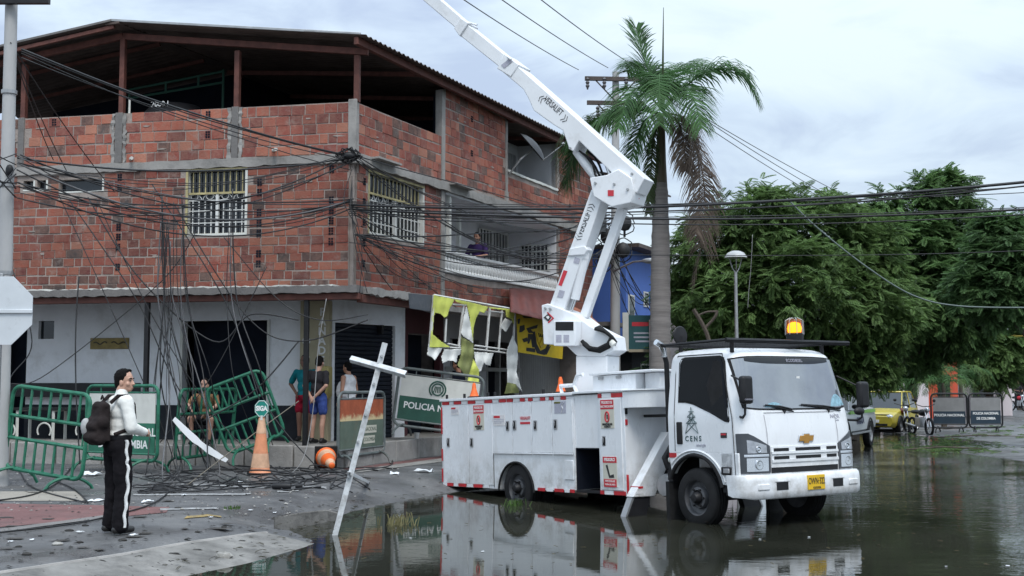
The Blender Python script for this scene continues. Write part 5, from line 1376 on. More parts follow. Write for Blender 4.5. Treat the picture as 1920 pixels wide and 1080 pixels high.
diamond(1042, 597, 9, -.264, tur)
for poly, mt, par, off in (([(952, 128), (968, 116), (974, 121), (958, 134)], PRINT_G, mid, -.23), ([(1153, 361), (1164, 361), (1164, 372), (1153, 372)], PRINT_R, kn, -.274), ([(1066, 508), (1073, 510), (1062, 538), (1056, 536)], PRINT_R, lb, -.174),
                           ([(1058, 545), (1068, 547), (1064, 560), (1054, 558)], PRINT_G, lb, -.174), ([(1087, 484), (1097, 487), (1094, 497), (1084, 494)], PRINT_G, lb, -.174)):
    bprism('sticker', poly, off - .003, off, mt, par, 0)
# emblem on the end plate of the knuckle (faces forward)
e0 = BP(1199, 362, -.02); ed = -bd
m_ = MB(); q = [e0 + ed * .003 + bn * a + Vector((0, 0, b)) for a, b in ((0, .1), (.07, 0), (0, -.1), (-.07, 0))]; q2 = [p - ed * .012 for p in q]
m_.add(q + q2, [(0, 1, 2, 3), (7, 6, 5, 4)] + [(i, (i + 1) % 4, 4 + (i + 1) % 4, 4 + i) for i in range(4)]); m_.xf(TI); m_.build('emblem', PRINT_R, kn)
# ------------------------------------------------------------------ crowd barriers
def arc_foot(mb, x, y0, y1, h, r=.022, yaw=0.0):
    mb.tube([(x + sin(yaw) * (y0 + (y1 - y0) * t), y0 + (y1 - y0) * t, h * sin(pi * min(1, max(0, t))) ** .55 + .02) for t in np.linspace(0, 1, 13)], r, 7)
def rrect(x0, x1, z0, z1, r, n=5):
    p = []
    for cx_, cz_, a0 in ((x1 - r, z1 - r, 0), (x0 + r, z1 - r, pi / 2), (x0 + r, z0 + r, pi), (x1 - r, z0 + r, 1.5 * pi)):
        p += [(cx_ + r * cos(a0 + t), 0, cz_ + r * sin(a0 + t)) for t in np.linspace(0, pi / 2, n)]
    return p
def barrier(label, a, b, h, style, group=None, roll=0.0, lean=0.0, mats=None, z=None, feet=True, lines=(), foot_h=.22, frame_mat=None, ts=.13):
    a, b = Vector((a[0], a[1], 0)), Vector((b[0], b[1], 0)); d = b - a; w = d.length; c = (a + b) / 2
    if z is None: z = gz1(c.x, c.y)
    t = thing('crowd_barrier', label, 'barrier', (c.x, c.y, z), 0, group)
    t.rotation_mode = 'XYZ'
    t.matrix_world = Matrix.Translation((c.x, c.y, z)) @ Matrix.Rotation(atan2(d.y, d.x), 4, 'Z') @ Matrix.Rotation(roll, 4, 'Y') @ Matrix.Rotation(lean, 4, 'X')
    fm = frame_mat or GREEN; x0, x1 = -w / 2, w / 2; zb = foot_h
    mb = MB(); mb.tube(rrect(x0, x1, zb, h, .16), .031, 8, closed=True)
    fr = mb.build('frame', fm, t, smooth=True)
    if style == 'bars':
        z1, z2 = zb + (h - zb) * .64, zb + (h - zb) * .37
        for zz in (z1, z2):
            MB().tube([(x0, 0, zz), (x1, 0, zz)], .029, 7).build('rail', fm, t, smooth=True)
        n = 8
        for lo, hi in ((zb, z2), (z1, h)):
            for i in range(1, n):
                x = x0 + w * i / n
                MB().tube([(x, 0, lo), (x, 0, hi)], .022, 6).build('bar', fm, t, smooth=True)
        for x in (x0 + .07, x1 - .07):
            MB().tube([(x, 0, z2), (x, 0, z1)], .015, 6).build('bar', fm, t, smooth=True)
    else:
        mt_top, mt_bot, frac = mats
        zm = zb + (h - zb) * frac; e = .07; zt = h - .14
        MB().tube([(x0 + e, 0, zt + .02), (x1 - e, 0, zt + .02)], .016, 6).build('rail', fm, t, smooth=True)
        MB().tube([(x0, 0, zb + .12), (x1, 0, zb + .12)], .02, 6).build('rail', fm, t, smooth=True)
        MB().box(x0 + e, x1 - e, -.008, .008, zm, zt).build('upper_panel', mt_top, t); lp = MB().box(x0 + e, x1 - e, -.010, .010, zb + .14, zm).build('lower_panel', mt_bot, t)
        for i in (.2, .5, .8):
            MB().tube([(x0 + w * i, 0, zt), (x0 + w * i, 0, h)], .014, 6).build('bar', fm, t)
        for (body, zz, size, xx) in lines:
            text(body, size, PRINT_W, lp, frame((xx, -.0125, zz), (1, 0, 0), (0, 0, 1)), sx=.95, bold=.004)
    if feet:
        for x in (x0 + .22, x1 - .22):
            mb = MB(); arc_foot(mb, x, -.33, .33, foot_h, .024, .55); mb.build('foot', fm, t, smooth=True)
            MB().tube([(x, 0, foot_h - .02), (x, 0, zb + .05)], .022, 6).build('foot_post', fm, t)
    return t
gB = 'barriers left by the pavement'
barrier('green barred steel barrier leaning in front at far left, behind the tan strip', gp(4, 911), gp(150, 919), 1.50, 'bars', lean=rad(-2), roll=rad(5))
GREENP = M('bright green panel paint', (.02, .14, .085), .55, var=.15, vs=3, dirt=.25, dcol=(.04, .08, .06))
barrier('green framed barrier with white and green panel behind the man with the backpack', gp(160, 882), gp(294, 889), 1.55, 'panel', mats=(PANELW, GREENP, .50), lines=(('POLICIA NACIONAL', .72, .20, 0), ('DE COLOMBIA', .50, .20, .05)))
barrier('green barred barrier tangled in black cables before the dark doorway', gp(325, 884), gp(432, 868), 1.48, 'bars', lean=rad(4))
barrier('green barred barrier tipped up at an angle behind the standing cone', (-5.2, 22.9), (-4.1, 23.0), 1.50, 'bars', roll=rad(-21), lean=rad(3), z=.27)
def rust_mat():
    m = M('rusted panel', (.36, .085, .035), .75, var=.25, vs=5, bump=.2, bs=20, dirt=.35, dcol=(.12, .05, .03), ds=4)
    nt = m.node_tree; B = nt.nodes['Principled BSDF']; src = B.inputs['Base Color'].links[0].from_socket; L = nt.links
    t = nt.nodes.new('ShaderNodeTexCoord'); s_ = nt.nodes.new('ShaderNodeSeparateXYZ'); L.new(t.outputs['Object'], s_.inputs[0])
    n = nt.nodes.new('ShaderNodeTexNoise'); n.inputs['Scale'].default_value = 9; n.inputs['Detail'].default_value = 5; L.new(t.outputs['Object'], n.inputs['Vector'])
    a = nt.nodes.new('ShaderNodeMath'); a.operation = 'MULTIPLY_ADD'; L.new(n.outputs[0], a.inputs[0]); a.inputs[1].default_value = .28; L.new(s_.outputs[2], a.inputs[2])
    r = nt.nodes.new('ShaderNodeMapRange'); r.inputs[1].default_value = 1.06; r.inputs[2].default_value = 1.15; r.inputs[3].default_value = 1; r.inputs[4].default_value = 0
    L.new(a.outputs[0], r.inputs[0])
    mx = nt.nodes.new('ShaderNodeMix'); mx.data_type = 'RGBA'; L.new(r.outputs[0], mx.inputs[0]); L.new(src, mx.inputs[6]); mx.inputs[7].default_value = (.62, .48, .27, 1); L.new(mx.outputs[2], B.inputs['Base Color'])
    return m
FADED = M('faded grey green panel', (.10, .135, .105), .75, var=.2, vs=3, dirt=.5, dcol=(.16, .12, .08), ds=2.5)
STEELG = M('grey painted tube', (.11, .13, .13), .5, var=.25, vs=6, dirt=.4, dcol=(.15, .07, .04))
rb = barrier('rusted orange and green panel barrier by the pavement corner, behind the white cross', (-3.24, 23.0), (-2.58, 24.9), 1.42, 'panel', mats=(rust_mat(), FADED, .55), frame_mat=STEELG, lines=())
for zz, x0, x1, body in ((.70, .10, .62, 'NACIONAL'), (.50, .05, .55, 'COLOMBIA')):
    MB().box(x0, x1, -.0135, -.0105, zz - .075, zz + .075).build('paint_patch', PRINT_C, rb); text(body, .11, FADED, rb, frame(((x0 + x1) / 2, -.0145, zz), (1, 0, 0), (0, 0, 1)), sx=.9)
pb = barrier('long white and dark green police panel on the pavement behind the truck', (-2.55, 26.0), (-.75, 26.0), 1.43, 'panel', mats=(PANELW, GREEN_D, .52), frame_mat=STEELG, roll=rad(7), z=.40, lines=(('POLICIA NACIONAL', .66, .19, .1),), feet=True)
em = MB()
for r_, a0, a1 in ((.17, -.9, pi + .9), (.12, 0, 2 * pi)):
    em.tube([(-.05 + r_ * cos(t), -.0125, 1.06 + r_ * sin(t)) for t in np.linspace(a0, a1, 22)], .017, 5)
for k in range(5):
    em.tube([(-.05 + .04 * (k - 2), -.0125, .99), (-.05 + .025 * (k - 2), -.0125, 1.12)], .01, 4)
em.build('police_emblem', GREEN_D, pb)
barrier('grey and dark blue panel barrier with one line of writing beside the motorcycles', (14.86, 43.7), (16.1, 43.6), 1.42, 'panel', mats=(M('grey barrier panel', (.22, .22, .22), .7, var=.15), M('dark blue panel', (.012, .03, .05), .6, var=.15), .48), frame_mat=BLACK, z=-.2, lines=(('POLICIA NACIONAL', .66, .12, 0),))
barrier('grey and dark blue panel barrier with two lines of writing nearest the open street', (16.2, 43.7), (17.5, 44.0), 1.42, 'panel', mats=(bpy.data.materials['grey barrier panel'], bpy.data.materials['dark blue panel'], .5), frame_mat=BLACK, z=-.2, lines=(('POLICIA NACIONAL', .72, .12, 0), ('DE COLOMBIA', .54, .12, 0)))

# ------------------------------------------------------------------ cones, paddle sign, angle iron cross, fallen strip
def cone(name, label, h=.9, r=.15, mats=(ORANGE, PALEBAND), cat='traffic cone', base=.21, group=None):
    t = thing(name, label, cat, group=group)
    MB().box(-base, base, -base, base, 0, .035).build('base', RUBBER, t, bevel=.015)
    m_ = MB(); m_.lathe([(r * 1.12, .035), (r, .06), (r * .62, h * .55), (r * .30, h * .985), (r * .22, h), (0, h)], 20); m_.build('body', mats[0], t, smooth=True, sharp=60)
    def R(z): return np.interp(z, [.06, h * .55, h * .985], [r, r * .62, r * .30])
    for a, b in ((.12, .36), (.70, .96)):
        m_ = MB(); m_.lathe([(R(h * a) + .003, h * a), (R(h * b) + .003, h * b)], 20, cap=False); m_.build('collar', mats[1], t, smooth=True)
    return t
c1 = cone('traffic_cone', 'tall faded orange cone standing under the green paddle sign', 1.02, .17)
c1.location = (-4.42, 21.7, gz1(-4.42, 21.7)); c1.rotation_euler = (0, rad(1), .3)
pd = thing('paddle_sign', 'small green octagonal paddle sign reading SIGA on the standing cone', 'sign', (-4.40, 21.66, .98))
TEAL = M('teal sign sheeting', (.005, .21, .17), .45, var=.08)
m_ = MB(); oc = [(cos(pi / 8 + k * pi / 4), sin(pi / 8 + k * pi / 4)) for k in range(8)]
m_.prism([(p * .132, q * .158 + .17) for p, q in oc], -.006, .006, lambda p, q, a: (p, a, q)); bd_ = m_.build('plate', TEAL, pd)
m_ = MB(); m_.tube([(p * .12, -.008, q * .145 + .17) for p, q in oc], .006, 4, closed=True); m_.build('border', PRINT_W, pd)
text('SIGA', .115, PRINT_W, pd, frame((0, -.009, .17), (1, 0, 0), (0, 0, 1)), sx=.8, bold=.006)
MB().cyl((0, 0, -.03), (0, 0, .05), .022).build('handle', PANELW, pd)
c2 = cone('traffic_cone', 'battered orange cone lying on its side by the pavement corner', .72, .17, (ORANGE_B, PALEBAND))
c2.matrix_world = Matrix.Translation((-3.43, 22.75, .24)) @ Vector((.30, -.93, -.16)).to_track_quat('Z', 'Y').to_matrix().to_4x4()
for lab, x, y, z in (('small orange cone standing on the rear of the truck body', -6.5, -.7, 1.79), ('small orange cone standing near the boom on the truck body', -4.05, -.72, 1.79)):
    o = cone('traffic_cone', lab, .26, .07, (ORANGE_B, ORANGE_B), base=.09); o.matrix_world = TR_M @ Matrix.Translation((x, y, z))
IRON = M('white painted angle iron', (.58, .60, .62), .5, var=.2, vs=5, dirt=.8, dcol=(.25, .24, .23), ds=6)
cr_ = thing('metal_cross', 'white angle iron cross leaning out of the water edge', 'metal cross', G(622, 1004, -.2))
cb = G(622, 1004, -.2)
def angle_iron(name, p, q, w=.085, th=.012, parent=None, face=Vector((0, -1, 0))):
    d = (q - p).normalized(); s_ = d.cross(face).normalized(); f2 = s_.cross(d)
    mb = MB()
    L_ = [(-w / 2, 0), (w / 2, 0), (w / 2, -w), (w / 2 - th, -w), (w / 2 - th, -th), (-w / 2, -th)]
    n = 6; mb.add([p + s_ * a + f2 * b - cb for a, b in L_] + [q + s_ * a + f2 * b - cb for a, b in L_], [tuple(range(6)), tuple(range(11, 5, -1))] + [(i, 6 + i, 6 + (i + 1) % 6, (i + 1) % 6) for i in range(6)])
    return mb.build(name, IRON, parent, bevel=.004)
top = P(722, 643, 14.9)
angle_iron('upright', cb + Vector((0, 0, -.15)), top, parent=cr_, w=.068, face=Vector((.25, -1, .1)).normalized())
angle_iron('cross_arm', P(657, 670, 14.98), P(761, 699, 14.75), .066, parent=cr_, face=Vector((0, -.8, .6)).normalized())
angle_iron('brace', P(655, 884, 14.7), G(697, 906, -.14) , .05, parent=cr_, face=Vector((0, -.3, 1)).normalized())
for t in (.3, .48, .62, .78, .93):
    m_ = MB(); p = cb.lerp(top, t) - cb; m_.cyl(p + Vector((0, .0, 0)), p + Vector((.01, -.03, .003)), .016, n=8); m_.build('bolt', TIN, cr_)
st_ = thing('fallen_strip', 'broken white plastic strip leaning on the cable covered green barrier', 'debris', (-5.55, 21.3, 0))
m_ = MB(); a_, b_p = P(326, 785, 21.6), P(426, 864, 21.0); d_ = (b_p - a_); nn2 = Vector((.62, -.1, .78)); vs = []
for i in range(13):
    t = i / 12; c_ = a_ + d_ * t + Vector((0, -.05 * sin(3 * t), -.06 * sin(pi * t))); w_2 = .062 * (sin(pi * min(1, .12 + .8 * t)) ** .5) * (.75 if 5 < i < 8 else 1)
    for s_ in (-1, 1):
        for o in (-.012, .012): vs.append(c_ + nn2 * s_ * w_2 + Vector((0, o, 0)) - st_.location)
fs = []
for i in range(12):
    b0 = i * 4; c0_ = b0 + 4
    fs += [(b0, b0 + 2, c0_ + 2, c0_), (b0 + 1, c0_ + 1, c0_ + 3, b0 + 3), (b0, c0_, c0_ + 1, b0 + 1), (b0 + 2, b0 + 3, c0_ + 3, c0_ + 2)]
fs += [(0, 1, 3, 2), (48, 50, 51, 49)]
m_.add(vs, fs); m_.build('strip', M('glossy white plastic', (.72, .73, .74), .35, var=.06), st_, smooth=True)

# the back of an octagonal road sign at the left edge
sg = thing('road_sign', 'white back of an octagonal road sign beside the left utility pole', 'road sign', (-5.62, 13.4, 0))
SB = M('bare sign back', (.62, .65, .68), .4, metal=.2, var=.06, vs=3, dirt=.3, dcol=(.2, .2, .2), ds=7)
m_ = MB(); m_.prism([(p * .405, q * .405 + 2.39) for p, q in oc], -.004, .004, lambda p, q, a: (p, a, q)); m_.build('plate', SB, sg)
MB().box(-.03, .03, .006, .06, -.05, 2.8).build('post', TIN, sg, bevel=.006)
MB().box(-.38, .38, -.03, -.005, 2.36, 2.40).build('bracket', SB, sg, bevel=.004)
# bench behind the left barrier, pay phone on the pillar
bn_ = thing('iron_bench', 'white iron seat frames with scrolls and a dark plank by the white wall', 'bench', C0 + FA(6.7, .4, -.75))
for s in (-.8, .1, .95):
    m_ = MB(); m_.tube([dA * s + nA * -.2 + Vector((0, 0, 0)), dA * s + nA * -.2 + Vector((0, 0, .62)), dA * s + nA * .25 + Vector((0, 0, .62)), dA * s + nA * .25 + Vector((0, 0, 0))], .035, 4)
    m_.tube([dA * s + nA * .26 + dA * (.16 * cos(t) + .2) + Vector((0, 0, .2 + .16 * sin(t))) for t in np.linspace(-.6, 3.8, 14)], .018, 5); m_.build('leg', PANELW, bn_)
m_ = MB(); m_.hexa([dA * s + nA * o + Vector((0, 0, z)) for z in (.62, .68) for o in (-.25, .3) for s in (-1.0, 1.15)]); m_.build('seat', BLACK, bn_, bevel=.01)
m_ = MB(); m_.hexa([dA * s + nA * o + Vector((0, 0, z)) for z in (.9, 1.2) for o in (-.3, -.26) for s in (-1.6, 1.9)]); m_.build('backrest', BLACK, bn_, bevel=.01)
ph = thing('pay_phone', 'yellow pay phone fixed to the lettered shop pillar', 'telephone', C0 + FA(.92, 1.62, -.98))
PHY = M('dull yellow plastic', (.42, .34, .12), .45, var=.15)
m_ = MB(); m_.prism([(-.13, -.3), (.13, -.36), (.16, -.1), (.13, .32), (-.13, .32)], -.1, .1, lambda p, q, a: dA * -a + nA * (p) + Vector((0, 0, q))); m_.build('housing', PHY, ph, bevel=.03)
m_ = MB(); m_.hexa([dA * -s + nA * o + Vector((0, 0, z)) for z in (.05, .2) for o in (.13, .14) for s in (-.05, .06)]); m_.build('display', BLACK, ph)
m_ = MB(); m_.tube([nA * .16 + dA * -.07 + Vector((0, 0, z_)) for z_ in (-.22, -.1, .1, .2)], .028, 7); m_.build('handset', PHY, ph, smooth=True)
# litter
PAPER = M('crumpled paper', (.66, .68, .70), .8, var=.1)
def paper(label, x, y, w, z=None, group=None, crumple=.6):
    z = gz1(x, y) if z is None else z
    n = 5; vs = []; r_ = random.Random(int(x * 977 + y * 331))
    for i in range(n):
        for j in range(n):
            vs.append((w * (i / 4 - .5) + r_.uniform(-.2, .2) * w * .3, w * .7 * (j / 4 - .5) + r_.uniform(-.2, .2) * w * .3, .01 + abs(r_.gauss(0, .16)) * w * crumple))
    fs = [(i * n + j, (i + 1) * n + j, (i + 1) * n + j + 1, i * n + j + 1) for i in range(n - 1) for j in range(n - 1)]
    o = MB().add(vs, fs).build('paper_scrap', PAPER, None); o.location = (x, y, z + .004); o.rotation_euler = (0, 0, r_.uniform(0, 6))
    md = o.modifiers.new('thickness', 'SOLIDIFY'); md.thickness = .003
    return tag(o, label, 'paper', group)
for lab, u, v, w in (('crumpled white paper behind the man with the backpack', 174, 892, .34), ('flat white paper at the feet of the left barrier', 180, 940, .22), ('white paper ball on the road beside the standing man', 277, 944, .16),
                     ('white scrap by the foot of the left barrier', 60, 892, .16), ('pale paper pieces beside the kerb left of the truck', 795, 886, .3), ('white paper strip lying along the kerb', 740, 890, .22), ('pale foam slab at the water edge near the cross', 686, 940, .3)):
    q = G(u, v, 0); paper(lab, q.x, q.y, w, crumple=.25 if 'flat' in lab or 'slab' in lab else .7)
gl = 'pale scraps lying on the wet road'
for u, v in ((470, 950), (515, 948), (395, 972), (60, 1015), (110, 1022), (150, 1000), (20, 1018), (560, 905), (600, 945), (450, 905), (345, 930), (250, 1005)):
    q = G(u, v, 0); paper('small pale scrap lying on the wet road', q.x, q.y, random.uniform(.04, .08), group=gl)
gw = 'pale scraps floating on the flood water'
for u, v in ((770, 1010), (905, 1035), (1425, 1012), (1517, 1008), (1774, 1063), (1890, 1062)):
    q = G(u, v, WATER_Z); paper('small pale scrap floating on the brown flood water', q.x, q.y, random.uniform(.02, .045), WATER_Z - .006, gw, .2)
cp = MB(); cp.lathe([(.045, 0), (.06, .13), (.052, .13), (.04, .01)], 14); q = C0 + FB(2.6, .4, .0); o = cp.build('paper_cup', PRINT_W, None, smooth=True); o.location = (-2.05, 26.55, .405); tag(o, 'white paper cup on the pavement edge beside the rusted barrier', 'cup')
# stones and the lump on the apron
STONE = M('pale stone', (.30, .29, .27), .9, var=.3, vs=9, bump=.5)
def rock(label, x, y, r, z=None, mat=STONE, sc=(1.3, .8, .55), group=None):
    m_ = MB(); m_.ball((0, 0, 0), r, 9, sc=sc); rr = random.Random(int(x * 91 + y * 37)); m_.v = [(a * (1 + rr.uniform(-.18, .18)), b * (1 + rr.uniform(-.18, .18)), c * (1 + rr.uniform(-.2, .2))) for a, b, c in m_.v]
    o = m_.build('stone', mat, None, smooth=True); o.location = (x, y, (gz1(x, y) if z is None else z) + r * sc[2] * .6); return tag(o, label, 'stone', group)
q = G(421, 1035, -.1); rock('pale broken stone lying on the concrete apron', q.x, q.y, .075)
q = G(107, 1023, 0); rock('grey pebble on the road left of the man with the backpack', q.x, q.y, .045)
gs = 'dark clods on the wet road'
DIRT = M('dark mud', (.03, .028, .026), .9, var=.3)
for u, v in ((97, 1042), (130, 1000), (150, 1022), (335, 957), (300, 1030), (160, 990), (75, 1010), (50, 1045), (230, 1018), (35, 1030), (190, 1045), (420, 990), (370, 1000), (322, 1032)):
    q = G(u, v, -.02); rock('small dark clod on the wet road', q.x, q.y, random.uniform(.015, .035), mat=DIRT, group=gs, sc=(1.6, .9, .5))
# ------------------------------------------------------------------ people: one continuous voxel-joined body each, clothes as children
def blob(name, mb, mat, parent, vox=.011, smooth=5, disp=0.0, dscale=.12):
    o = mb.build(name, mat, parent)
    m_ = o.modifiers.new('join', 'REMESH'); m_.mode = 'VOXEL'; m_.voxel_size = vox; m_.use_smooth_shade = True
    s_ = o.modifiers.new('soften', 'SMOOTH'); s_.factor = .5; s_.iterations = smooth
    if disp:
        tx = bpy.data.textures.new('folds', 'CLOUDS'); tx.noise_scale = dscale; tx.noise_depth = 2
        d_ = o.modifiers.new('folds', 'DISPLACE'); d_.texture = tx; d_.strength = disp; d_.mid_level = .5; d_.texture_coords = 'LOCAL'
    return o
def head(mb, c, yaw, pitch=0.0, s=1.0, ears=True):
    """skull, jaw, nose, brow, lips, ears; faces +y before yaw"""
    R = Matrix.Rotation(yaw, 3, 'Z') @ Matrix.Rotation(-pitch, 3, 'X'); c = Vector(c)
    def at(x, y, z): return c + R @ (Vector((x, y, z)) * s)
    def bl(x, y, z, r, sc): mb.ball(at(x, y, z), r * s, 14, sc=sc, R=R)
    bl(0, -.008, .035, .098, (.80, 1.0, 1.02)); bl(0, .018, -.035, .076, (.84, .92, 1.05)); bl(0, .045, -.085, .038, (1.05, .9, .8))
    bl(0, .086, -.018, .020, (.8, .9, 1.5)); bl(0, .100, -.034, .0165, (1.2, .9, .8)); bl(0, .070, .025, .035, (1.6, .6, .45))
    bl(0, .078, -.068, .016, (1.6, .7, .5)); bl(0, .074, -.083, .015, (1.4, .8, .6))
    for s_ in (-1, 1):
        bl(s_ * .045, .055, -.03, .026, (.9, .8, 1)); bl(s_ * .078, -.005, -.015, .026, (.4, .85, 1.3))
    return at
def facefeatures(at, s, body, eyes=True):
    if not eyes: return
    m_ = MB()
    for k in (-1, 1):
        m_.ball(at(k * .033, .078, .005), .0105 * s, 8, sc=(1.4, .6, .6))
    m_.build('eyes', PRINT_K, body)
    m_ = MB()
    for k in (-1, 1):
        m_.tube([at(k * .012, .092, .024), at(k * .034, .090, .031), at(k * .055, .076, .026)], [.004 * s, .006 * s, .003 * s], 5)
    m_.build('brows', HAIR, body)
    m_ = MB(); m_.tube([at(-.017, .088, -.076), at(0, .093, -.075), at(.017, .088, -.0765)], .0028 * s, 5); m_.build('mouth', M('lip', (.22, .08, .06), .5), body)
def hair(at, s, body, style='short', mat=None):
    m_ = MB(); R = None
    q0, q1, q2 = at(0, 0, 0), at(0, 1, 0), at(0, 0, 1)
    yv = (q1 - q0).normalized(); zv = (q2 - q0).normalized(); xv = yv.cross(zv); Rm = Matrix((xv, yv, zv)).transposed()
    n = 16; vs = []
    mb = MB(); mb.ball(at(0, -.014, .042), .106 * s, 18, sc=(.80, .99, .99), R=Rm); mb.ball(at(0, -.05, .0), .085 * s, 14, sc=(.9, .75, 1.05), R=Rm)
    if style == 'full': mb.ball(at(0, .058, .112), .036 * s, 12, sc=(1.5, .9, .6), R=Rm)
    # keep the part behind the hairline
    vs2 = []
    ic = Matrix.Identity(3)
    for v in mb.v:
        l = Rm.transposed() @ (Vector(v) - q0) / s
        lim = .045 + .35 * max(0, l.z - .075) if style != 'full' else .05 + .5 * max(0, l.z - .085)
        fl = l.copy()
        if l.y > lim: fl.y = lim - .0
        if l.z < -.03 and l.y > -.03: fl.y = min(fl.y, -.035)
        if l.z < -.075: fl.z = -.075
        if l.y > .0 and l.z < .045: fl.y = min(fl.y, .012 if l.z < .02 else .03)
        vs2.append(tuple(q0 + Rm @ fl * s))
    mb.v = vs2
    return blob('hair', mb, mat or HAIR, body, .009, 2, .012, .02)
def hand(mb, wrist, d, palm, s=1.0, curl=.6, side=1):
    """palm block, four jointed fingers, thumb from the side"""
    d = Vector(d).normalized(); palm = Vector(palm).normalized(); x = d.cross(palm).normalized(); w = Vector(wrist)
    mb.limb(w, .026 * s, w + d * .05 * s, .032 * s); 
    for k, (o, L_) in enumerate(((-.03, .070), (-.010, .080), (.011, .076), (.030, .060))):
        b0 = w + d * .085 * s + x * o * s; mb.limb(w + d * .03 * s + x * o * .7 * s, .015 * s, b0, .0115 * s, 8)
        a = curl * .8; e1 = b0 + (d * cos(a) + palm * sin(a)) * L_ * .5 * s; e2 = e1 + (d * cos(a * 2.2) + palm * sin(a * 2.2)) * L_ * .5 * s
        mb.limb(b0, .011 * s, e1, .0095 * s, 8); mb.limb(e1, .0095 * s, e2, .008 * s, 8)
    t0 = w + d * .03 * s + x * side * -.028 * s; t1 = t0 + (d * .7 + x * side * -.5 + palm * .5).normalized() * .04 * s; t2 = t1 + (d * .9 + palm * .4).normalized() * .03 * s
    mb.limb(t0, .014 * s, t1, .012 * s, 8); mb.limb(t1, .011 * s, t2, .009 * s, 8)
def shoe(mb, ankle, yaw, L=.27):
    R = Matrix.Rotation(yaw, 3, 'Z'); a = Vector(ankle); g = Vector((a.x, a.y, a.z - .075))
    mb.limb(a, .045, g + R @ Vector((0, -.03, .035)), .042); mb.limb(g + R @ Vector((0, -.045, .036)), .042, g + R @ Vector((0, .06, .036)), .044); mb.limb(g + R @ Vector((0, .06, .034)), .044, g + R @ Vector((0, L - .13, .028)), .036)

# --- the man with the backpack, in white shirt and black striped trousers
pc = G(218, 1001, 0.0); pz = gz1(pc.x, pc.y)
cad = thing('person', 'man with dark backpack, white shirt and black trousers with white side stripe', 'person', (pc.x, pc.y, pz), rad(-46))
# local: faces +y (turned towards image right and slightly away from the viewer)
J = dict(neck=(0, .015, 1.46), chest=(0, -.01, 1.30), waist=(0, .0, 1.05), hip=(0, -.01, .95), shL=(-.185, -.01, 1.405), shR=(.185, -.01, 1.405), elL=(-.245, .015, 1.13), elR=(.245, .015, 1.13), wrL=(-.12, .235, 1.075), wrR=(.13, .235, 1.07),
         hpL=(-.095, -.01, .93), hpR=(.095, -.01, .93), knL=(-.115, .02, .51), knR=(.11, .015, .51), anL=(-.125, -.02, .085), anR=(.12, -.03, .085))
V = {k: Vector(x) for k, x in J.items()}
b = MB(); HC = Vector((0.0, .055, 1.615))
at = head(b, HC, rad(-52), rad(-4), 1.0)
b.limb(V['neck'] + Vector((0, -.01, -.05)), .062, HC + Vector((0, -.025, -.06)), .056)
b.limb(V['shL'] * .8 + V['chest'] * .2, .035, V['shR'] * .8 + V['chest'] * .2, .035); b.limb(V['chest'], .08, V['waist'], .08); b.limb(V['hip'], .09, V['waist'], .08); b.limb(V['neck'] - Vector((0, 0, .06)), .05, V['chest'], .07)
for s_ in 'LR':
    b.limb(V['sh' + s_], .036, V['el' + s_], .034); b.limb(V['el' + s_], .034, V['wr' + s_], .027)
    b.limb(V['hp' + s_], .085, V['kn' + s_], .058); b.limb(V['kn' + s_], .055, V['an' + s_], .04)
    b.limb(V['an' + s_], .035, V['an' + s_] + Vector((0, .06, -.04)), .025)
hand(b, V['wrL'], (.75, .6, .1), (.3, -.3, -.6), .95, 1.0, -1); hand(b, V['wrR'], (-.6, .75, .12), (-.3, -.4, -.5), .95, 1.0, 1)
SKC = M('fair tan skin', (.50, .29, .21), .5, var=.06, vs=10)
body = blob('body', b, SKC, cad, .008, 3)
facefeatures(at, 1.0, cad); hair(at, 1.0, cad, 'full')
SHIRT = M('white shirt cotton', (.76, .755, .72), .85, var=.04, vs=6, bump=.2, bs=9)
b = MB(); b.limb(V['shL'] + Vector((.02, 0, -.01)), .075, V['shR'] + Vector((-.02, 0, -.01)), .075); b.ball((0, 0, 1.30), .148, 16, sc=(1.08, .80, 1.0)); b.ball((0, .005, 1.15), .142, 16, sc=(1.0, .82, 1.05)); b.ball((0, .0, 1.04), .148, 16, sc=(1.04, .86, .6))
b.limb(V['neck'] + Vector((0, 0, -.045)), .085, V['neck'] + Vector((0, .01, .045)), .066)
for s_ in 'LR':
    b.limb(V['sh' + s_], .072, V['el' + s_], .064); b.limb(V['el' + s_], .064, V['wr' + s_].lerp(V['el' + s_], .12), .05)
blob('shirt', b, SHIRT, cad, .010, 4, .014, .10)
TROU = M('black trouser cloth', (.011, .010, .012), .95, spec=.1, var=.25, vs=8, bump=.3, bs=14)
b = MB(); b.ball((0, -.015, .93), .16, 16, sc=(1.08, .92, .8)); b.limb((0, 0, 1.0), .135, (0, 0, .95), .14)
for s_, k in (('L', -1), ('R', 1)):
    b.limb(V['hp' + s_], .105, V['kn' + s_], .092); b.limb(V['kn' + s_], .088, V['an' + s_] + Vector((0, .005, .02)), .083); b.limb(V['an' + s_] + Vector((0, .02, .015)), .088, V['an' + s_] + Vector((0, .02, .05)), .085)
tr_ = blob('trousers', b, TROU, cad, .011, 3, .03, .10)
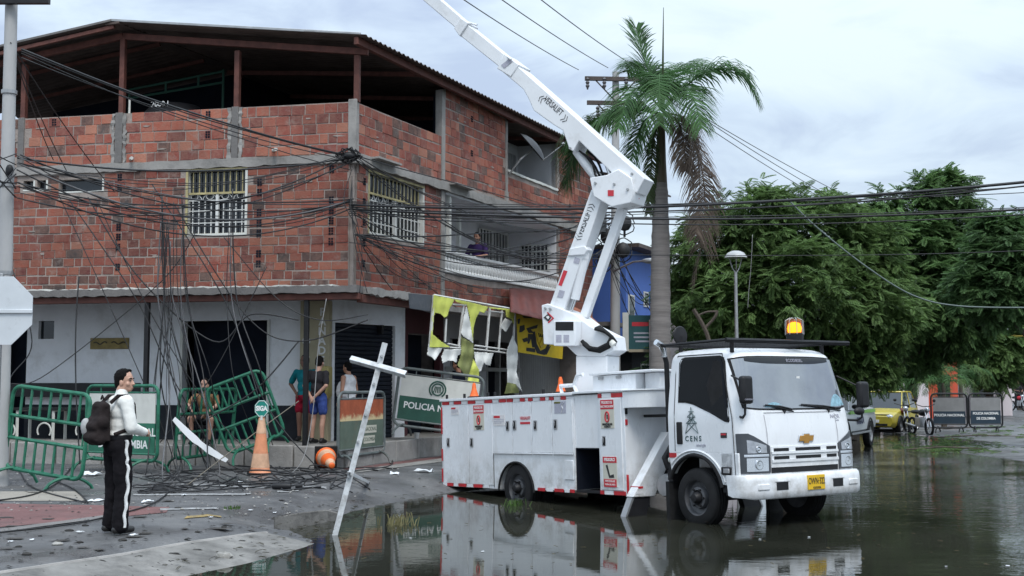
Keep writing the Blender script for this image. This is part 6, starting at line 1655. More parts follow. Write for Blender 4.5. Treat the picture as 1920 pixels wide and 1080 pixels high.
for s_, k in (('L', -1), ('R', 1)):
    m_ = MB(); pts = []
    ch_ = [V['hp' + s_] + Vector((k * .108, .0, .07)), V['hp' + s_] + Vector((k * .108, .005, -.1)), V['kn' + s_].lerp(V['hp' + s_], .5) + Vector((k * .102, .005, 0)), V['kn' + s_] + Vector((k * .096, .0, 0)), V['kn' + s_].lerp(V['an' + s_], .5) + Vector((k * .092, 0, 0)), V['an' + s_] + Vector((k * .088, .012, .0))]
    vs = []; N = 26
    for i in range(N + 1):
        t = i / N * (len(ch_) - 1); j = min(int(t), len(ch_) - 2); p = ch_[j].lerp(ch_[j + 1], t - j) + Vector((k * (.012 + .006 * sin(i * 1.9)), .008 * sin(i * 1.3), 0))
        for o in (-.013, .013): vs += [p + Vector((0, o, 0)), p + Vector((-k * .03, o, 0))]
    fs = []
    for i in range(N):
        q = i * 4; fs += [(q, q + 2, q + 6, q + 4), (q + 1, q + 5, q + 7, q + 3), (q, q + 4, q + 5, q + 1), (q + 2, q + 3, q + 7, q + 6)]
    m_.add(vs, fs + [(0, 1, 3, 2), (N * 4, N * 4 + 2, N * 4 + 3, N * 4 + 1)]); m_.build('side_stripe', PRINT_W, cad, smooth=True)
m_ = MB(); m_.lathe([(.158, 1.0), (.162, 1.005), (.162, 1.045), (.156, 1.05)], 24); m_.v = [(x * 1.0, y * .86, z) for x, y, z in m_.v]; m_.build('belt', BLACK, cad, smooth=True)
b = MB()
for s_ in 'LR': shoe(b, V['an' + s_] + Vector((0, 0, .012)), rad(8 if s_ == 'R' else -4), .285)
b.v = [(x, y, z) for x, y, z in b.v]; blob('shoes', b, M('black shoe leather', (.014, .013, .013), .4, var=.2), cad, .011, 2)
MB().box(-.02, .05, .26, .29, 1.06, 1.13).build('phone', BLACK, cad, bevel=.006)
bk = thing('backpack', 'dark grey brown backpack with a pale pocket on the back of the white shirted man', 'backpack', (pc.x, pc.y, pz), rad(-46))
PACK = M('dark backpack cloth', (.024, .019, .019), .95, spec=.1, var=.3, vs=5, bump=.4, bs=20)
b = MB(); b.limb((-.11, -.27, 1.0), .07, (.09, -.27, 1.0), .07); b.limb((-.12, -.25, 1.18), .085, (.10, -.25, 1.18), .085); b.limb((-.09, -.22, 1.36), .06, (.07, -.22, 1.36), .06)
b.hexa([Vector((x * w_, y, z)) for z, w_ in ((.98, 1.0), (1.38, .8)) for y in (-.34 if z < 1.2 else -.27, -.16) for x in (-.16, .14)]); b.limb((-.1, -.33, 1.02), .06, (.08, -.33, 1.02), .06); b.limb((-.1, -.31, 1.14), .06, (.08, -.31, 1.14), .06)
blob('bag', b, PACK, bk, .010, 16, .016, .10)
bk.scale = (.9, .93, .95); bk.location.z += .06
b = MB(); b.ball((-.13, -.34, 1.13), .10, 14, sc=(.75, .55, 1.05)); blob('pocket', b, M('pale grey cloth', (.36, .36, .36), .8, var=.15), bk, .01, 4, .02)
for k in (-1, 1):
    m_ = MB(); m_.tube([(k * .11, -.16, 1.40), (k * .12, -.08, 1.475), (k * .125, .03, 1.475), (k * .13, .115, 1.38), (k * .14, .125, 1.22), (k * .155, .03, 1.10), (k * .14, -.12, 1.05)], .022, 8); m_.build('strap', PACK, bk, smooth=True)
m_ = MB(); m_.tube([(-.05, -.2, 1.44), (-.02, -.2, 1.48), (.02, -.2, 1.44)], .012, 6); m_.build('handle', PACK, bk, smooth=True)

# --- bystanders
def person(label, loc, yaw, h, top, bottom, skin, shorts=True, arms='down', hairstyle='short', tank=False, lean=0.0, belly=0.0, seat=False, legs=True, headyaw=0.0, girth=1.0, shoesm=None):
    k = h / 1.74; t = thing('person', label, 'person', loc, yaw)
    S = lambda x, y, z: Vector((x * k, y * k, z * k))
    j = dict(neck=S(0, 0, 1.47), hip=S(0, 0, .95), shL=S(-.195, 0, 1.41), shR=S(.195, 0, 1.41), hpL=S(-.1, 0, .93), hpR=S(.1, 0, .93), knL=S(-.115, .02, .5), knR=S(.115, .02, .5), anL=S(-.125, -.02, .085), anR=S(.125, -.02, .085))
    if seat:
        j.update(neck=S(0, .16, 1.02), hip=S(0, 0, .5), shL=S(-.2, .14, .95), shR=S(.2, .14, .95), hpL=S(-.11, .02, .48), hpR=S(.11, .02, .48), knL=S(-.22, .45, .52), knR=S(.2, .45, .52), anL=S(-.17, .42, .085), anR=S(.17, .42, .085))
    if arms == 'down': j.update(elL=S(-.27, -.02, 1.13), elR=S(.27, -.02, 1.13), wrL=S(-.27, .06, .89), wrR=S(.27, .06, .89))
    if arms == 'behind': j.update(elL=S(-.27, -.10, 1.16), elR=S(.27, -.10, 1.16), wrL=S(-.05, -.18, .95), wrR=S(.05, -.19, .93))
    if arms == 'hips': j.update(elL=S(-.37, -.10, 1.17), elR=S(.37, -.10, 1.17), wrL=S(-.19, .04, 1.0), wrR=S(.19, .04, 1.0))
    if arms == 'knees': j.update(elL=S(-.30, .32, .78), elR=S(.29, .32, .78), wrL=S(-.14, .5, .62), wrR=S(.12, .5, .62))
    if arms == 'rail': j.update(elL=S(-.28, .08, 1.16), elR=S(.28, .08, 1.16), wrL=S(-.14, .32, 1.12), wrR=S(.14, .32, 1.12))
    hc = j['neck'] + S(0, .045, .155); b = MB()
    at_ = head(b, hc, headyaw, 0, k)
    b.limb(j['neck'] - S(0, .01, .05), .062 * k, hc - S(0, .02, .06), .056 * k); g = girth
    mid = j['neck'].lerp(j['hip'], .3); b.limb(j['shL'] * .9 + mid * .1, .04 * k, j['shR'] * .9 + mid * .1, .04 * k); b.limb(mid, .10 * k * g, j['hip'], .10 * k * g)
    for s_, sg_ in (('L', -1), ('R', 1)):
        b.limb(j['sh' + s_], .052 * k * g, j['el' + s_], .042 * k); b.limb(j['el' + s_], .04 * k, j['wr' + s_], .028 * k)
        d = (j['wr' + s_] - j['el' + s_]).normalized(); hand(b, j['wr' + s_], d, Vector((-sg_, .2, -.1)) if arms == 'down' else Vector((0, .4, -.6)), k, .7, -sg_)
        b.limb(j['hp' + s_], .085 * k * g, j['kn' + s_], .058 * k); b.limb(j['kn' + s_], .056 * k, j['kn' + s_].lerp(j['an' + s_], .35) - S(0, .02, 0), .056 * k); b.limb(j['kn' + s_].lerp(j['an' + s_], .35) - S(0, .02, 0), .054 * k, j['an' + s_], .036 * k)
        b.limb(j['an' + s_], .036 * k, j['an' + s_] + S(0, .05, -.04), .025 * k)
    blob('body', b, skin, t, .011, 3); facefeatures(at_, k, t); hair(at_, k, t, hairstyle)
    b = MB()
    if not tank:
        b.limb(j['shL'] + S(.03, 0, -.01), .066 * k, j['shR'] - S(.03, 0, .01), .066 * k)
        for s_ in 'LR': b.limb(j['sh' + s_], .066 * k, j['sh' + s_].lerp(j['el' + s_], .78), .062 * k)
    else:
        for sx in (-1, 1): b.limb(S(sx * .10, -.01, 1.32), .068 * k, S(sx * .11, 0, 1.44), .045 * k)
    up, lo = j['neck'].lerp(j['hip'], .32), j['neck'].lerp(j['hip'], .98)
    b.ball(up, .165 * k * g, 16, sc=(1.12, .84, 1.05)); b.ball(up.lerp(lo, .55) + S(0, belly * .35, 0), (.16 + belly * .35) * k * g, 16, sc=(1.02, .88, 1.1)); b.ball(lo, .16 * k * g, 16, sc=(1.02, .88, .7))
    blob('shirt', b, top, t, .013, 4, .018, .10)
    b = MB(); b.ball(j['hip'] - S(0, 0, .03), .155 * k * g, 16, sc=(1.08, .95, .8))
    for s_ in 'LR':
        e_ = j['hp' + s_].lerp(j['kn' + s_], .66 if shorts else 1.0); b.limb(j['hp' + s_], .102 * k * g, e_, .092 * k)
        if not shorts: b.limb(e_, .088 * k, j['an' + s_], .075 * k)
    blob('shorts' if shorts else 'trousers', b, bottom, t, .013, 4, .03, .08)
    b = MB()
    for s_, sg_ in (('L', -1), ('R', 1)): shoe(b, j['an' + s_] + S(0, 0, .01), rad(-8 * -sg_), .28 * k)
    blob('shoes', b, shoesm or BLACK, t, .013, 2)
    return t
def cloth(name, col): return M(name, col, .95, var=.2, vs=7, bump=.25, bs=14, spec=.12)
CHAR = cloth('charcoal shirt', (.028, .026, .03)); BLUE = cloth('blue shorts', (.045, .075, .25)); TEALC = cloth('teal shirt', (.012, .17, .20)); REDC = cloth('red shorts', (.25, .012, .03))
SKP = M('light tan skin', (.46, .26, .19), .55, var=.08, vs=10)
person('man in charcoal shirt and blue shorts seen from behind, hands clasped at his back', (-3.82, 24.25, .41), rad(-28), 1.70, CHAR, BLUE, SKP, arms='behind', headyaw=rad(10))
person('man in teal shirt and red shorts with hand on hip, behind the charcoal shirted man', (-4.22, 25.1, .41), rad(165), 1.74, TEALC, REDC, SKIN_D, arms='hips', headyaw=rad(-15))
person('heavy man in white tank top behind the rusted barrier', (-3.32, 25.0, .41), rad(62), 1.60, cloth('white tank top', (.66, .66, .68)), cloth('grey shorts', (.2, .2, .22)), SKIN, arms='down', tank=True, belly=.18, girth=1.1)
person('seated man in tan shirt behind the cable tangled green barrier', (-5.95, 24.1, .41), rad(175), 1.70, cloth('tan shirt', (.25, .14, .075)), cloth('black shorts', (.02, .02, .024)), SKP, arms='knees', seat=True)
person('dark clothed person standing under the hanging strips of the torn sign', C0 + FB(4.5, .4, .1), rad(70), 1.72, cloth('navy shirt', (.01, .012, .022)), cloth('navy trousers', (.012, .014, .022)), SKIN, shorts=False, arms='down')
person('person in dark blue and red shirt leaning on the white balustrade', C0 + FB(6.35, 3.95 - .40, -.30), rad(156), 1.72, cloth('blue and red shirt', (.04, .025, .09)), cloth('dark trousers', (.02, .02, .03)), SKIN, shorts=False, arms='rail')
st2 = thing('stool', 'dark low stool under the seated man in the tan shirt', 'stool', (-5.95, 24.1, .40))
m_ = MB(); m_.lathe([(.17, .33), (.18, .34), (.18, .37), (.16, .375)], 18); m_.build('seat', BLACK, st2, smooth=True)
for k in range(4):
    a = k * pi / 2 + .78; MB().tube([(.13 * cos(a), .13 * sin(a), .33), (.17 * cos(a), .17 * sin(a), 0)], .016, 6).build('leg', BLACK, st2)
# ------------------------------------------------------------------ torn shop sign, yellow sign, awnings on face B
def onB(u, v, off):
    p0 = C0 + nB * off; r_ = ray(u, v); k = (p0 - EYE).dot(nB) / r_.dot(nB); return EYE + r_ * k
def cpx(x, y): return (760 + x / 4.5, 520 + y / 4.5)
LIME = M('lime sign canvas', (.62, .66, .13), .7, var=.12, vs=4, dirt=.25, dcol=(.38, .42, .16), ds=3)
CANV = M('white canvas back', (.78, .78, .75), .85, var=.08, vs=5, dirt=.25, dcol=(.4, .38, .33))
OLIVE = M('soiled olive canvas', (.22, .24, .08), .8, var=.3, vs=4, dirt=.4, dcol=(.14, .13, .09))
ts = thing('torn_sign', 'torn lime green canvas shop sign with bare frame and hanging white rags', 'sign', onB(*cpx(220, 580), .9))
def inside(poly, x, y):
    c = False; n = len(poly)
    for i in range(n):
        (x1, y1), (x2, y2) = poly[i], poly[(i + 1) % n]
        if (y1 > y) != (y2 > y) and x < (x2 - x1) * (y - y1) / (y2 - y1) + x1: c = not c
    return c
def fabric(name, poly, mat, off=.9, wave=.035, step=4.5, parent=ts, seed=0, sag=0.0):
    xs = [p[0] for p in poly]; ys = [p[1] for p in poly]; x0, y0 = min(xs), min(ys)
    nx = int((max(xs) - x0) / step) + 2; ny = int((max(ys) - y0) / step) + 2
    rr = random.Random(seed); ph = [rr.uniform(0, 6) for _ in range(4)]; idx = {}; vs = []; fs = []
    def vid(i, j):
        if (i, j) not in idx:
            x, y = x0 + i * step, y0 + j * step
            jx = rr.uniform(-.3, .3) * step; jy = rr.uniform(-.3, .3) * step
            o = wave * (sin(x * .035 + ph[0] + .01 * y) + .6 * sin(x * .08 + y * .02 + ph[1])) + wave * .5 * sin(y * .05 + ph[2]) + sag * (y - y0) / 100
            idx[(i, j)] = len(vs); vs.append(onB(*cpx(x + jx, y + jy), off + o) - parent.location)
        return idx[(i, j)]
    for i in range(nx):
        for j in range(ny):
            if inside(poly, x0 + (i + .5) * step, y0 + (j + .5) * step):
                fs.append((vid(i, j), vid(i, j + 1), vid(i + 1, j + 1), vid(i + 1, j)))
    o = MB().add(vs, fs).build(name, mat, parent, smooth=True, sharp=80)
    m_ = o.modifiers.new('thickness', 'SOLIDIFY'); m_.thickness = .004
    return o
for k, (pl_, mt, wv) in enumerate([
    ([(240, 150), (415, 185), (402, 215), (372, 270), (355, 330), (330, 342), (300, 310), (255, 298), (242, 330), (232, 480), (300, 540), (385, 592), (205, 590), (225, 400)], LIME, .02),
    ([(415, 185), (540, 210), (700, 250), (692, 265), (665, 302), (630, 288), (600, 340), (578, 420), (570, 560), (555, 530), (545, 340), (520, 232), (480, 225), (430, 207)], LIME, .02),
    ([(700, 250), (920, 272), (916, 400), (896, 350), (852, 335), (846, 278), (720, 264)], LIME, .02),
    ([(515, 240), (548, 380), (575, 560), (540, 530), (490, 500), (470, 470), (495, 330)], CANV, .03),
    ([(840, 345), (902, 372), (850, 462), (800, 420)], CANV, .03),
    ([(205, 592), (312, 600), (290, 640), (250, 702), (225, 675), (185, 655), (195, 560)], CANV, .04),
    ([(330, 610), (470, 605), (466, 650), (440, 665), (432, 722), (395, 702), (360, 706), (315, 726), (305, 670)], CANV, .04),
    ([(580, 630), (745, 640), (730, 690), (718, 745), (680, 738), (665, 718), (640, 790), (620, 800), (600, 770)], CANV, .04),
    ([(470, 500), (575, 562), (580, 650), (560, 740), (522, 865), (470, 780), (440, 740), (470, 650)], OLIVE, .05),
    ([(570, 680), (622, 780), (620, 985), (600, 975), (580, 960), (548, 880), (510, 870), (560, 740)], LIME, .05),
    ([(905, 490), (945, 580), (950, 680), (938, 800), (985, 962), (930, 900), (860, 890), (856, 620)], CANV, .05),
    ([(862, 888), (932, 902), (968, 975), (838, 982)], OLIVE, .05)]):
    fabric('canvas_rag' if k > 2 else 'canvas', pl_, mt, .93 + .012 * (k % 5), wv * .4, seed=k)
for a, b, r_ in [((240, 150), (205, 590), .03), ((345, 350), (335, 545), .022), ((490, 235), (450, 590), .026), ((712, 255), (682, 612), .028), ((815, 280), (785, 625), .024), ((925, 272), (905, 650), .026), ((240, 150), (925, 272), .026), ((205, 582), (500, 600), .022), ((500, 595), (860, 640), .02),
                 ((360, 560), (470, 582), .018), ((395, 228), (520, 238), .018), ((715, 285), (830, 300), .018), ((585, 575), (860, 612), .02)]:
    m_ = MB(); m_.tube([onB(*cpx(*a), .9) - ts.location, onB(*cpx(*b), .9) - ts.location], r_, 4); m_.build('frame_tube', WIRON, ts)
for a in ((240, 160), (712, 260), (925, 280)):
    p = onB(*cpx(*a), .9); m_ = MB(); m_.tube([p - ts.location, p - nB * .95 + Vector((0, 0, .12)) - ts.location], .02, 5); m_.build('frame_bracket', TIN, ts)
YS = M('yellow sign print', (.66, .46, .02), .55, var=.12, vs=3, dirt=.2, dcol=(.45, .22, .02), ds=2)
ys_ = thing('shop_sign', 'yellow shop sign with black motorcycle graphics beside the torn lime sign', 'sign', onB(*cpx(950, 632), .9))
def bpoly(name, poly, mat, o0, o1, parent):
    n = len(poly); m_ = MB(); pl = parent.location + (parent.parent.location if parent.parent else Vector())
    m_.add([onB(*cpx(*p), o0) - pl for p in poly] + [onB(*cpx(*p), o1) - pl for p in poly], [tuple(range(n - 1, -1, -1)), tuple(range(n, 2 * n))] + [(i, (i + 1) % n, n + (i + 1) % n, n + i) for i in range(n)])
    return m_.build(name, mat, parent)
sp_ = bpoly('sign_panel', [(935, 285), (1345, 372), (1325, 690), (950, 632)], YS, .80, .90, ys_)
for pl_ in ([(985, 325), (1075, 335), (1065, 345), (1000, 342)], [(945, 355), (970, 345), (965, 390), (948, 395)], [(965, 410), (1005, 400), (1010, 440), (985, 462), (960, 465)], [(1020, 430), (1080, 410), (1120, 398), (1110, 430), (1060, 440), (1085, 470), (1040, 470)],
            [(1035, 475), (1090, 480), (1095, 590), (1070, 592), (1060, 520), (1045, 560), (1030, 560)], [(985, 520), (1030, 505), (1035, 540), (1000, 548)], [(1075, 460), (1095, 455), (1110, 560), (1140, 620), (1180, 600), (1210, 540), (1225, 560), (1190, 630), (1170, 655), (1110, 640), (1085, 580)],
            [(1195, 380), (1232, 390), (1232, 430), (1210, 440)], [(1185, 520), (1215, 500), (1240, 560), (1200, 560)], [(1020, 592), (1095, 600), (1098, 634), (1020, 622)], [(1190, 600), (1230, 575), (1195, 650), (1170, 655)]):
    bpoly('sign_print', pl_, PRINT_K, .899, .903, sp_)
mb = MB(); mb.tube([onB(*cpx(x, y), .906) - ys_.location for x, y in ((1105, 470), (1118, 540), (1140, 590), (1170, 560), (1185, 500), (1178, 470), (1150, 520), (1130, 560))], .02, 5); mb.build('sign_print', M('gold print', (.5, .33, .02), .5), sp_, smooth=True)
mb = MB()
for k, x in enumerate((1125, 1140, 1155, 1170)): mb.tube([onB(*cpx(x, 470 + 6 * k), .908) - ys_.location, onB(*cpx(x + 4, 500 + 3 * k), .908) - ys_.location, onB(*cpx(x + 14, 495 + 3 * k), .908) - ys_.location], .012, 4)
mb.build('sign_print', PRINT_K, sp_)
gc = thing('canopy_panel', 'dark grey battered canopy panel left of the torn lime sign', 'canopy', onB(765, 575, .9))
bpoly('panel', [(25, 135), (240, 152), (225, 288), (35, 262)], M('dark grey sheet', (.075, .082, .095), .6, var=.2, dirt=.3, dcol=(.2, .2, .2), ds=6), .8, .88, gc)
tp = thing('awning', 'sagging dark red awning over the yellow shop sign', 'awning', onB(955, 580, .9))
TARP = M('dark red tarpaulin', (.12, .03, .024), .7, var=.25, vs=4, dirt=.2, dcol=(.1, .04, .03))
m_ = MB(); vs = []; N, K = 24, 5
for i in range(N + 1):
    for j in range(K + 1):
        a = onB(955 + 88 * i / N, 540 + 6 * i / N, .1); b = onB(957 + 98 * i / N, 585 + 24 * i / N, 1.35)
        p = a.lerp(b, j / K) + Vector((0, 0, .05 * sin(i * 1.1) * sin(pi * j / K) - .08 * sin(pi * j / K))); vs.append(p - tp.location)
m_.add(vs, [(i * (K + 1) + j, (i + 1) * (K + 1) + j, (i + 1) * (K + 1) + j + 1, i * (K + 1) + j + 1) for i in range(N) for j in range(K)])
o = m_.build('cloth', TARP, tp, smooth=True, sharp=80); q = o.modifiers.new('thickness', 'SOLIDIFY'); q.thickness = .008
o2 = thing('awning', 'rounded faded orange awning behind the boom turret', 'awning', onB(1070, 615, 1.2))
m_ = MB(); n = 10; vs = []
for i in range(n + 1):
    for j in range(n + 1):
        t = pi / 2 * j / n; pa = onB(1072, 618, 1.2) - C0; pb = onB(1136, 618, 1.2) - C0; s = pa.dot(dB) + (pb - pa).dot(dB) * i / n; z0 = pa.z
        vs.append(C0 + FB(s, z0 + .78 * sin(t) * (1 - .5 * abs(2 * i / n - 1) ** 3), .2 + 1.0 * cos(t)) - o2.location)
m_.add(vs, [(i * (n + 1) + j, (i + 1) * (n + 1) + j, (i + 1) * (n + 1) + j + 1, i * (n + 1) + j + 1) for i in range(n) for j in range(n)])
o = m_.build('cloth', M('faded orange canvas', (.30, .10, .05), .75, var=.35, vs=2, dirt=.4, dcol=(.25, .2, .17)), o2, smooth=True); q = o.modifiers.new('thickness', 'SOLIDIFY'); q.thickness = .01
ds_ = thing('satellite_dish', 'dark satellite dish on a wall bracket under the upper eave', 'satellite dish', C0 + FB(7.5, 7.25, .05))
m_ = MB(); m_.lathe([(.0, .10), (.18, .08), (.34, .03), (.46, -.05), (.47, -.04), (.34, .05), (.18, .10), (.0, .12)], 24, cap=False); Rm = Matrix.Rotation(rad(-66), 4, 'Y') @ Matrix.Rotation(rad(10), 4, 'X')
m_.xf(Matrix.Translation(nB * .55 + dB * .25 + Vector((0, 0, .35))) @ Matrix.Rotation(rad(-8), 4, 'Z') @ Matrix.Rotation(rad(50), 4, 'Y')); m_.build('reflector', M('dark dish paint', (.022, .022, .026), .5, var=.2), ds_, smooth=True)
m_ = MB(); m_.tube([Vector((0, 0, -.35)), nB * .3 + Vector((0, 0, .0)), nB * .55 + dB * .25 + Vector((0, 0, .3))], .025, 6); m_.build('bracket', TIN, ds_)
m_ = MB(); m_.tube([nB * .8 + dB * .2 + Vector((0, 0, -.05)), nB * 1.35 + dB * .3 + Vector((0, 0, .35))], .014, 5); m_.ball(nB * 1.35 + dB * .3 + Vector((0, 0, .36)), .05, 8); m_.build('receiver_arm', TIN, ds_)

# ------------------------------------------------------------------ buildings further along the street
def house(label, s0, s1, z1, off, depth, mat, openings=(), roof=None, name='house'):
    t = thing(name, label, 'building', C0 + FB(s0, 0, off))
    q = lambda s, z, o: FB(s - s0, z, o)
    m_ = MB(); m_.hexa([q(s, z, o) for z in (0, z1) for o in (-depth, 0) for s in (s0, s1)]); m_.build('wall', mat, t)
    for (a, b, c, d, mt, nm) in openings:
        f_ = MB(); f_.hexa([q(s, z, o) for z in (c, d) for o in (-.02, .03) for s in (a, b)]); w_ = f_.build(nm, PANELW, t)
        f_ = MB(); f_.hexa([q(s, z, o) for z in (c + .06, d - .05) for o in (.0, .04) for s in (a + .06, b - .06)]); f_.build('pane', mt, w_)
    if roof:
        f_ = MB(); f_.hexa([q(s, z + zz, o) for zz, (z) in ((0, z1), (.12, z1)) for o in (-depth, .5) for s in (s0 - .2, s1 + .2)]); f_.build('roof', roof, t)
    return t
BLUEW = M('bright blue house paint', (.07, .15, .46), .75, var=.1, vs=1, dirt=.3, dcol=(.06, .11, .3))
WHW = M('white house paint', (.68, .61, .63), .8, var=.06, vs=1, dirt=.25, dcol=(.4, .4, .4))
house('blue painted house wall behind the boom strut and utility pole', 16.0, 19.0, 5.85, .3, 6, BLUEW, [(16.2, 16.8, 2.7, 4.4, GLASS, 'window'), (17.8, 18.3, 4.1, 4.6, GLASS, 'window')], ROOF)
house('dark fronted shop below the blue wall and teal board', 15.15, 19.55, 2.55, .75, 6, M('dark shop front', (.03, .032, .036), .8, var=.3, spec=.2), [(16.0, 17.6, .3, 2.2, DEEP, 'door')], CONC_D)
house('low white house with dark roof edge between blue house and palm trunk', 19.6, 34, 4.6, .3, 7, WHW, [(21, 22.2, 1.4, 2.6, GLASS, 'window'), (24, 25, .2, 2.4, GLASS, 'door')], ROOF)
house('dark green shop front below the yellow sign end', 14.0, 15.1, 3.3, .1, 5, M('dark green shop paint', (.012, .05, .04), .6, var=.2), [], CONC_D)
lean = thing('roof_shelter', 'small tin roof on thin posts above the blue house', 'shelter', C0 + FB(14.2, 6.0, -.5))
m_ = MB(); m_.hexa([dB * s + nB * o + Vector((0, 0, 2.1 - .22 * o + zz)) for zz in (0, .05) for o in (-2.5, 1.6) for s in (0, 4.2)]); m_.build('roof', ROOF, lean)
for s in (.2, 4.0):
    m_ = MB(); m_.tube([dB * s + nB * 1.3, dB * s + nB * 1.3 + Vector((0, 0, 1.8))], .04, 6); m_.build('post', BLACK, lean)
bs_ = thing('shop_board', 'dark teal shop board with red heading and white lines, behind the palm trunk', 'sign', P(1182, 655, 36.0))
TEALB = M('dark teal board', (.02, .085, .095), .55, var=.2, vs=2)
def bb(x0, x1, z0, z1, y0, y1, mt, nm, par): return MB().box(x0, x1, y0, y1, z0, z1).build(nm, mt, par)
bb(-.05, 1.25, 0, 1.0, 0, .06, TEALB, 'board', bs_); bb(-.22, -.05, -.05, 1.08, -.02, .1, PANELW, 'side_frame', bs_); bb(-.05, 1.25, -.08, .0, -.02, .08, M('tan strip', (.35, .30, .22), .7), 'lower_strip', bs_)
bb(.05, 1.2, .68, .80, -.004, .0, PRINT_R, 'sign_print', bs_); text('ASADERO', .15, PRINT_W, bs_, frame((.62, -.007, .74), (1, 0, 0), (0, 0, 1)), sx=1.2) if False else None
for z, a, b in ((.45, .1, 1.0), (.33, .1, .9), (.21, .15, .8)): bb(a, b, z, z + .05, -.004, 0, PRINT_G, 'sign_print', bs_)
wd = thing('awning', 'white curved awning end behind the palm trunk', 'awning', P(1262, 690, 33))
m_ = MB(); m_.prism([(-.5, 0)] + [(-.5 + 1.05 * sin(t), 1.35 * cos(t)) for t in np.linspace(0, pi / 2, 10)], 0, 1.2, lambda p, q, a: (p, a, q)); m_.build('cloth', WHW, wd, smooth=True)
# far houses at the end of the street
def block(label, x0, x1, y, z1, mat, dep=6, extra=(), roof=ROOF):
    t = thing('house', label, 'building', ((x0 + x1) / 2, y, -.2)); w = (x1 - x0) / 2
    MB().box(-w, w, 0, dep, 0, z1).build('wall', mat, t); MB().box(-w - .3, w + .3, -.4, dep + .3, z1, z1 + .15).build('roof', roof, t)
    for (a, b, c, d, mt, nm) in extra:
        MB().box(a, b, -.05, .05, c, d).build(nm, mt, t)
    return t
REDW = M('orange red paint', (.55, .085, .04), .7, var=.1)
block('white walled house far behind the yellow car', 17.6, 20.3, 60, 3.0, WHW, extra=[(-.9, -.3, .2, 2.2, GLASS, 'door'), (.2, .8, 1.0, 2.1, GLASS, 'window')])
block('orange red fronted house far beyond the barriers', 20.5, 22.1, 61, 3.0, REDW, extra=[(-.2, .4, .2, 2.2, BLACK, 'door')])
block('pale grey house at the far end of the street', 22.6, 26.8, 66, 3.2, WHW, extra=[(-1.8, -1.0, .2, 2.2, GLASS, 'door'), (0, 1.0, 1.0, 2.0, GLASS, 'window')])
block('low white building at the horizon where the street ends', 44, 54, 118, 4.2, WHW, 8, extra=[(-3, -2, 1, 2.2, GLASS, 'window'), (0, 1, 1, 2.2, GLASS, 'window'), (2.5, 3.5, 1, 2.2, GLASS, 'window')])

# ------------------------------------------------------------------ utility poles, lamp, traffic signal
def xarm(t, c, half, z, ang, mat, th=.05):
    d = Vector((cos(ang), sin(ang), 0)); n = Vector((-d.y, d.x, 0)); m_ = MB()
    m_.hexa([c + d * s + n * o + Vector((0, 0, z + zz)) for zz in (-th, th) for o in (-.045 + .14, .045 + .14) for s in (-half, half)]); return m_.build('crossarm', mat, t)
WOODD = M('dark crossarm', (.07, .055, .05), .8, var=.3)
POLE = M('concrete pole', (.40, .40, .40), .85, var=.18, vs=2, bump=.3, bs=20, dirt=.35, dcol=(.14, .14, .14), stretch=(1, 1, .3))
p1b = Vector((3.02, 36.2, 0))
p1 = thing('utility_pole', 'concrete utility pole with two crossarms rising behind the palm tree', 'utility pole', p1b)
m_ = MB(); m_.cyl((0, 0, -.2), (.09, 0, 10.9), .17, .10, 14); m_.build('shaft', POLE, p1, smooth=True)
for z, hlf in ((10.65, .92), (9.92, .86)):
    xarm(p1, Vector((.08, -.3, 0)), hlf, z, rad(4), WOODD, .06)
INS = M('grey porcelain', (.09, .085, .09), .4, var=.3)
for z, xs_ in ((10.65, (-.85, -.35, .3, .75)), (9.8, (-.55, .5))):
    for x in xs_:
        m_ = MB(); n_ = 6; m_.lathe([(.03, 0)] + [(.065 if k % 2 else .035, -.05 * k) for k in range(1, 7)] + [(.02, -.36)], 10, (x + .08, -.24, z + (.02 if z > 10 else .0))); m_.build('insulator', INS, p1, smooth=True)
for s in (-1, 1):
    m_ = MB(); m_.tube([(.08, -.2, 9.95), (.08 + s * .6, -.2, 10.6)], .022, 5); m_.tube([(.08, -.2, 9.3), (.08 + s * .55, -.2, 9.88)], .022, 5); m_.build('brace', WOODD, p1)
for k, (x, z) in enumerate(((-.2, 5.9), (.25, 5.5), (-.3, 5.2), (.3, 6.3))):
    m_ = MB(); m_.ball((x, -.25, z), .22, 10, sc=(1, .7, 1.1)); m_.tube([(x + .3 * cos(t) * random.uniform(.7, 1.2), -.3 + .1 * sin(3 * t), z + .35 * sin(t)) for t in np.linspace(0, 6.2, 18)], .018, 5); m_.build('cable_coil', CABLE, p1, smooth=True)
m_ = MB(); m_.lathe([(.0, 0), (.28, .02), (.28, .8), (.22, .86), (0, .9)], 18, (-.5, -.2, 6.0)); m_.build('transformer', M('grey transformer', (.13, .14, .15), .5), p1, smooth=True)
m_ = MB(); m_.tube([(0, -.1, 4.9), (.5, -.8, 5.1), (.9, -1.2, 5.1)], .03, 6); m_.ball((1.0, -1.3, 5.08), .22, 10, sc=(1.5, .8, .4)); m_.build('street_light', TIN, p1, smooth=True)
p0b = Vector((-7.92, 19.3, 0))
p0 = thing('utility_pole', 'pale concrete utility pole at the left edge carrying the cable bundle', 'utility pole', p0b)
m_ = MB(); m_.cyl((-.06, 0, -.2), (-.14, 0, 9.6), .125, .088, 14); m_.build('shaft', POLE, p0, smooth=True)
for z in (3.3, 4.7, 6.2):
    m_ = MB(); m_.lathe([(.115, z), (.122, z), (.122, z + .06), (.115, z + .06)], 14, (-.06 - .08 * z / 9.6, 0, 0)); m_.build('pole_band', TIN, p0)
m_ = MB(); m_.hexa([Vector((x, y, z)) for z in (7.62, 7.72) for y in (-.22, -.12) for x in (-1.2, .55)]); m_.xf(Matrix.Rotation(rad(0), 4, 'Z')); m_.build('crossarm', BLACK, p0)
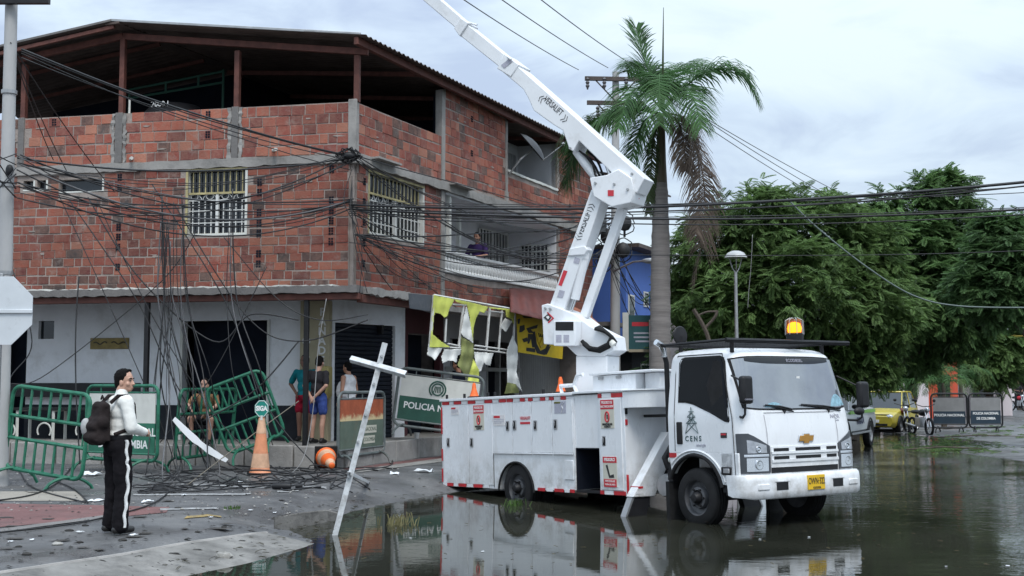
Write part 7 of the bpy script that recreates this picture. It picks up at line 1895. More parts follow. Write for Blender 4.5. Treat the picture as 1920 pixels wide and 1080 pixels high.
m_ = MB(); m_.ball((-.02, -.12, 4.95), .06, 10, sc=(1.1, .8, 1.6)); m_.build('splice_box', BLACK, p0, smooth=True)
lb_ = P(1383, 720, 27.3)
lp = thing('street_lamp', 'slim grey street lamp with a domed shade in front of the big tree', 'street lamp', (lb_.x, 27.3, -.2))
lp.scale = (.92, .92, .92)
m_ = MB(); m_.cyl((0, 0, 0), (-.01, 0, 4.65), .055, .04, 12); m_.build('post', TIN, lp, smooth=True)
m_ = MB(); m_.lathe([(.0, 5.16), (.1, 5.155), (.2, 5.11), (.265, 5.02), (.275, 4.99), (.25, 4.995), (0, 5.0)], 24); m_.build('shade', M('lamp shade', (.42, .43, .44), .4, var=.1), lp, smooth=True)
for k in range(3):
    a = k * 2.1 + .4; m_ = MB(); m_.tube([(.0, 0, 4.6), (.1 * cos(a), .1 * sin(a), 4.75), (.17 * cos(a), .17 * sin(a), 5.0)], .014, 5); m_.build('arm', TIN, lp)
tb_ = P(1945, 740, 62)
tl = thing('traffic_signal', 'yellow traffic signal arm reaching over the far street', 'traffic signal', (tb_.x, 62, -.1))
YP = M('yellow pole paint', (.5, .35, .06), .6, var=.2)
m_ = MB(); m_.cyl((0, 0, 0), (0, 0, 4.3), .08, .06, 10); m_.build('post', YP, tl, smooth=True)
m_ = MB(); m_.tube([(0, 0, 4.05), (-3.6, 0, 4.05)], .06, 8); m_.build('arm', YP, tl, smooth=True)
yp = P(1761, 720, 56)
t_ = thing('signal_post', 'short yellow topped signal post among the small palms', 'signal post', (yp.x, 56, -.2)); m_ = MB(); m_.cyl((0, 0, 2.9), (0, 0, 4.1), .09, .09, 8); m_.build('head', YELLOW, t_, smooth=True); m_ = MB(); m_.cyl((0, 0, 0), (0, 0, 2.9), .05, .05, 8); m_.build('post', BLACK, t_, smooth=True)

# ------------------------------------------------------------------ cables
def wire(label, pts, r=.012, mat=CABLE, group=None, n=5):
    m_ = MB(); m_.tube(pts, r, n); o = m_.build('cable', mat, None, smooth=True, sharp=180); return tag(o, label, 'cable', group)
def cat_(a, b, sag, n=22, jit=0.0):
    a, b = Vector(a), Vector(b); p = []
    ph = random.uniform(0, 6); 
    for i in range(n + 1):
        t = i / n; q = a.lerp(b, t); q.z -= sag * 4 * t * (1 - t); q.z += jit * sin(t * 9 + ph) * sin(pi * t); q.y += jit * .5 * cos(t * 7 + ph) * sin(pi * t); p.append(q)
    return p
def crom(ps, n=7):
    ps = [Vector(p) for p in ps]; out = []
    for i in range(len(ps) - 1):
        p0_, p1_, p2_, p3_ = ps[max(i - 1, 0)], ps[i], ps[i + 1], ps[min(i + 2, len(ps) - 1)]
        for k in range(n):
            t = k / n; out.append(.5 * ((2 * p1_) + (-p0_ + p2_) * t + (2 * p0_ - 5 * p1_ + 4 * p2_ - p3_) * t * t + (-p0_ + 3 * p1_ - 3 * p2_ + p3_) * t ** 3))
    return out + [ps[-1]]
R_ = random.Random(5)
# three bare line conductors over the street
for (u0, v0, u1, v1, y1) in ((1085, 131, 880, -4, 24), (1140, 127, 948, -6, 24), (1196, 128, 1022, -5, 24)):
    a = P(u0, v0, 36.0); b = P(u1, v1, y1); d = b - a; wire('overhead line conductor running from the crossarms up out of view', cat_(a, b + d * .6, .12), .012, CABLE_G, 'bare line conductors above the boom')
for (u0, v0, u1, v1) in ((1318, 205, 1552, 352), (1290, 215, 1515, 352), (1330, 278, 1480, 345)):
    a = P(1180, 128 + (u0 - 1290) * .2, 36.2); b = P(u1 + 90, v1 + 42, 60); wire('line conductor sloping down behind the palm towards the trees', cat_(a, b, .2), .015, CABLE_G, 'line conductors right of the palm')
# thick bundles crossing the picture
for k, (v0, v1, sg_, r_, y1) in enumerate(((384, 334, .25, .025, 19), (388, 340, .3, .014, 19), (380, 345, .2, .009, 19), (392, 392, .2, .021, 20), (396, 400, .25, .012, 20), (400, 388, .15, .008, 20), (404, 330, .3, .007, 21), (455, 470, .2, .007, 21), (378, 360, .15, .008, 22))):
    a = P(655, v0, 23.4); b = P(2050, v1 - 6, y1); wire('black cable bundle crossing the whole street at window height', cat_(a, b, sg_, 30, .01), r_, CABLE, 'cable bundles crossing the street')
wire('pale slack cable hanging in front of the large trees', crom([P(1475, 372, 27), P(1530, 425, 27), P(1620, 497, 27), P(1710, 553, 27), P(1800, 574, 27), P(1960, 577, 27)], 8), .018, M('grey green cable', (.10, .13, .12), .5))
wire('thin cable end dangling beside the street lamp', crom([P(1411, 440, 27), P(1408, 500, 27), P(1404, 545, 27), P(1402, 578, 27)]), .007, CABLE_L)
# left pole to the corner of the building
g1 = 'cables strung along the brick front'
for i in range(17):
    a = P(R_.uniform(28, 38), R_.choice((290, 296, 305, 318, 330, 342, 350, 362, 371)), 19.2); e = R_.random()
    b = P(R_.uniform(648, 664), R_.uniform(286, 312) if e < .45 else R_.uniform(370, 395), 23.55)
    wire('black cable strung along the brick front to the building corner', cat_(a, b, R_.uniform(.15, .75), 26, R_.uniform(0, .03)), R_.choice((.007, .008, .010, .013, .017)), R_.choice((CABLE, CABLE, CABLE, CABLE_G)), g1)
for v0, v1, r_ in ((92, 292, .018), (96, 294, .012), (108, 300, .010), (100, 318, .009)):
    wire('black service cable from the pole top down to the corner of the brick building', cat_(P(40, v0, 19.2), P(655, v1, 23.6), .15, 24, .01), r_, CABLE, 'service cables from the left pole')
for u1, v1 in ((130, 330), (215, 360), (100, 300)):
    wire('cable running steeply from the pole top to the small vents', cat_(P(20, 80, 19.2), P(u1, v1, 25.0), .1), .010, CABLE, 'steep cables beside the left pole')
for i in range(7):      # from the left frame edge to the pole and beyond
    wire('cable coming in from the left edge to the pole', cat_(P(-120, R_.uniform(60, 470), 17), P(30, R_.uniform(285, 372), 19.2), .1), R_.uniform(.007, .014), CABLE, 'cables left of the pole')
# corner to the far pole
g2 = 'cables strung along the side wall'
for i in range(20):
    a = P(R_.uniform(655, 675), R_.choice((292, 298, 385, 392, 400, 440, 458)), 23.5); b = P(R_.uniform(1130, 1152), R_.uniform(380, 500), 35.8)
    if R_.random() < .35: a = P(R_.uniform(780, 842), R_.uniform(380, 480), 27.0)
    wire('black cable strung along the side wall to the far utility pole', cat_(a, b, R_.uniform(.1, 1.1), 24, R_.uniform(0, .05)), R_.choice((.008, .010, .012, .016)), CABLE, g2)
for i in range(9):
    a = P(R_.uniform(655, 690), R_.uniform(385, 470), 23.4); b = P(R_.uniform(820, 1010), R_.uniform(520, 590), 27.5)
    wire('black cable sagging from the corner down to the canopy of the side shops', cat_(a, b, R_.uniform(.1, .5), 20, .02), R_.uniform(.006, .012), CABLE, 'cables sagging to the side shops')
for i in range(8):
    a = P(1141, R_.uniform(420, 500), 35.5); b = P(R_.uniform(1195, 1300), R_.uniform(520, 660), 37)
    wire('loose cable hanging between the far pole and the blue house', cat_(a, b, R_.uniform(.2, .9), 16, .05), R_.uniform(.008, .016), CABLE, 'loose cables by the blue house')
for i in range(6):
    a = P(660, R_.uniform(300, 400), 23.5); b = P(R_.uniform(668, 690), R_.uniform(420, 560), 23.3)
    m_ = a.lerp(b, .5) + Vector((R_.uniform(-.3, .3), -.1, R_.uniform(-.1, .1)))
    wire('cable hanging down the building corner', crom([a, m_, b]), .008, CABLE, 'cables at the building corner')
cj = thing('junction_box', 'black splice box knotted with cables at the building corner', 'junction box', P(654, 292, 23.5))
m_ = MB(); m_.ball((0, 0, 0), .10, 10, sc=(1.6, .8, .8)); m_.build('box', BLACK, cj, smooth=True)
for k in range(5):
    m_ = MB(); m_.tube([(.22 * cos(t) * R_.uniform(.6, 1.2), R_.uniform(-.1, .1), .13 * sin(t) * R_.uniform(.5, 1.3)) for t in np.linspace(0, 6.3, 16)], .012, 4); m_.build('cable_loop', CABLE, cj)
# torn cables hanging to the ground before the left front
g3 = 'torn cables hanging to the ground before the brick front'
for i in range(21):
    u0 = R_.choice((R_.uniform(300, 350), R_.uniform(300, 350), R_.uniform(345, 440))); v0 = R_.uniform(345, 470)
    a = P(u0, v0, 22.6); u1 = u0 + R_.uniform(-18, 60); u2 = u1 + R_.uniform(-25, 60)
    m1 = P(u0 + R_.uniform(-8, 12), 560, 22.5); m2 = P(u1, 720, 22.3); g_ = G(u2, R_.uniform(868, 905), 0.0); g_.z = gz1(g_.x, g_.y) + .02
    e = G(u2 + R_.uniform(-60, 160), R_.uniform(880, 915), 0.0); e.z = gz1(e.x, e.y) + .015
    wire('torn black cable hanging from the bundle to the road before the white ground floor', crom([a, m1, m2, g_ + Vector((R_.uniform(-.1, .1), 0, .12)), g_.lerp(e, .3), e], 6), R_.choice((.006, .008, .010, .013)), R_.choice((CABLE, CABLE, CABLE, CABLE_G)), g3)
for ps in ([(110, 365), (200, 560), (300, 790), (330, 880)], [(165, 370), (260, 520), (400, 640), (470, 590), (560, 600)], [(370, 430), (300, 530), (90, 700), (20, 720)], [(15, 480), (60, 640), (15, 720), (5, 850)], [(325, 380), (460, 590), (560, 640), (690, 600)],
           [(420, 445), (520, 560), (600, 600), (690, 590)], [(148, 520), (142, 620), (143, 740), (150, 870)], [(285, 345), (420, 560), (500, 760), (600, 890)], [(130, 375), (255, 560), (330, 720), (430, 870), (560, 890)], [(180, 372), (290, 600), (420, 800), (520, 900)], [(560, 640), (480, 730), (380, 790)], [(500, 500), (400, 700), (300, 830)]):
    Yd = np.linspace(22.8, 22.4, len(ps)); q = [P(u, v, y) for (u, v), y in zip(ps, Yd)]
    for p in q: p.z = max(p.z, gz1(p.x, p.y) + .02)
    wire('loose black cable slanting across the brick front', crom(q, 9), R_.choice((.009, .012, .014)), CABLE, 'loose cables slanting across the front')
wire('pale cable hanging from the canopy past the charcoal shirted man to the road', crom([P(612, 560, 22.9), P(597, 650, 22.8), P(588, 760, 22.6), P(572, 850, 22.3), P(545, 888, 21.9), P(505, 893, 21.6)], 8), .008, CABLE_L)
wire('grey pole like cable leaning from the road to the tipped barrier', crom([G(352, 909, .02), P(470, 818, 21.6), P(560, 752, 22.4)], 8), .009, M('tan cable', (.16, .14, .11), .7))
# heaps on the ground
g4 = 'black cables lying in coils on the road'
for i in range(30):
    u, v = R_.uniform(330, 640), R_.uniform(862, 920); pts = []
    c = G(u, v, 0); a0 = R_.uniform(0, 6); L = R_.uniform(.7, 2.2)
    for k in range(7):
        x = c.x + (k / 6 - .5) * L + R_.uniform(-.15, .15); y = c.y + R_.uniform(-.35, .35) + .25 * sin(k + a0); pts.append(Vector((x, y, gz1(x, y) + .015 + R_.choice((0, 0, .01, .05, .1)))))
    wire('black cable lying in a tangle on the road by the cones', crom(pts, 6), R_.choice((.008, .010, .014)), CABLE, g4, 4)
for i in range(7):
    u, v = R_.uniform(250, 420), R_.uniform(885, 925); c = G(u, v, 0); r_ = R_.uniform(.12, .3)
    pts = [Vector((c.x + r_ * cos(t) * (1 + .1 * sin(2 * t)), c.y + r_ * 1.1 * sin(t), gz1(c.x, c.y) + .02 + .02 * R_.random())) for t in np.linspace(0, R_.uniform(5, 11), 22)]
    wire('loop of black cable on the road between the barriers', pts, .010, CABLE, 'cable loops between the barriers', 4)
for ps in ([(-20, 862), (30, 880), (60, 915), (160, 945)], [(-30, 944), (60, 930), (110, 905), (140, 870)], [(0, 1002), (120, 988), (200, 972), (290, 945), (330, 910)], [(325, 925), (420, 920), (560, 905), (640, 880), (745, 880)], [(330, 918), (470, 905), (630, 898)], [(640, 885), (690, 882), (735, 872), (728, 850)], [(100, 902), (140, 920), (165, 945)]):
    q = [G(u, v, 0) for u, v in ps]
    for p in q: p.z = gz1(p.x, p.y) + .02
    wire('thick black cable trailing over the road and the red strip', crom(q, 8), .011, CABLE, 'thick cables trailing over the road')
bx = G(528, 918, 0); dbx = thing('splice_closure', 'black cable splice closure lying on the road', 'cable splice', (bx.x, bx.y, gz1(bx.x, bx.y)))
m_ = MB(); m_.lathe([(0, -.14), (.04, -.14), (.05, -.08), (.05, .08), (.04, .14), (0, .14)], 12, (0, 0, .05), 'x'); m_.build('body', BLACK, dbx, smooth=True); m_ = MB(); m_.lathe([(0, .2), (.035, .2), (.04, .3), (0, .31)], 10, (0, .05, .05), 'x'); m_.build('end_cap', BLACK, dbx, smooth=True)
# ------------------------------------------------------------------ trees and palms
def leafmat(name, c, isl=.45):
    m = M(name, c, .6, var=.4, vs=.8, island=isl, spec=.2)
    nt = m.node_tree; B = nt.nodes['Principled BSDF']; out = [n for n in nt.nodes if n.type == 'OUTPUT_MATERIAL'][0]
    t = nt.nodes.new('ShaderNodeBsdfTranslucent'); nt.links.new(B.inputs['Base Color'].links[0].from_socket, t.inputs[0])
    mx = nt.nodes.new('ShaderNodeMixShader'); mx.inputs[0].default_value = .38; nt.links.new(B.outputs[0], mx.inputs[1]); nt.links.new(t.outputs[0], mx.inputs[2]); nt.links.new(mx.outputs[0], out.inputs[0])
    return m
LEAF1 = leafmat('deep green leaves', (.090, .162, .056)); LEAF2 = leafmat('mid green leaves', (.108, .178, .058)); LEAF3 = leafmat('blue green leaves', (.080, .148, .055)); PALMG = leafmat('palm green', (.060, .130, .045), .45); PALMD = leafmat('dry palm leaf', (.15, .115, .092), .35); PALMY = leafmat('yellowing palm leaf', (.075, .105, .048), .4)
BARK = M('grey brown bark', (.10, .08, .065), .95, var=.3, vs=6, bump=.8, bs=18)
def spray_template(L=.42, pairs=7, ll=.14, lw=.052):
    vs = []; fs = []
    for k in range(pairs):
        t = (k + .6) / pairs; x = L * t; z = -.10 * L * (t * 2) ** 1.6
        s_ = sin(pi * (.15 + .8 * t)) * .5 + .55
        for sd_ in (-1, 1):
            a = rad(52 - 22 * t); dx, dy = cos(a), sin(a) * sd_; l = ll * s_; b = len(vs)
            px, py = -dy, dx
            vs += [(x, 0, z), (x + dx * l * .5 + px * lw * .5, dy * l * .5 + py * lw * .5, z - .012), (x + dx * l, dy * l, z - .05 * s_), (x + dx * l * .5 - px * lw * .5, dy * l * .5 - py * lw * .5, z - .012)]
            fs.append((b, b + 1, b + 2, b + 3))
    return np.array(vs), np.array(fs)
def rot_from(d, roll):
    d = d / np.linalg.norm(d, axis=1, keepdims=True); up = np.tile([0, 0, 1.0], (len(d), 1)); y = np.cross(up, d); y /= np.linalg.norm(y, axis=1, keepdims=True) + 1e-9; z = np.cross(d, y)
    c, s = np.cos(roll)[:, None], np.sin(roll)[:, None]; y2 = y * c + z * s; z2 = z * c - y * s
    return np.stack([d, y2, z2], 2)
def crown(name, blobs, ntips, per, mat, parent, origin, scale=1.0, seed=1, inner=.25, tmpl=None):
    r = np.random.default_rng(seed); bl = np.array(blobs, float); w = (bl[:, 3] * bl[:, 5]) ; w = w / w.sum()
    tv, tf = tmpl if tmpl is not None else spray_template(); tv = tv * scale
    k = r.choice(len(bl), ntips, p=w); d = r.normal(size=(ntips, 3)); d[:, 1] -= .25; d[:, 2] += .12; d /= np.linalg.norm(d, axis=1, keepdims=True)
    rr = np.where(r.random(ntips) < inner, r.uniform(.3, .8, ntips), r.uniform(.8, 1.08, ntips)); bump = 1 + .16 * np.sin(d[:, 0] * 7 + k) * np.cos(d[:, 2] * 6 + 2 * k) + np.where(r.random(ntips) < .12, r.uniform(0, .35, ntips), 0)
    tip = bl[k, :3] + d * bl[k, 3:6] * (rr * bump)[:, None]
    n = ntips * per; base = np.repeat(tip, per, 0) + r.normal(size=(n, 3)) * .05 * scale
    ang = r.uniform(0, 2 * pi, n); el = r.uniform(-.75, .55, n); sd_ = np.stack([np.cos(ang) * np.cos(el), np.sin(ang) * np.cos(el), np.sin(el)], 1) + .6 * np.repeat(d, per, 0); sd_[:, 2] -= .12
    Rm = rot_from(sd_, r.uniform(-.5, .5, n)); sc = r.uniform(.65, 1.25, n)
    V_ = np.einsum('nij,vj->nvi', Rm, tv) * sc[:, None, None] + base[:, None, :] - np.array(origin)
    F_ = (tf[None] + (np.arange(n) * len(tv))[:, None, None]).reshape(-1, 4)
    return np_obj(name, V_.reshape(-1, 3), F_, mat, False, parent)
def tree(label, base, px, ntips, mat, seed, scale=1.0, per=9, tr=.2, group='street trees beyond the truck'):
    """px: (u, v, distance, radius in metres) lobes of the crown"""
    bl = []
    for (u, v, Y, r_) in px:
        p = P(u, v, Y); bl.append((p.x, p.y, p.z, r_, r_ * 1.05, r_ * .82))
    o = Vector((base[0], base[1], -.2)); t = thing('tree', label, 'tree', o, 0, group)
    cz_ = np.mean([b[2] for b in bl]); cx_ = np.mean([b[0] for b in bl]); top = Vector((cx_ - o.x, 0, cz_ - o.z))
    m_ = MB(); fork = Vector((top.x * .25, 0, max(1.6, top.z * .38))); m_.tube(crom([(0, 0, 0), (top.x * .08, .05, fork.z * .5), fork], 5), [tr * (1.15 - .3 * i / 10) for i in range(11)], 9)
    for b in bl:
        q = Vector((b[0], b[1], b[2])) - o; m_.tube(crom([fork, fork.lerp(q, .5) + Vector((0, 0, -.15)), q], 4), [tr * (.5 - .05 * i) for i in range(9)], 6)
    m_.build('trunk', BARK, t, smooth=True)
    crown('crown', bl, ntips, per, mat, t, o, scale, seed)
    return t
tree('broad dark green tree right behind the truck cab', (6.6, 30.5), [(1345, 470, 30.5, 1.15), (1420, 425, 30, 1.1), (1440, 385, 30.5, .6), (1530, 425, 31, 1.2), (1600, 470, 31.5, 1.15), (1390, 570, 29.6, 1.3), (1490, 540, 29.2, 1.35), (1590, 570, 30.5, 1.25), (1320, 580, 31, .85), (1650, 610, 31, .8), (1560, 660, 31, 1.0), (1460, 660, 31, 1.05), (1360, 665, 31, .9), (1640, 520, 31.5, .7), (1480, 380, 31, .45), (1580, 400, 31.5, .5), (1680, 560, 32, .8), (1625, 690, 31, .75), (1540, 715, 31, .7), (1300, 500, 31, .7)], 3000, LEAF2, 3, .66, 9, .22)
tree('tall tree with a narrow raised top behind the broad tree', (10.8, 39), [(1760, 385, 39, 1.05), (1772, 352, 39, .65), (1735, 350, 39, .45), (1720, 470, 38.5, 1.4), (1800, 470, 39, 1.3), (1690, 540, 39, 1.2), (1760, 560, 38, 1.5), (1820, 560, 39, 1.2), (1700, 620, 39, 1.1), (1660, 430, 39.5, .9), (1790, 620, 39.5, 1.0), (1825, 400, 39, .35), (1665, 380, 39, .5), (1640, 450, 38, .9), (1680, 590, 37, 1.0), (1730, 660, 40, .7)], 2200, LEAF1, 4, .80, 9, .15)
tree('blue green tree at the right edge above the signal arm', (15.6, 33), [(1870, 440, 33, .65), (1910, 420, 33, .45), (1895, 500, 32.5, 1.05), (1850, 545, 32.5, .9), (1950, 450, 33, .6), (1935, 520, 33, .8), (1880, 580, 33, .65), (1850, 480, 33, .5), (1990, 500, 33, .9)], 1000, LEAF3, 5, .75, 9, .22)
tree('low shadowed tree behind the palm trunk', (5.3, 36), [(1290, 560, 36, .9), (1275, 630, 36, .8), (1310, 650, 36, 1.1), (1280, 690, 36, .8), (1300, 610, 36, .9)], 480, LEAF3, 6, .8, 9, .15)
tree('round tree overhanging the yellow car', (13.6, 50), [(1640, 650, 50, 1.4), (1690, 660, 50, 1.3), (1740, 650, 50, 1.1), (1660, 610, 50, 1.3), (1720, 620, 50, 1.2), (1600, 680, 50, 1.2)], 420, LEAF1, 7, 1.3, 8, .2)
tree('distant dull green tree over the far houses', (24.5, 63), [(1850, 665, 63, 1.5), (1830, 640, 63, 1.2), (1880, 640, 63, 1.3), (1800, 660, 63, 1.0), (1870, 690, 63, 1.0)], 300, LEAF2, 8, 1.5, 8, .2)
tree('distant tree at the end of the street against the sky', (33, 80), [(1905, 655, 80, 1.6), (1935, 640, 80, 1.8), (1890, 680, 80, 1.2), (1960, 670, 80, 1.8)], 260, LEAF3, 9, 1.8, 8, .2)
wd_o = thing('far_wood', None, None); wd_o['kind'] = 'stuff'
bl = [(x, 128 + rng.uniform(-6, 6), 2.6 + rng.uniform(-.6, 1.6), 4.5, 3.5, 3.2) for x in range(14, 46, 4)] + [(x, 132 + rng.uniform(-6, 6), 2.6 + rng.uniform(-.6, 1.6), 5, 3.5, 3.0) for x in range(56, 130, 5)]
o = crown('foliage', bl, 700, 7, LEAF3, None, (0, 0, 0), 3.2, 12); bpy.data.objects.remove(wd_o); o.name = 'far_wood'; tag(o, kind='stuff')

def frond(name, pts, mat, parent, o, ll=.6, n=64, droop=.5, r0=.022, seed=0, stiff=.0):
    c = crom([Vector(p) - o for p in pts], 10); rr = random.Random(seed); L = len(c) - 1; vs = []; fs = []
    m_ = MB(); m_.tube(c, [r0 * (1 - .85 * i / L) for i in range(L + 1)], 5)
    for i in range(n):
        t = .14 + .86 * (i + rr.random() * .6) / n; f_ = t * L; j = min(int(f_), L - 1); p = c[j].lerp(c[j + 1], f_ - j); tg = (c[j + 1] - c[j]).normalized()
        sdv = tg.cross(Vector((0, 0, 1)));
        if sdv.length < .2: sdv = tg.cross(Vector((.3, -.9, .2)))
        sdv.normalize(); up = sdv.cross(tg)
        l = ll * (sin(pi * (.12 + .80 * t)) ** .7) * rr.uniform(.8, 1.15)
        for s_ in (-1, 1):
            if rr.random() < .04: continue
            d = (tg * (.55 + .5 * t) + sdv * s_ * rr.uniform(.8, 1.05) + up * rr.uniform(-.1, .35)).normalized()
            d2 = (d + Vector((0, 0, -droop * rr.uniform(.6, 1.4)))).normalized(); d3 = (d2 + Vector((0, 0, -droop * 1.2))).normalized()
            w = tg.cross(d).cross(d).normalized() * .017 if False else tg * .017
            a1 = p + d * l * .35; a2 = a1 + d2 * l * .35; a3 = a2 + d3 * l * .3; b = len(vs)
            vs += [p - w * .6, p + w * .6, a1 - w, a1 + w, a2 - w * .8, a2 + w * .8, a3]; fs += [(b, b + 1, b + 3, b + 2), (b + 2, b + 3, b + 5, b + 4), (b + 4, b + 5, b + 6)]
    m_.add(vs, fs); return m_.build(name, mat, parent)
pt_o = Vector((2.97, 25.0, -.15))
pm = thing('palm_tree', 'tall royal palm with a ringed grey trunk and ragged crown behind the truck', 'palm tree', pt_o)
TRUNK = M('grey ringed palm trunk', (.20, .18, .17), .9, var=.22, vs=3, bump=.5, bs=18, dirt=.35, dcol=(.11, .095, .085), stretch=(.7, .7, 9))
m_ = MB(); rs__ = []; zz = np.linspace(0, 5.85, 60)
m_.tube([(.02 + .012 * z_, 0, z_) for z_ in zz], [np.interp(z_, [0, 1.2, 3, 4.6, 5.85], [.22, .205, .205, .185, .135]) + (.012 if k % 3 == 0 else 0) for k, z_ in enumerate(zz)], 18); m_.build('trunk', TRUNK, pm, smooth=True)
m_ = MB(); m_.tube([(.09, 0, 5.84), (.10, 0, 6.3), (.11, 0, 6.9), (.11, 0, 7.3)], [.135, .105, .085, .05], 14); m_.build('crownshaft', M('brown green crownshaft', (.085, .07, .045), .6, var=.3, vs=3, stretch=(3, 3, .6)), pm, smooth=True)
c0 = (1241, 208)
FR = [([(1241, 210, 25), (1290, 158, 25), (1340, 130, 24.9), (1388, 138, 24.8), (1418, 182, 24.7)], PALMG, .62, .7), ([(1243, 212, 25), (1285, 225, 24.7), (1308, 290, 24.5), (1312, 380, 24.4), (1305, 440, 24.4)], PALMD, .62, 1.0),
      ([(1244, 216, 25), (1292, 240, 24.9), (1318, 330, 24.8), (1320, 430, 24.8), (1300, 530, 24.8)], PALMD, .55, 1.1), ([(1238, 212, 25), (1190, 205, 24.9), (1145, 215, 24.8), (1108, 240, 24.7)], PALMG, .6, .8),
      ([(1236, 214, 25), (1170, 205, 25.4), (1110, 235, 25.8), (1078, 280, 26), (1062, 345, 26.1)], PALMY, .75, .9), ([(1240, 205, 25), (1222, 150, 25.2), (1205, 100, 25.3), (1193, 52, 25.4)], PALMG, .55, .25),
      ([(1241, 205, 25), (1238, 150, 24.5), (1236, 145, 23.9), (1236, 190, 23.4), (1237, 235, 23.2)], PALMG, .6, .7), ([(1242, 205, 25), (1280, 165, 24.4), (1300, 185, 23.9), (1315, 240, 23.6)], PALMG, .6, .8),
      ([(1240, 205, 25), (1200, 165, 24.4), (1175, 190, 24.0), (1160, 240, 23.8)], PALMG, .6, .8), ([(1241, 205, 25), (1262, 140, 25.5), (1290, 120, 26.2), (1320, 140, 26.8)], PALMG, .55, .6), ([(1240, 205, 25), (1225, 140, 25.4), (1200, 120, 26), (1175, 135, 26.5)], PALMG, .5, .6),
      ([(1240, 215, 25), (1210, 225, 24.6), (1190, 270, 24.4), (1180, 330, 24.3)], PALMG, .5, .9), ([(1243, 214, 25), (1270, 225, 24.6), (1282, 270, 24.4), (1285, 320, 24.3)], PALMD, .5, .9), ([(1236, 222, 25), (1224, 270, 24.9), (1220, 340, 24.9), (1216, 400, 24.9)], PALMY, .3, 1.0),
      ([(1135, 215, 25.6), (1098, 238, 25.7), (1076, 285, 25.8), (1062, 345, 25.8)], PALMG, .75, .9)]
for i, (pp, mt, ll, dr) in enumerate(FR):
    frond('frond', [P(*q) for q in pp], mt, pm, pt_o, ll * 1.4, 104, dr * .62, .024, i)
m_ = MB(); m_.tube([P(1242, 205, 25) - pt_o, P(1243, 110, 25) - pt_o, P(1244, 14, 25) - pt_o], [.035, .022, .006], 6); m_.build('spear_leaf', PALMY, pm)
def small_palm(label, u, Y, h, seed):
    b = P(u, 720, Y); o = Vector((b.x, Y, -.2)); t = thing('palm_tree', label, 'palm tree', o, 0, 'small palms by the far houses')
    m_ = MB(); m_.tube([(0, 0, 0), (.03, 0, h * .6), (.02, 0, h)], [.12, .09, .07], 8); m_.build('trunk', BARK, t, smooth=True); rr = random.Random(seed)
    for k in range(11):
        a = k * 2 * pi / 11 + rr.uniform(-.2, .2); L = rr.uniform(1.0, 1.4); e = rr.uniform(.2, .8)
        frond('frond', [o + Vector((0, 0, h)), o + Vector((cos(a) * L * .45, sin(a) * L * .45, h + .5 * e)), o + Vector((cos(a) * L * .85, sin(a) * L * .85, h + .25 * e)), o + Vector((cos(a) * L * 1.1, sin(a) * L * 1.1, h - .45))], PALMG if k % 3 else LEAF2, t, o, .5, 22, .7, .018, seed * 20 + k)
small_palm('small arching palm before the white house', 1712, 49, 1.75, 1); small_palm('small arching palm before the orange red house', 1768, 48, 1.8, 2); small_palm('small arching palm above the last barrier', 1800, 54, 2.2, 3)

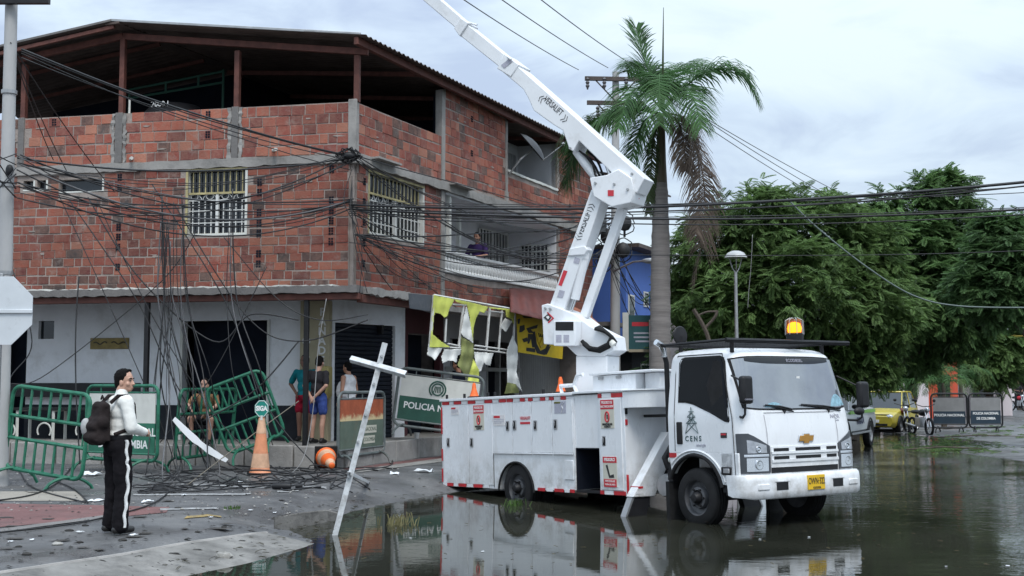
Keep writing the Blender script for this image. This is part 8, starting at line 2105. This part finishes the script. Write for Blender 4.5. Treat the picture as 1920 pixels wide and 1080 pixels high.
# ------------------------------------------------------------------ vehicles in the flood behind the truck
CARGLASS = M('car glass', (.014, .018, .02), .05); CARGLASS.node_tree.nodes['Principled BSDF'].inputs['IOR'].default_value = 1.6
def carwheel(t, x, y, r, s):
    w = bpy.data.objects.new('wheel', None); COL.objects.link(w); w.parent = t
    m_ = MB(); m_.lathe([(r * .62, -.09), (r * .95, -.09), (r, -.05), (r, .05), (r * .95, .09), (r * .62, .09)], 26, (x, y, r), 'y', cap=False); m_.build('tyre', RUBBER, w, smooth=True, sharp=40)
    m_ = MB(); m_.lathe([(0, s * .07), (r * .2, s * .075), (r * .3, s * .05), (r * .6, s * .06), (r * .64, s * .085), (r * .64, -s * .05)], 20, (x, y, r), 'y'); m_.build('rim', ALU, w, smooth=True, sharp=30)
def car(name, label, cat, loc, yaw, paint, L, Wd, st, gh, wheels, r, bed=None):
    """st: body sections (x, z low, z shoulder, z top, half width); gh: greenhouse (x, z, half width) base front, roof front, roof rear, base rear"""
    t = thing(name, label, cat, loc, yaw); rows = []
    for x, zl, zs_, zt, h in st:
        rows.append([(x, y * h, z) for y, z in ((-.86, zl), (-.98, zl + .10), (-1, zs_), (-.95, zt - .04), (-.82, zt), (0, zt + .015), (.82, zt), (.95, zt - .04), (1, zs_), (.98, zl + .10), (.86, zl), (0, zl))])
    loft(rows).build('body', paint, t, smooth=True, sharp=35)
    (xa, za, ha), (xb, zb_, hb), (xc, zc_, hc), (xd, zd, hd) = gh
    m_ = MB(); q = [(xa, -ha, za), (xa, ha, za), (xb, -hb, zb_), (xb, hb, zb_), (xc, -hc, zc_), (xc, hc, zc_), (xd, -hd, zd), (xd, hd, zd)]
    m_.add(q, [(0, 1, 3, 2), (2, 3, 5, 4), (4, 5, 7, 6), (0, 2, 4, 6), (1, 7, 5, 3)]); m_.build('window', CARGLASS, t, bevel=.02)
    m_ = MB(); m_.hexa([(x, y, z + zz) for zz in (-.012, .045) for y, z in ((-hb, 0), (hb, 0)) for x, z0_ in ((xc - .02, 0), (xb + .02, 0)) for z in (zb_,)]); m_.build('roof', paint, t, bevel=.03)
    for s in (-1, 1):
        xm = (xb + xc) / 2 - .05
        for a, b in (((xa, ha, za), (xb, hb, zb_)), ((xc, hc, zc_), (xd, hd, zd)), ((xm, hb, zb_), (xm, ha, za))):
            m_ = MB(); m_.tube([(a[0], s * a[1], a[2]), (b[0], s * b[1], b[2])], .02, 6); m_.build('pillar', paint, t, smooth=True)
        MB().ball((xa - .15, s * (ha + .14), za + .1), .09, 10, sc=(.6, 1, .75)).build('mirror', BLACK, t, smooth=True)
        h0 = st[-1][4]; xf_ = st[-1][0]
        MB().ball((st[-2][0] + .02, s * h0 * .80, st[-1][3] - .02), .15, 14, sc=(.7, 1.0, .75)).build('headlight', LAMPG, t, smooth=True)
        m_ = MB(); m_.box(-.3, .3, s * st[2][4] - .012, s * st[2][4] + .012, .74, .78); m_.build('door_handle', BLACK, t)
    for x in wheels:
        for s in (-1, 1): carwheel(t, x, s * (Wd - .06), r, s)
    for x in wheels:
        for s in (-1, 1):
            m_ = MB(); m_.tube([(x + (r + .05) * cos(a), s * (Wd + .0), r + (r + .05) * sin(a)) for a in np.linspace(.1, pi - .1, 14)], .035, 6); m_.build('arch_trim', BLACK, t)
    return t
yq = P(1676, 800, 45)
yc = car('yellow_car', 'small yellow hatchback facing us, parked in shallow flood water', 'car', (yq.x + .15, 46.3, -.26), rad(-121), M('dull yellow car paint', (.46, .37, .04), .35, var=.08, coat=.3, dirt=.2), 3.5, .75,
    [(-1.72, .35, .6, .82, .66), (-1.6, .25, .55, .88, .74), (-.9, .2, .55, .9, .76), (.2, .2, .55, .9, .76), (.75, .2, .55, .86, .76), (1.25, .22, .5, .80, .745), (1.62, .24, .45, .70, .70), (1.74, .28, .42, .60, .62)],
    [(.72, .84, .69), (.18, 1.42, .58), (-1.15, 1.42, .58), (-1.62, .86, .68)], (-1.15, 1.15), .28)
yc.scale = (1.06, 1.06, 1.06)
for nm_, b_, mt in (('number_plate', (1.735, 1.76, -.17, .17, .40, .50), PRINT_W), ('lower_intake', (1.70, 1.745, -.45, .45, .29, .37), BLACK), ('bonnet_gap', (1.66, 1.70, -.5, .5, .655, .685), BLACK)): MB().box(*b_).build(nm_, mt, yc, bevel=.006)
pq_ = P(1606, 800, 33)
PW = M('white police paint', (.66, .68, .70), .3, coat=.3, var=.05)
pp = car('police_pickup', 'white and green police pickup half hidden behind the truck cab', 'pickup truck', (8.75, 34.4, -.22), rad(-117), PW, 5.2, .9,
    [(-2.6, .5, .8, 1.05, .84), (-2.5, .45, .8, 1.12, .9), (-1.0, .42, .8, 1.12, .92), (.4, .42, .8, 1.1, .92), (1.1, .42, .8, 1.08, .92), (1.9, .45, .75, 1.03, .9), (2.35, .45, .7, .95, .85), (2.5, .5, .65, .85, .76)],
    [(1.0, 1.08, .84), (.35, 1.72, .72), (-1.0, 1.72, .72), (-1.3, 1.1, .84)], (-1.6, 1.6), .38)
LG = M('lime green stripe', (.22, .5, .06), .4)
for s in (-1, 1):
    MB().box(-2.3, 1.2, s * .925 - .006, s * .925 + .006, .98, 1.07).build('stripe', LG, pp); MB().box(-1.6, 1.0, s * .93 - .014, s * .93 + .014, .42, .48).build('side_step', ALU, pp, bevel=.01)
    text('POLICIA', .26, M('blue print', (.02, .03, .09), .5), pp, frame((-.1, s * .938, .78), (-s, 0, 0), (0, 0, 1)), bold=.01)
MB().box(-.1, .1, -.55, .55, 1.77, 1.87).build('light_bar', BLACK, pp, bevel=.02); MB().box(-.105, .105, .2, .56, 1.78, 1.88).build('red_lamp', PRINT_R, pp, bevel=.02); MB().box(1.9, 2.1, -.8, .8, 1.0, 1.04).build('bonnet_vent', M('green bonnet', (.02, .22, .06), .4), pp)
def moto(label, loc, yaw, rider=False, tank=PRINT_R, group='motorcycles parked by the barriers'):
    t = thing('motorcycle', label, 'motorcycle', loc, yaw, group)
    for x in (-.62, .66):
        w = bpy.data.objects.new('wheel', None); COL.objects.link(w); w.parent = t
        m_ = MB(); m_.tube([(x + .28 * cos(a), 0, .3 + .28 * sin(a)) for a in np.linspace(0, 2 * pi, 21)[:-1]], .045, 7, closed=True); m_.build('tyre', RUBBER, w, smooth=True)
        m_ = MB()
        for k in range(5): m_.tube([(x, 0, .3), (x + .26 * cos(k * 1.257), 0, .3 + .26 * sin(k * 1.257))], .014, 4)
        m_.build('spokes', ALU, w)
    m_ = MB(); m_.tube([(.66, .06, .3), (.45, .06, .95)], .022, 6); m_.tube([(.66, -.06, .3), (.45, -.06, .95)], .022, 6); m_.build('fork', CHROME, t)
    m_ = MB(); m_.tube([(.36, -.36, 1.08), (.43, -.12, 1.0), (.43, .12, 1.0), (.36, .36, 1.08)], .016, 6); m_.build('handlebar', BLACK, t)
    m_ = MB(); m_.box(-.15, .25, -.13, .13, .28, .62); m_.tube([(-.6, .05, .3), (-.1, .05, .45), (.4, .05, .8)], .025, 5); m_.tube([(-.1, -.14, .3), (-.8, -.16, .38)], .045, 7); m_.build('engine', ALU, t, bevel=.03)
    m_ = MB(); m_.ball((.18, 0, .78), .22, 14, sc=(1.2, .6, .55)); m_.build('tank', tank, t, smooth=True)
    m_ = MB(); m_.ball((-.32, 0, .80), .25, 14, sc=(1.5, .5, .3)); m_.build('seat', BLACK, t, smooth=True)
    m_ = MB(); m_.ball((.52, 0, .88), .1, 12, sc=(.8, 1, 1)); m_.build('headlight', LAMPG, t, smooth=True)
    for s in (-1, 1): MB().ball((.38, s * .34, 1.2), .055, 8, sc=(.4, 1.2, 1)).build('mirror', BLACK, t, smooth=True)
    return t
mq = P(1733, 800, 43); moto('black motorcycle nearest the grey barriers, front wheel towards us', (mq.x, 43.4, -.22), rad(-82), tank=BLACK); moto('dark red tanked motorcycle parked close beside the yellow car', (mq.x - .05, 45.4, -.22), rad(-88), tank=M('dark red tank', (.12, .01, .012), .3))
fm = P(1908, 740, 76); moto('distant motorcycle riding up the far street', (fm.x, 76, -.1), rad(-80), group=None)
person('distant rider in dark clothes on the motorcycle in the far street', (fm.x, 76, .02), rad(185), 1.7, CHAR, BLACK, SKIN_D, shorts=False, arms='rail')
# fallen leaves, branches and weeds
def scatter(name, pts, mat, scale, seed, n_per=5):
    r = np.random.default_rng(seed); tv, tf = spray_template(.35, 6, .12, .04); tv = tv * scale; P_ = np.repeat(np.array(pts), n_per, 0); n = len(P_); P_ = P_ + np.column_stack([r.normal(0, .18, n), r.normal(0, .18, n), np.abs(r.normal(0, .03, n))])
    a = r.uniform(0, 6.28, n); d = np.stack([np.cos(a), np.sin(a), r.uniform(-.05, .35, n)], 1); Rm = rot_from(d, r.uniform(-.4, .4, n))
    V_ = np.einsum('nij,vj->nvi', Rm, tv) + P_[:, None, :]; F_ = (tf[None] + (np.arange(n) * len(tv))[:, None, None]).reshape(-1, 4)
    return tag(np_obj(name, V_.reshape(-1, 3), F_, mat), kind='stuff')
pts = []
for cu, cv, su, sv, n in ((1800, 838, 60, 7, 90), (1760, 822, 40, 5, 40), (1860, 815, 50, 8, 70), (1660, 832, 20, 5, 14), (1790, 846, 50, 3, 40)):
    for _ in range(n):
        q = G(rng.normal(cu, su), max(802, rng.normal(cv, sv)), -.2); pts.append((q.x, q.y, max(gz1(q.x, q.y), -.2) + .01))
scatter('fallen_leaves', pts[::2], LEAF2, .75, 21, 3)
DRY = leafmat('dry grass', (.22, .20, .10), .3); GRS = leafmat('weed green', (.07, .13, .035), .3)
def tuft(label, u, v, z, mat, h, n=46, w=.22):
    q = G(u, v, z); vs = []; fs = []; rr = random.Random(int(u))
    for i in range(n):
        a = rr.uniform(0, 6.28); r_ = rr.uniform(0, w); L = h * rr.uniform(.5, 1.2); tx, ty = rr.uniform(-.8, .8) * h, rr.uniform(-.6, .6) * h; x, y = r_ * cos(a), r_ * sin(a); b = len(vs)
        vs += [(x - .006, y, 0), (x + .006, y, 0), (x + tx * .5 + .005, y + ty * .5, L * .75), (x + tx * .5 - .005, y + ty * .5, L * .75), (x + tx, y + ty, L * .8)]; fs += [(b, b + 1, b + 2, b + 3), (b + 3, b + 2, b + 4)]
    o = MB().add(vs, fs).build('grass_tuft', mat, None); o.location = (q.x, q.y, z - .01); return tag(o, label, 'grass tuft', kind='stuff')
tuft('green weed tuft in the water below the rear truck wheel', 968, 948, WATER_Z, GRS, .12); tuft('dry straw tuft floating left of the truck reflection', 745, 984, WATER_Z, DRY, .16, 60, .3); tuft('small green weed on the road edge near the cross', 435, 953, 0, GRS, .05, 30, .1)
for k, (u, v, du) in enumerate(((1820, 806, 60), (1840, 822, 80), (1770, 845, 50))):
    q = G(u, v, -.2); o = MB(); o.tube([(-du * .02, 0, .03), (0, .1, .1), (du * .02, -.05, .05)], .02, 5); ob = o.build('fallen_branch', BARK, None, smooth=True); ob.location = (q.x, q.y, -.2); tag(ob, ['thin fallen branch farthest up the flooded street', 'long fallen branch lying over the leaf litter', 'fallen branch nearest the dry road patch'][k], 'branch')
br_ = thing('dead_branch', 'bare broken branch standing before the big tree beside the lamp', 'branch', P(1335, 700, 27.6))
m_ = MB(); bo = br_.location
m_.tube(crom([P(1345, 700, 27.6) - bo, P(1325, 625, 27.6) - bo, P(1300, 580, 27.6) - bo], 5), .05, 6); m_.tube(crom([P(1322, 615, 27.6) - bo, P(1340, 595, 27.6) - bo, P(1345, 582, 27.6) - bo], 5), .035, 6); m_.tube(crom([P(1308, 592, 27.6) - bo, P(1325, 585, 27.6) - bo, P(1346, 584, 27.6) - bo], 5), .025, 6); m_.build('wood', BARK, br_, smooth=True)

pts = []
for _ in range(170):
    i = rng.integers(0, 12); a = SHORE[i]; b = SHORE[i + 1]; t = rng.random(); p = a + (b - a) * t + rng.normal(0, .25, 2); pts.append((p[0], p[1], max(gz1(p[0], p[1]), WATER_Z) + .006))
scatter('shore_leaves', pts, leafmat('rotting leaves', (.055, .05, .03), .4), .22, 44, 2)

pts = []
while len(pts) < 130:
    u, v = rng.uniform(640, 1900), rng.uniform(860, 1075); q = G(u, v, WATER_Z)
    if gz1(q.x, q.y) < WATER_Z - .03: pts.append((q.x, q.y, WATER_Z + .002))
scatter('floating_leaves', pts, leafmat('brown floating leaves', (.10, .08, .04), .5), .16, 46, 1)
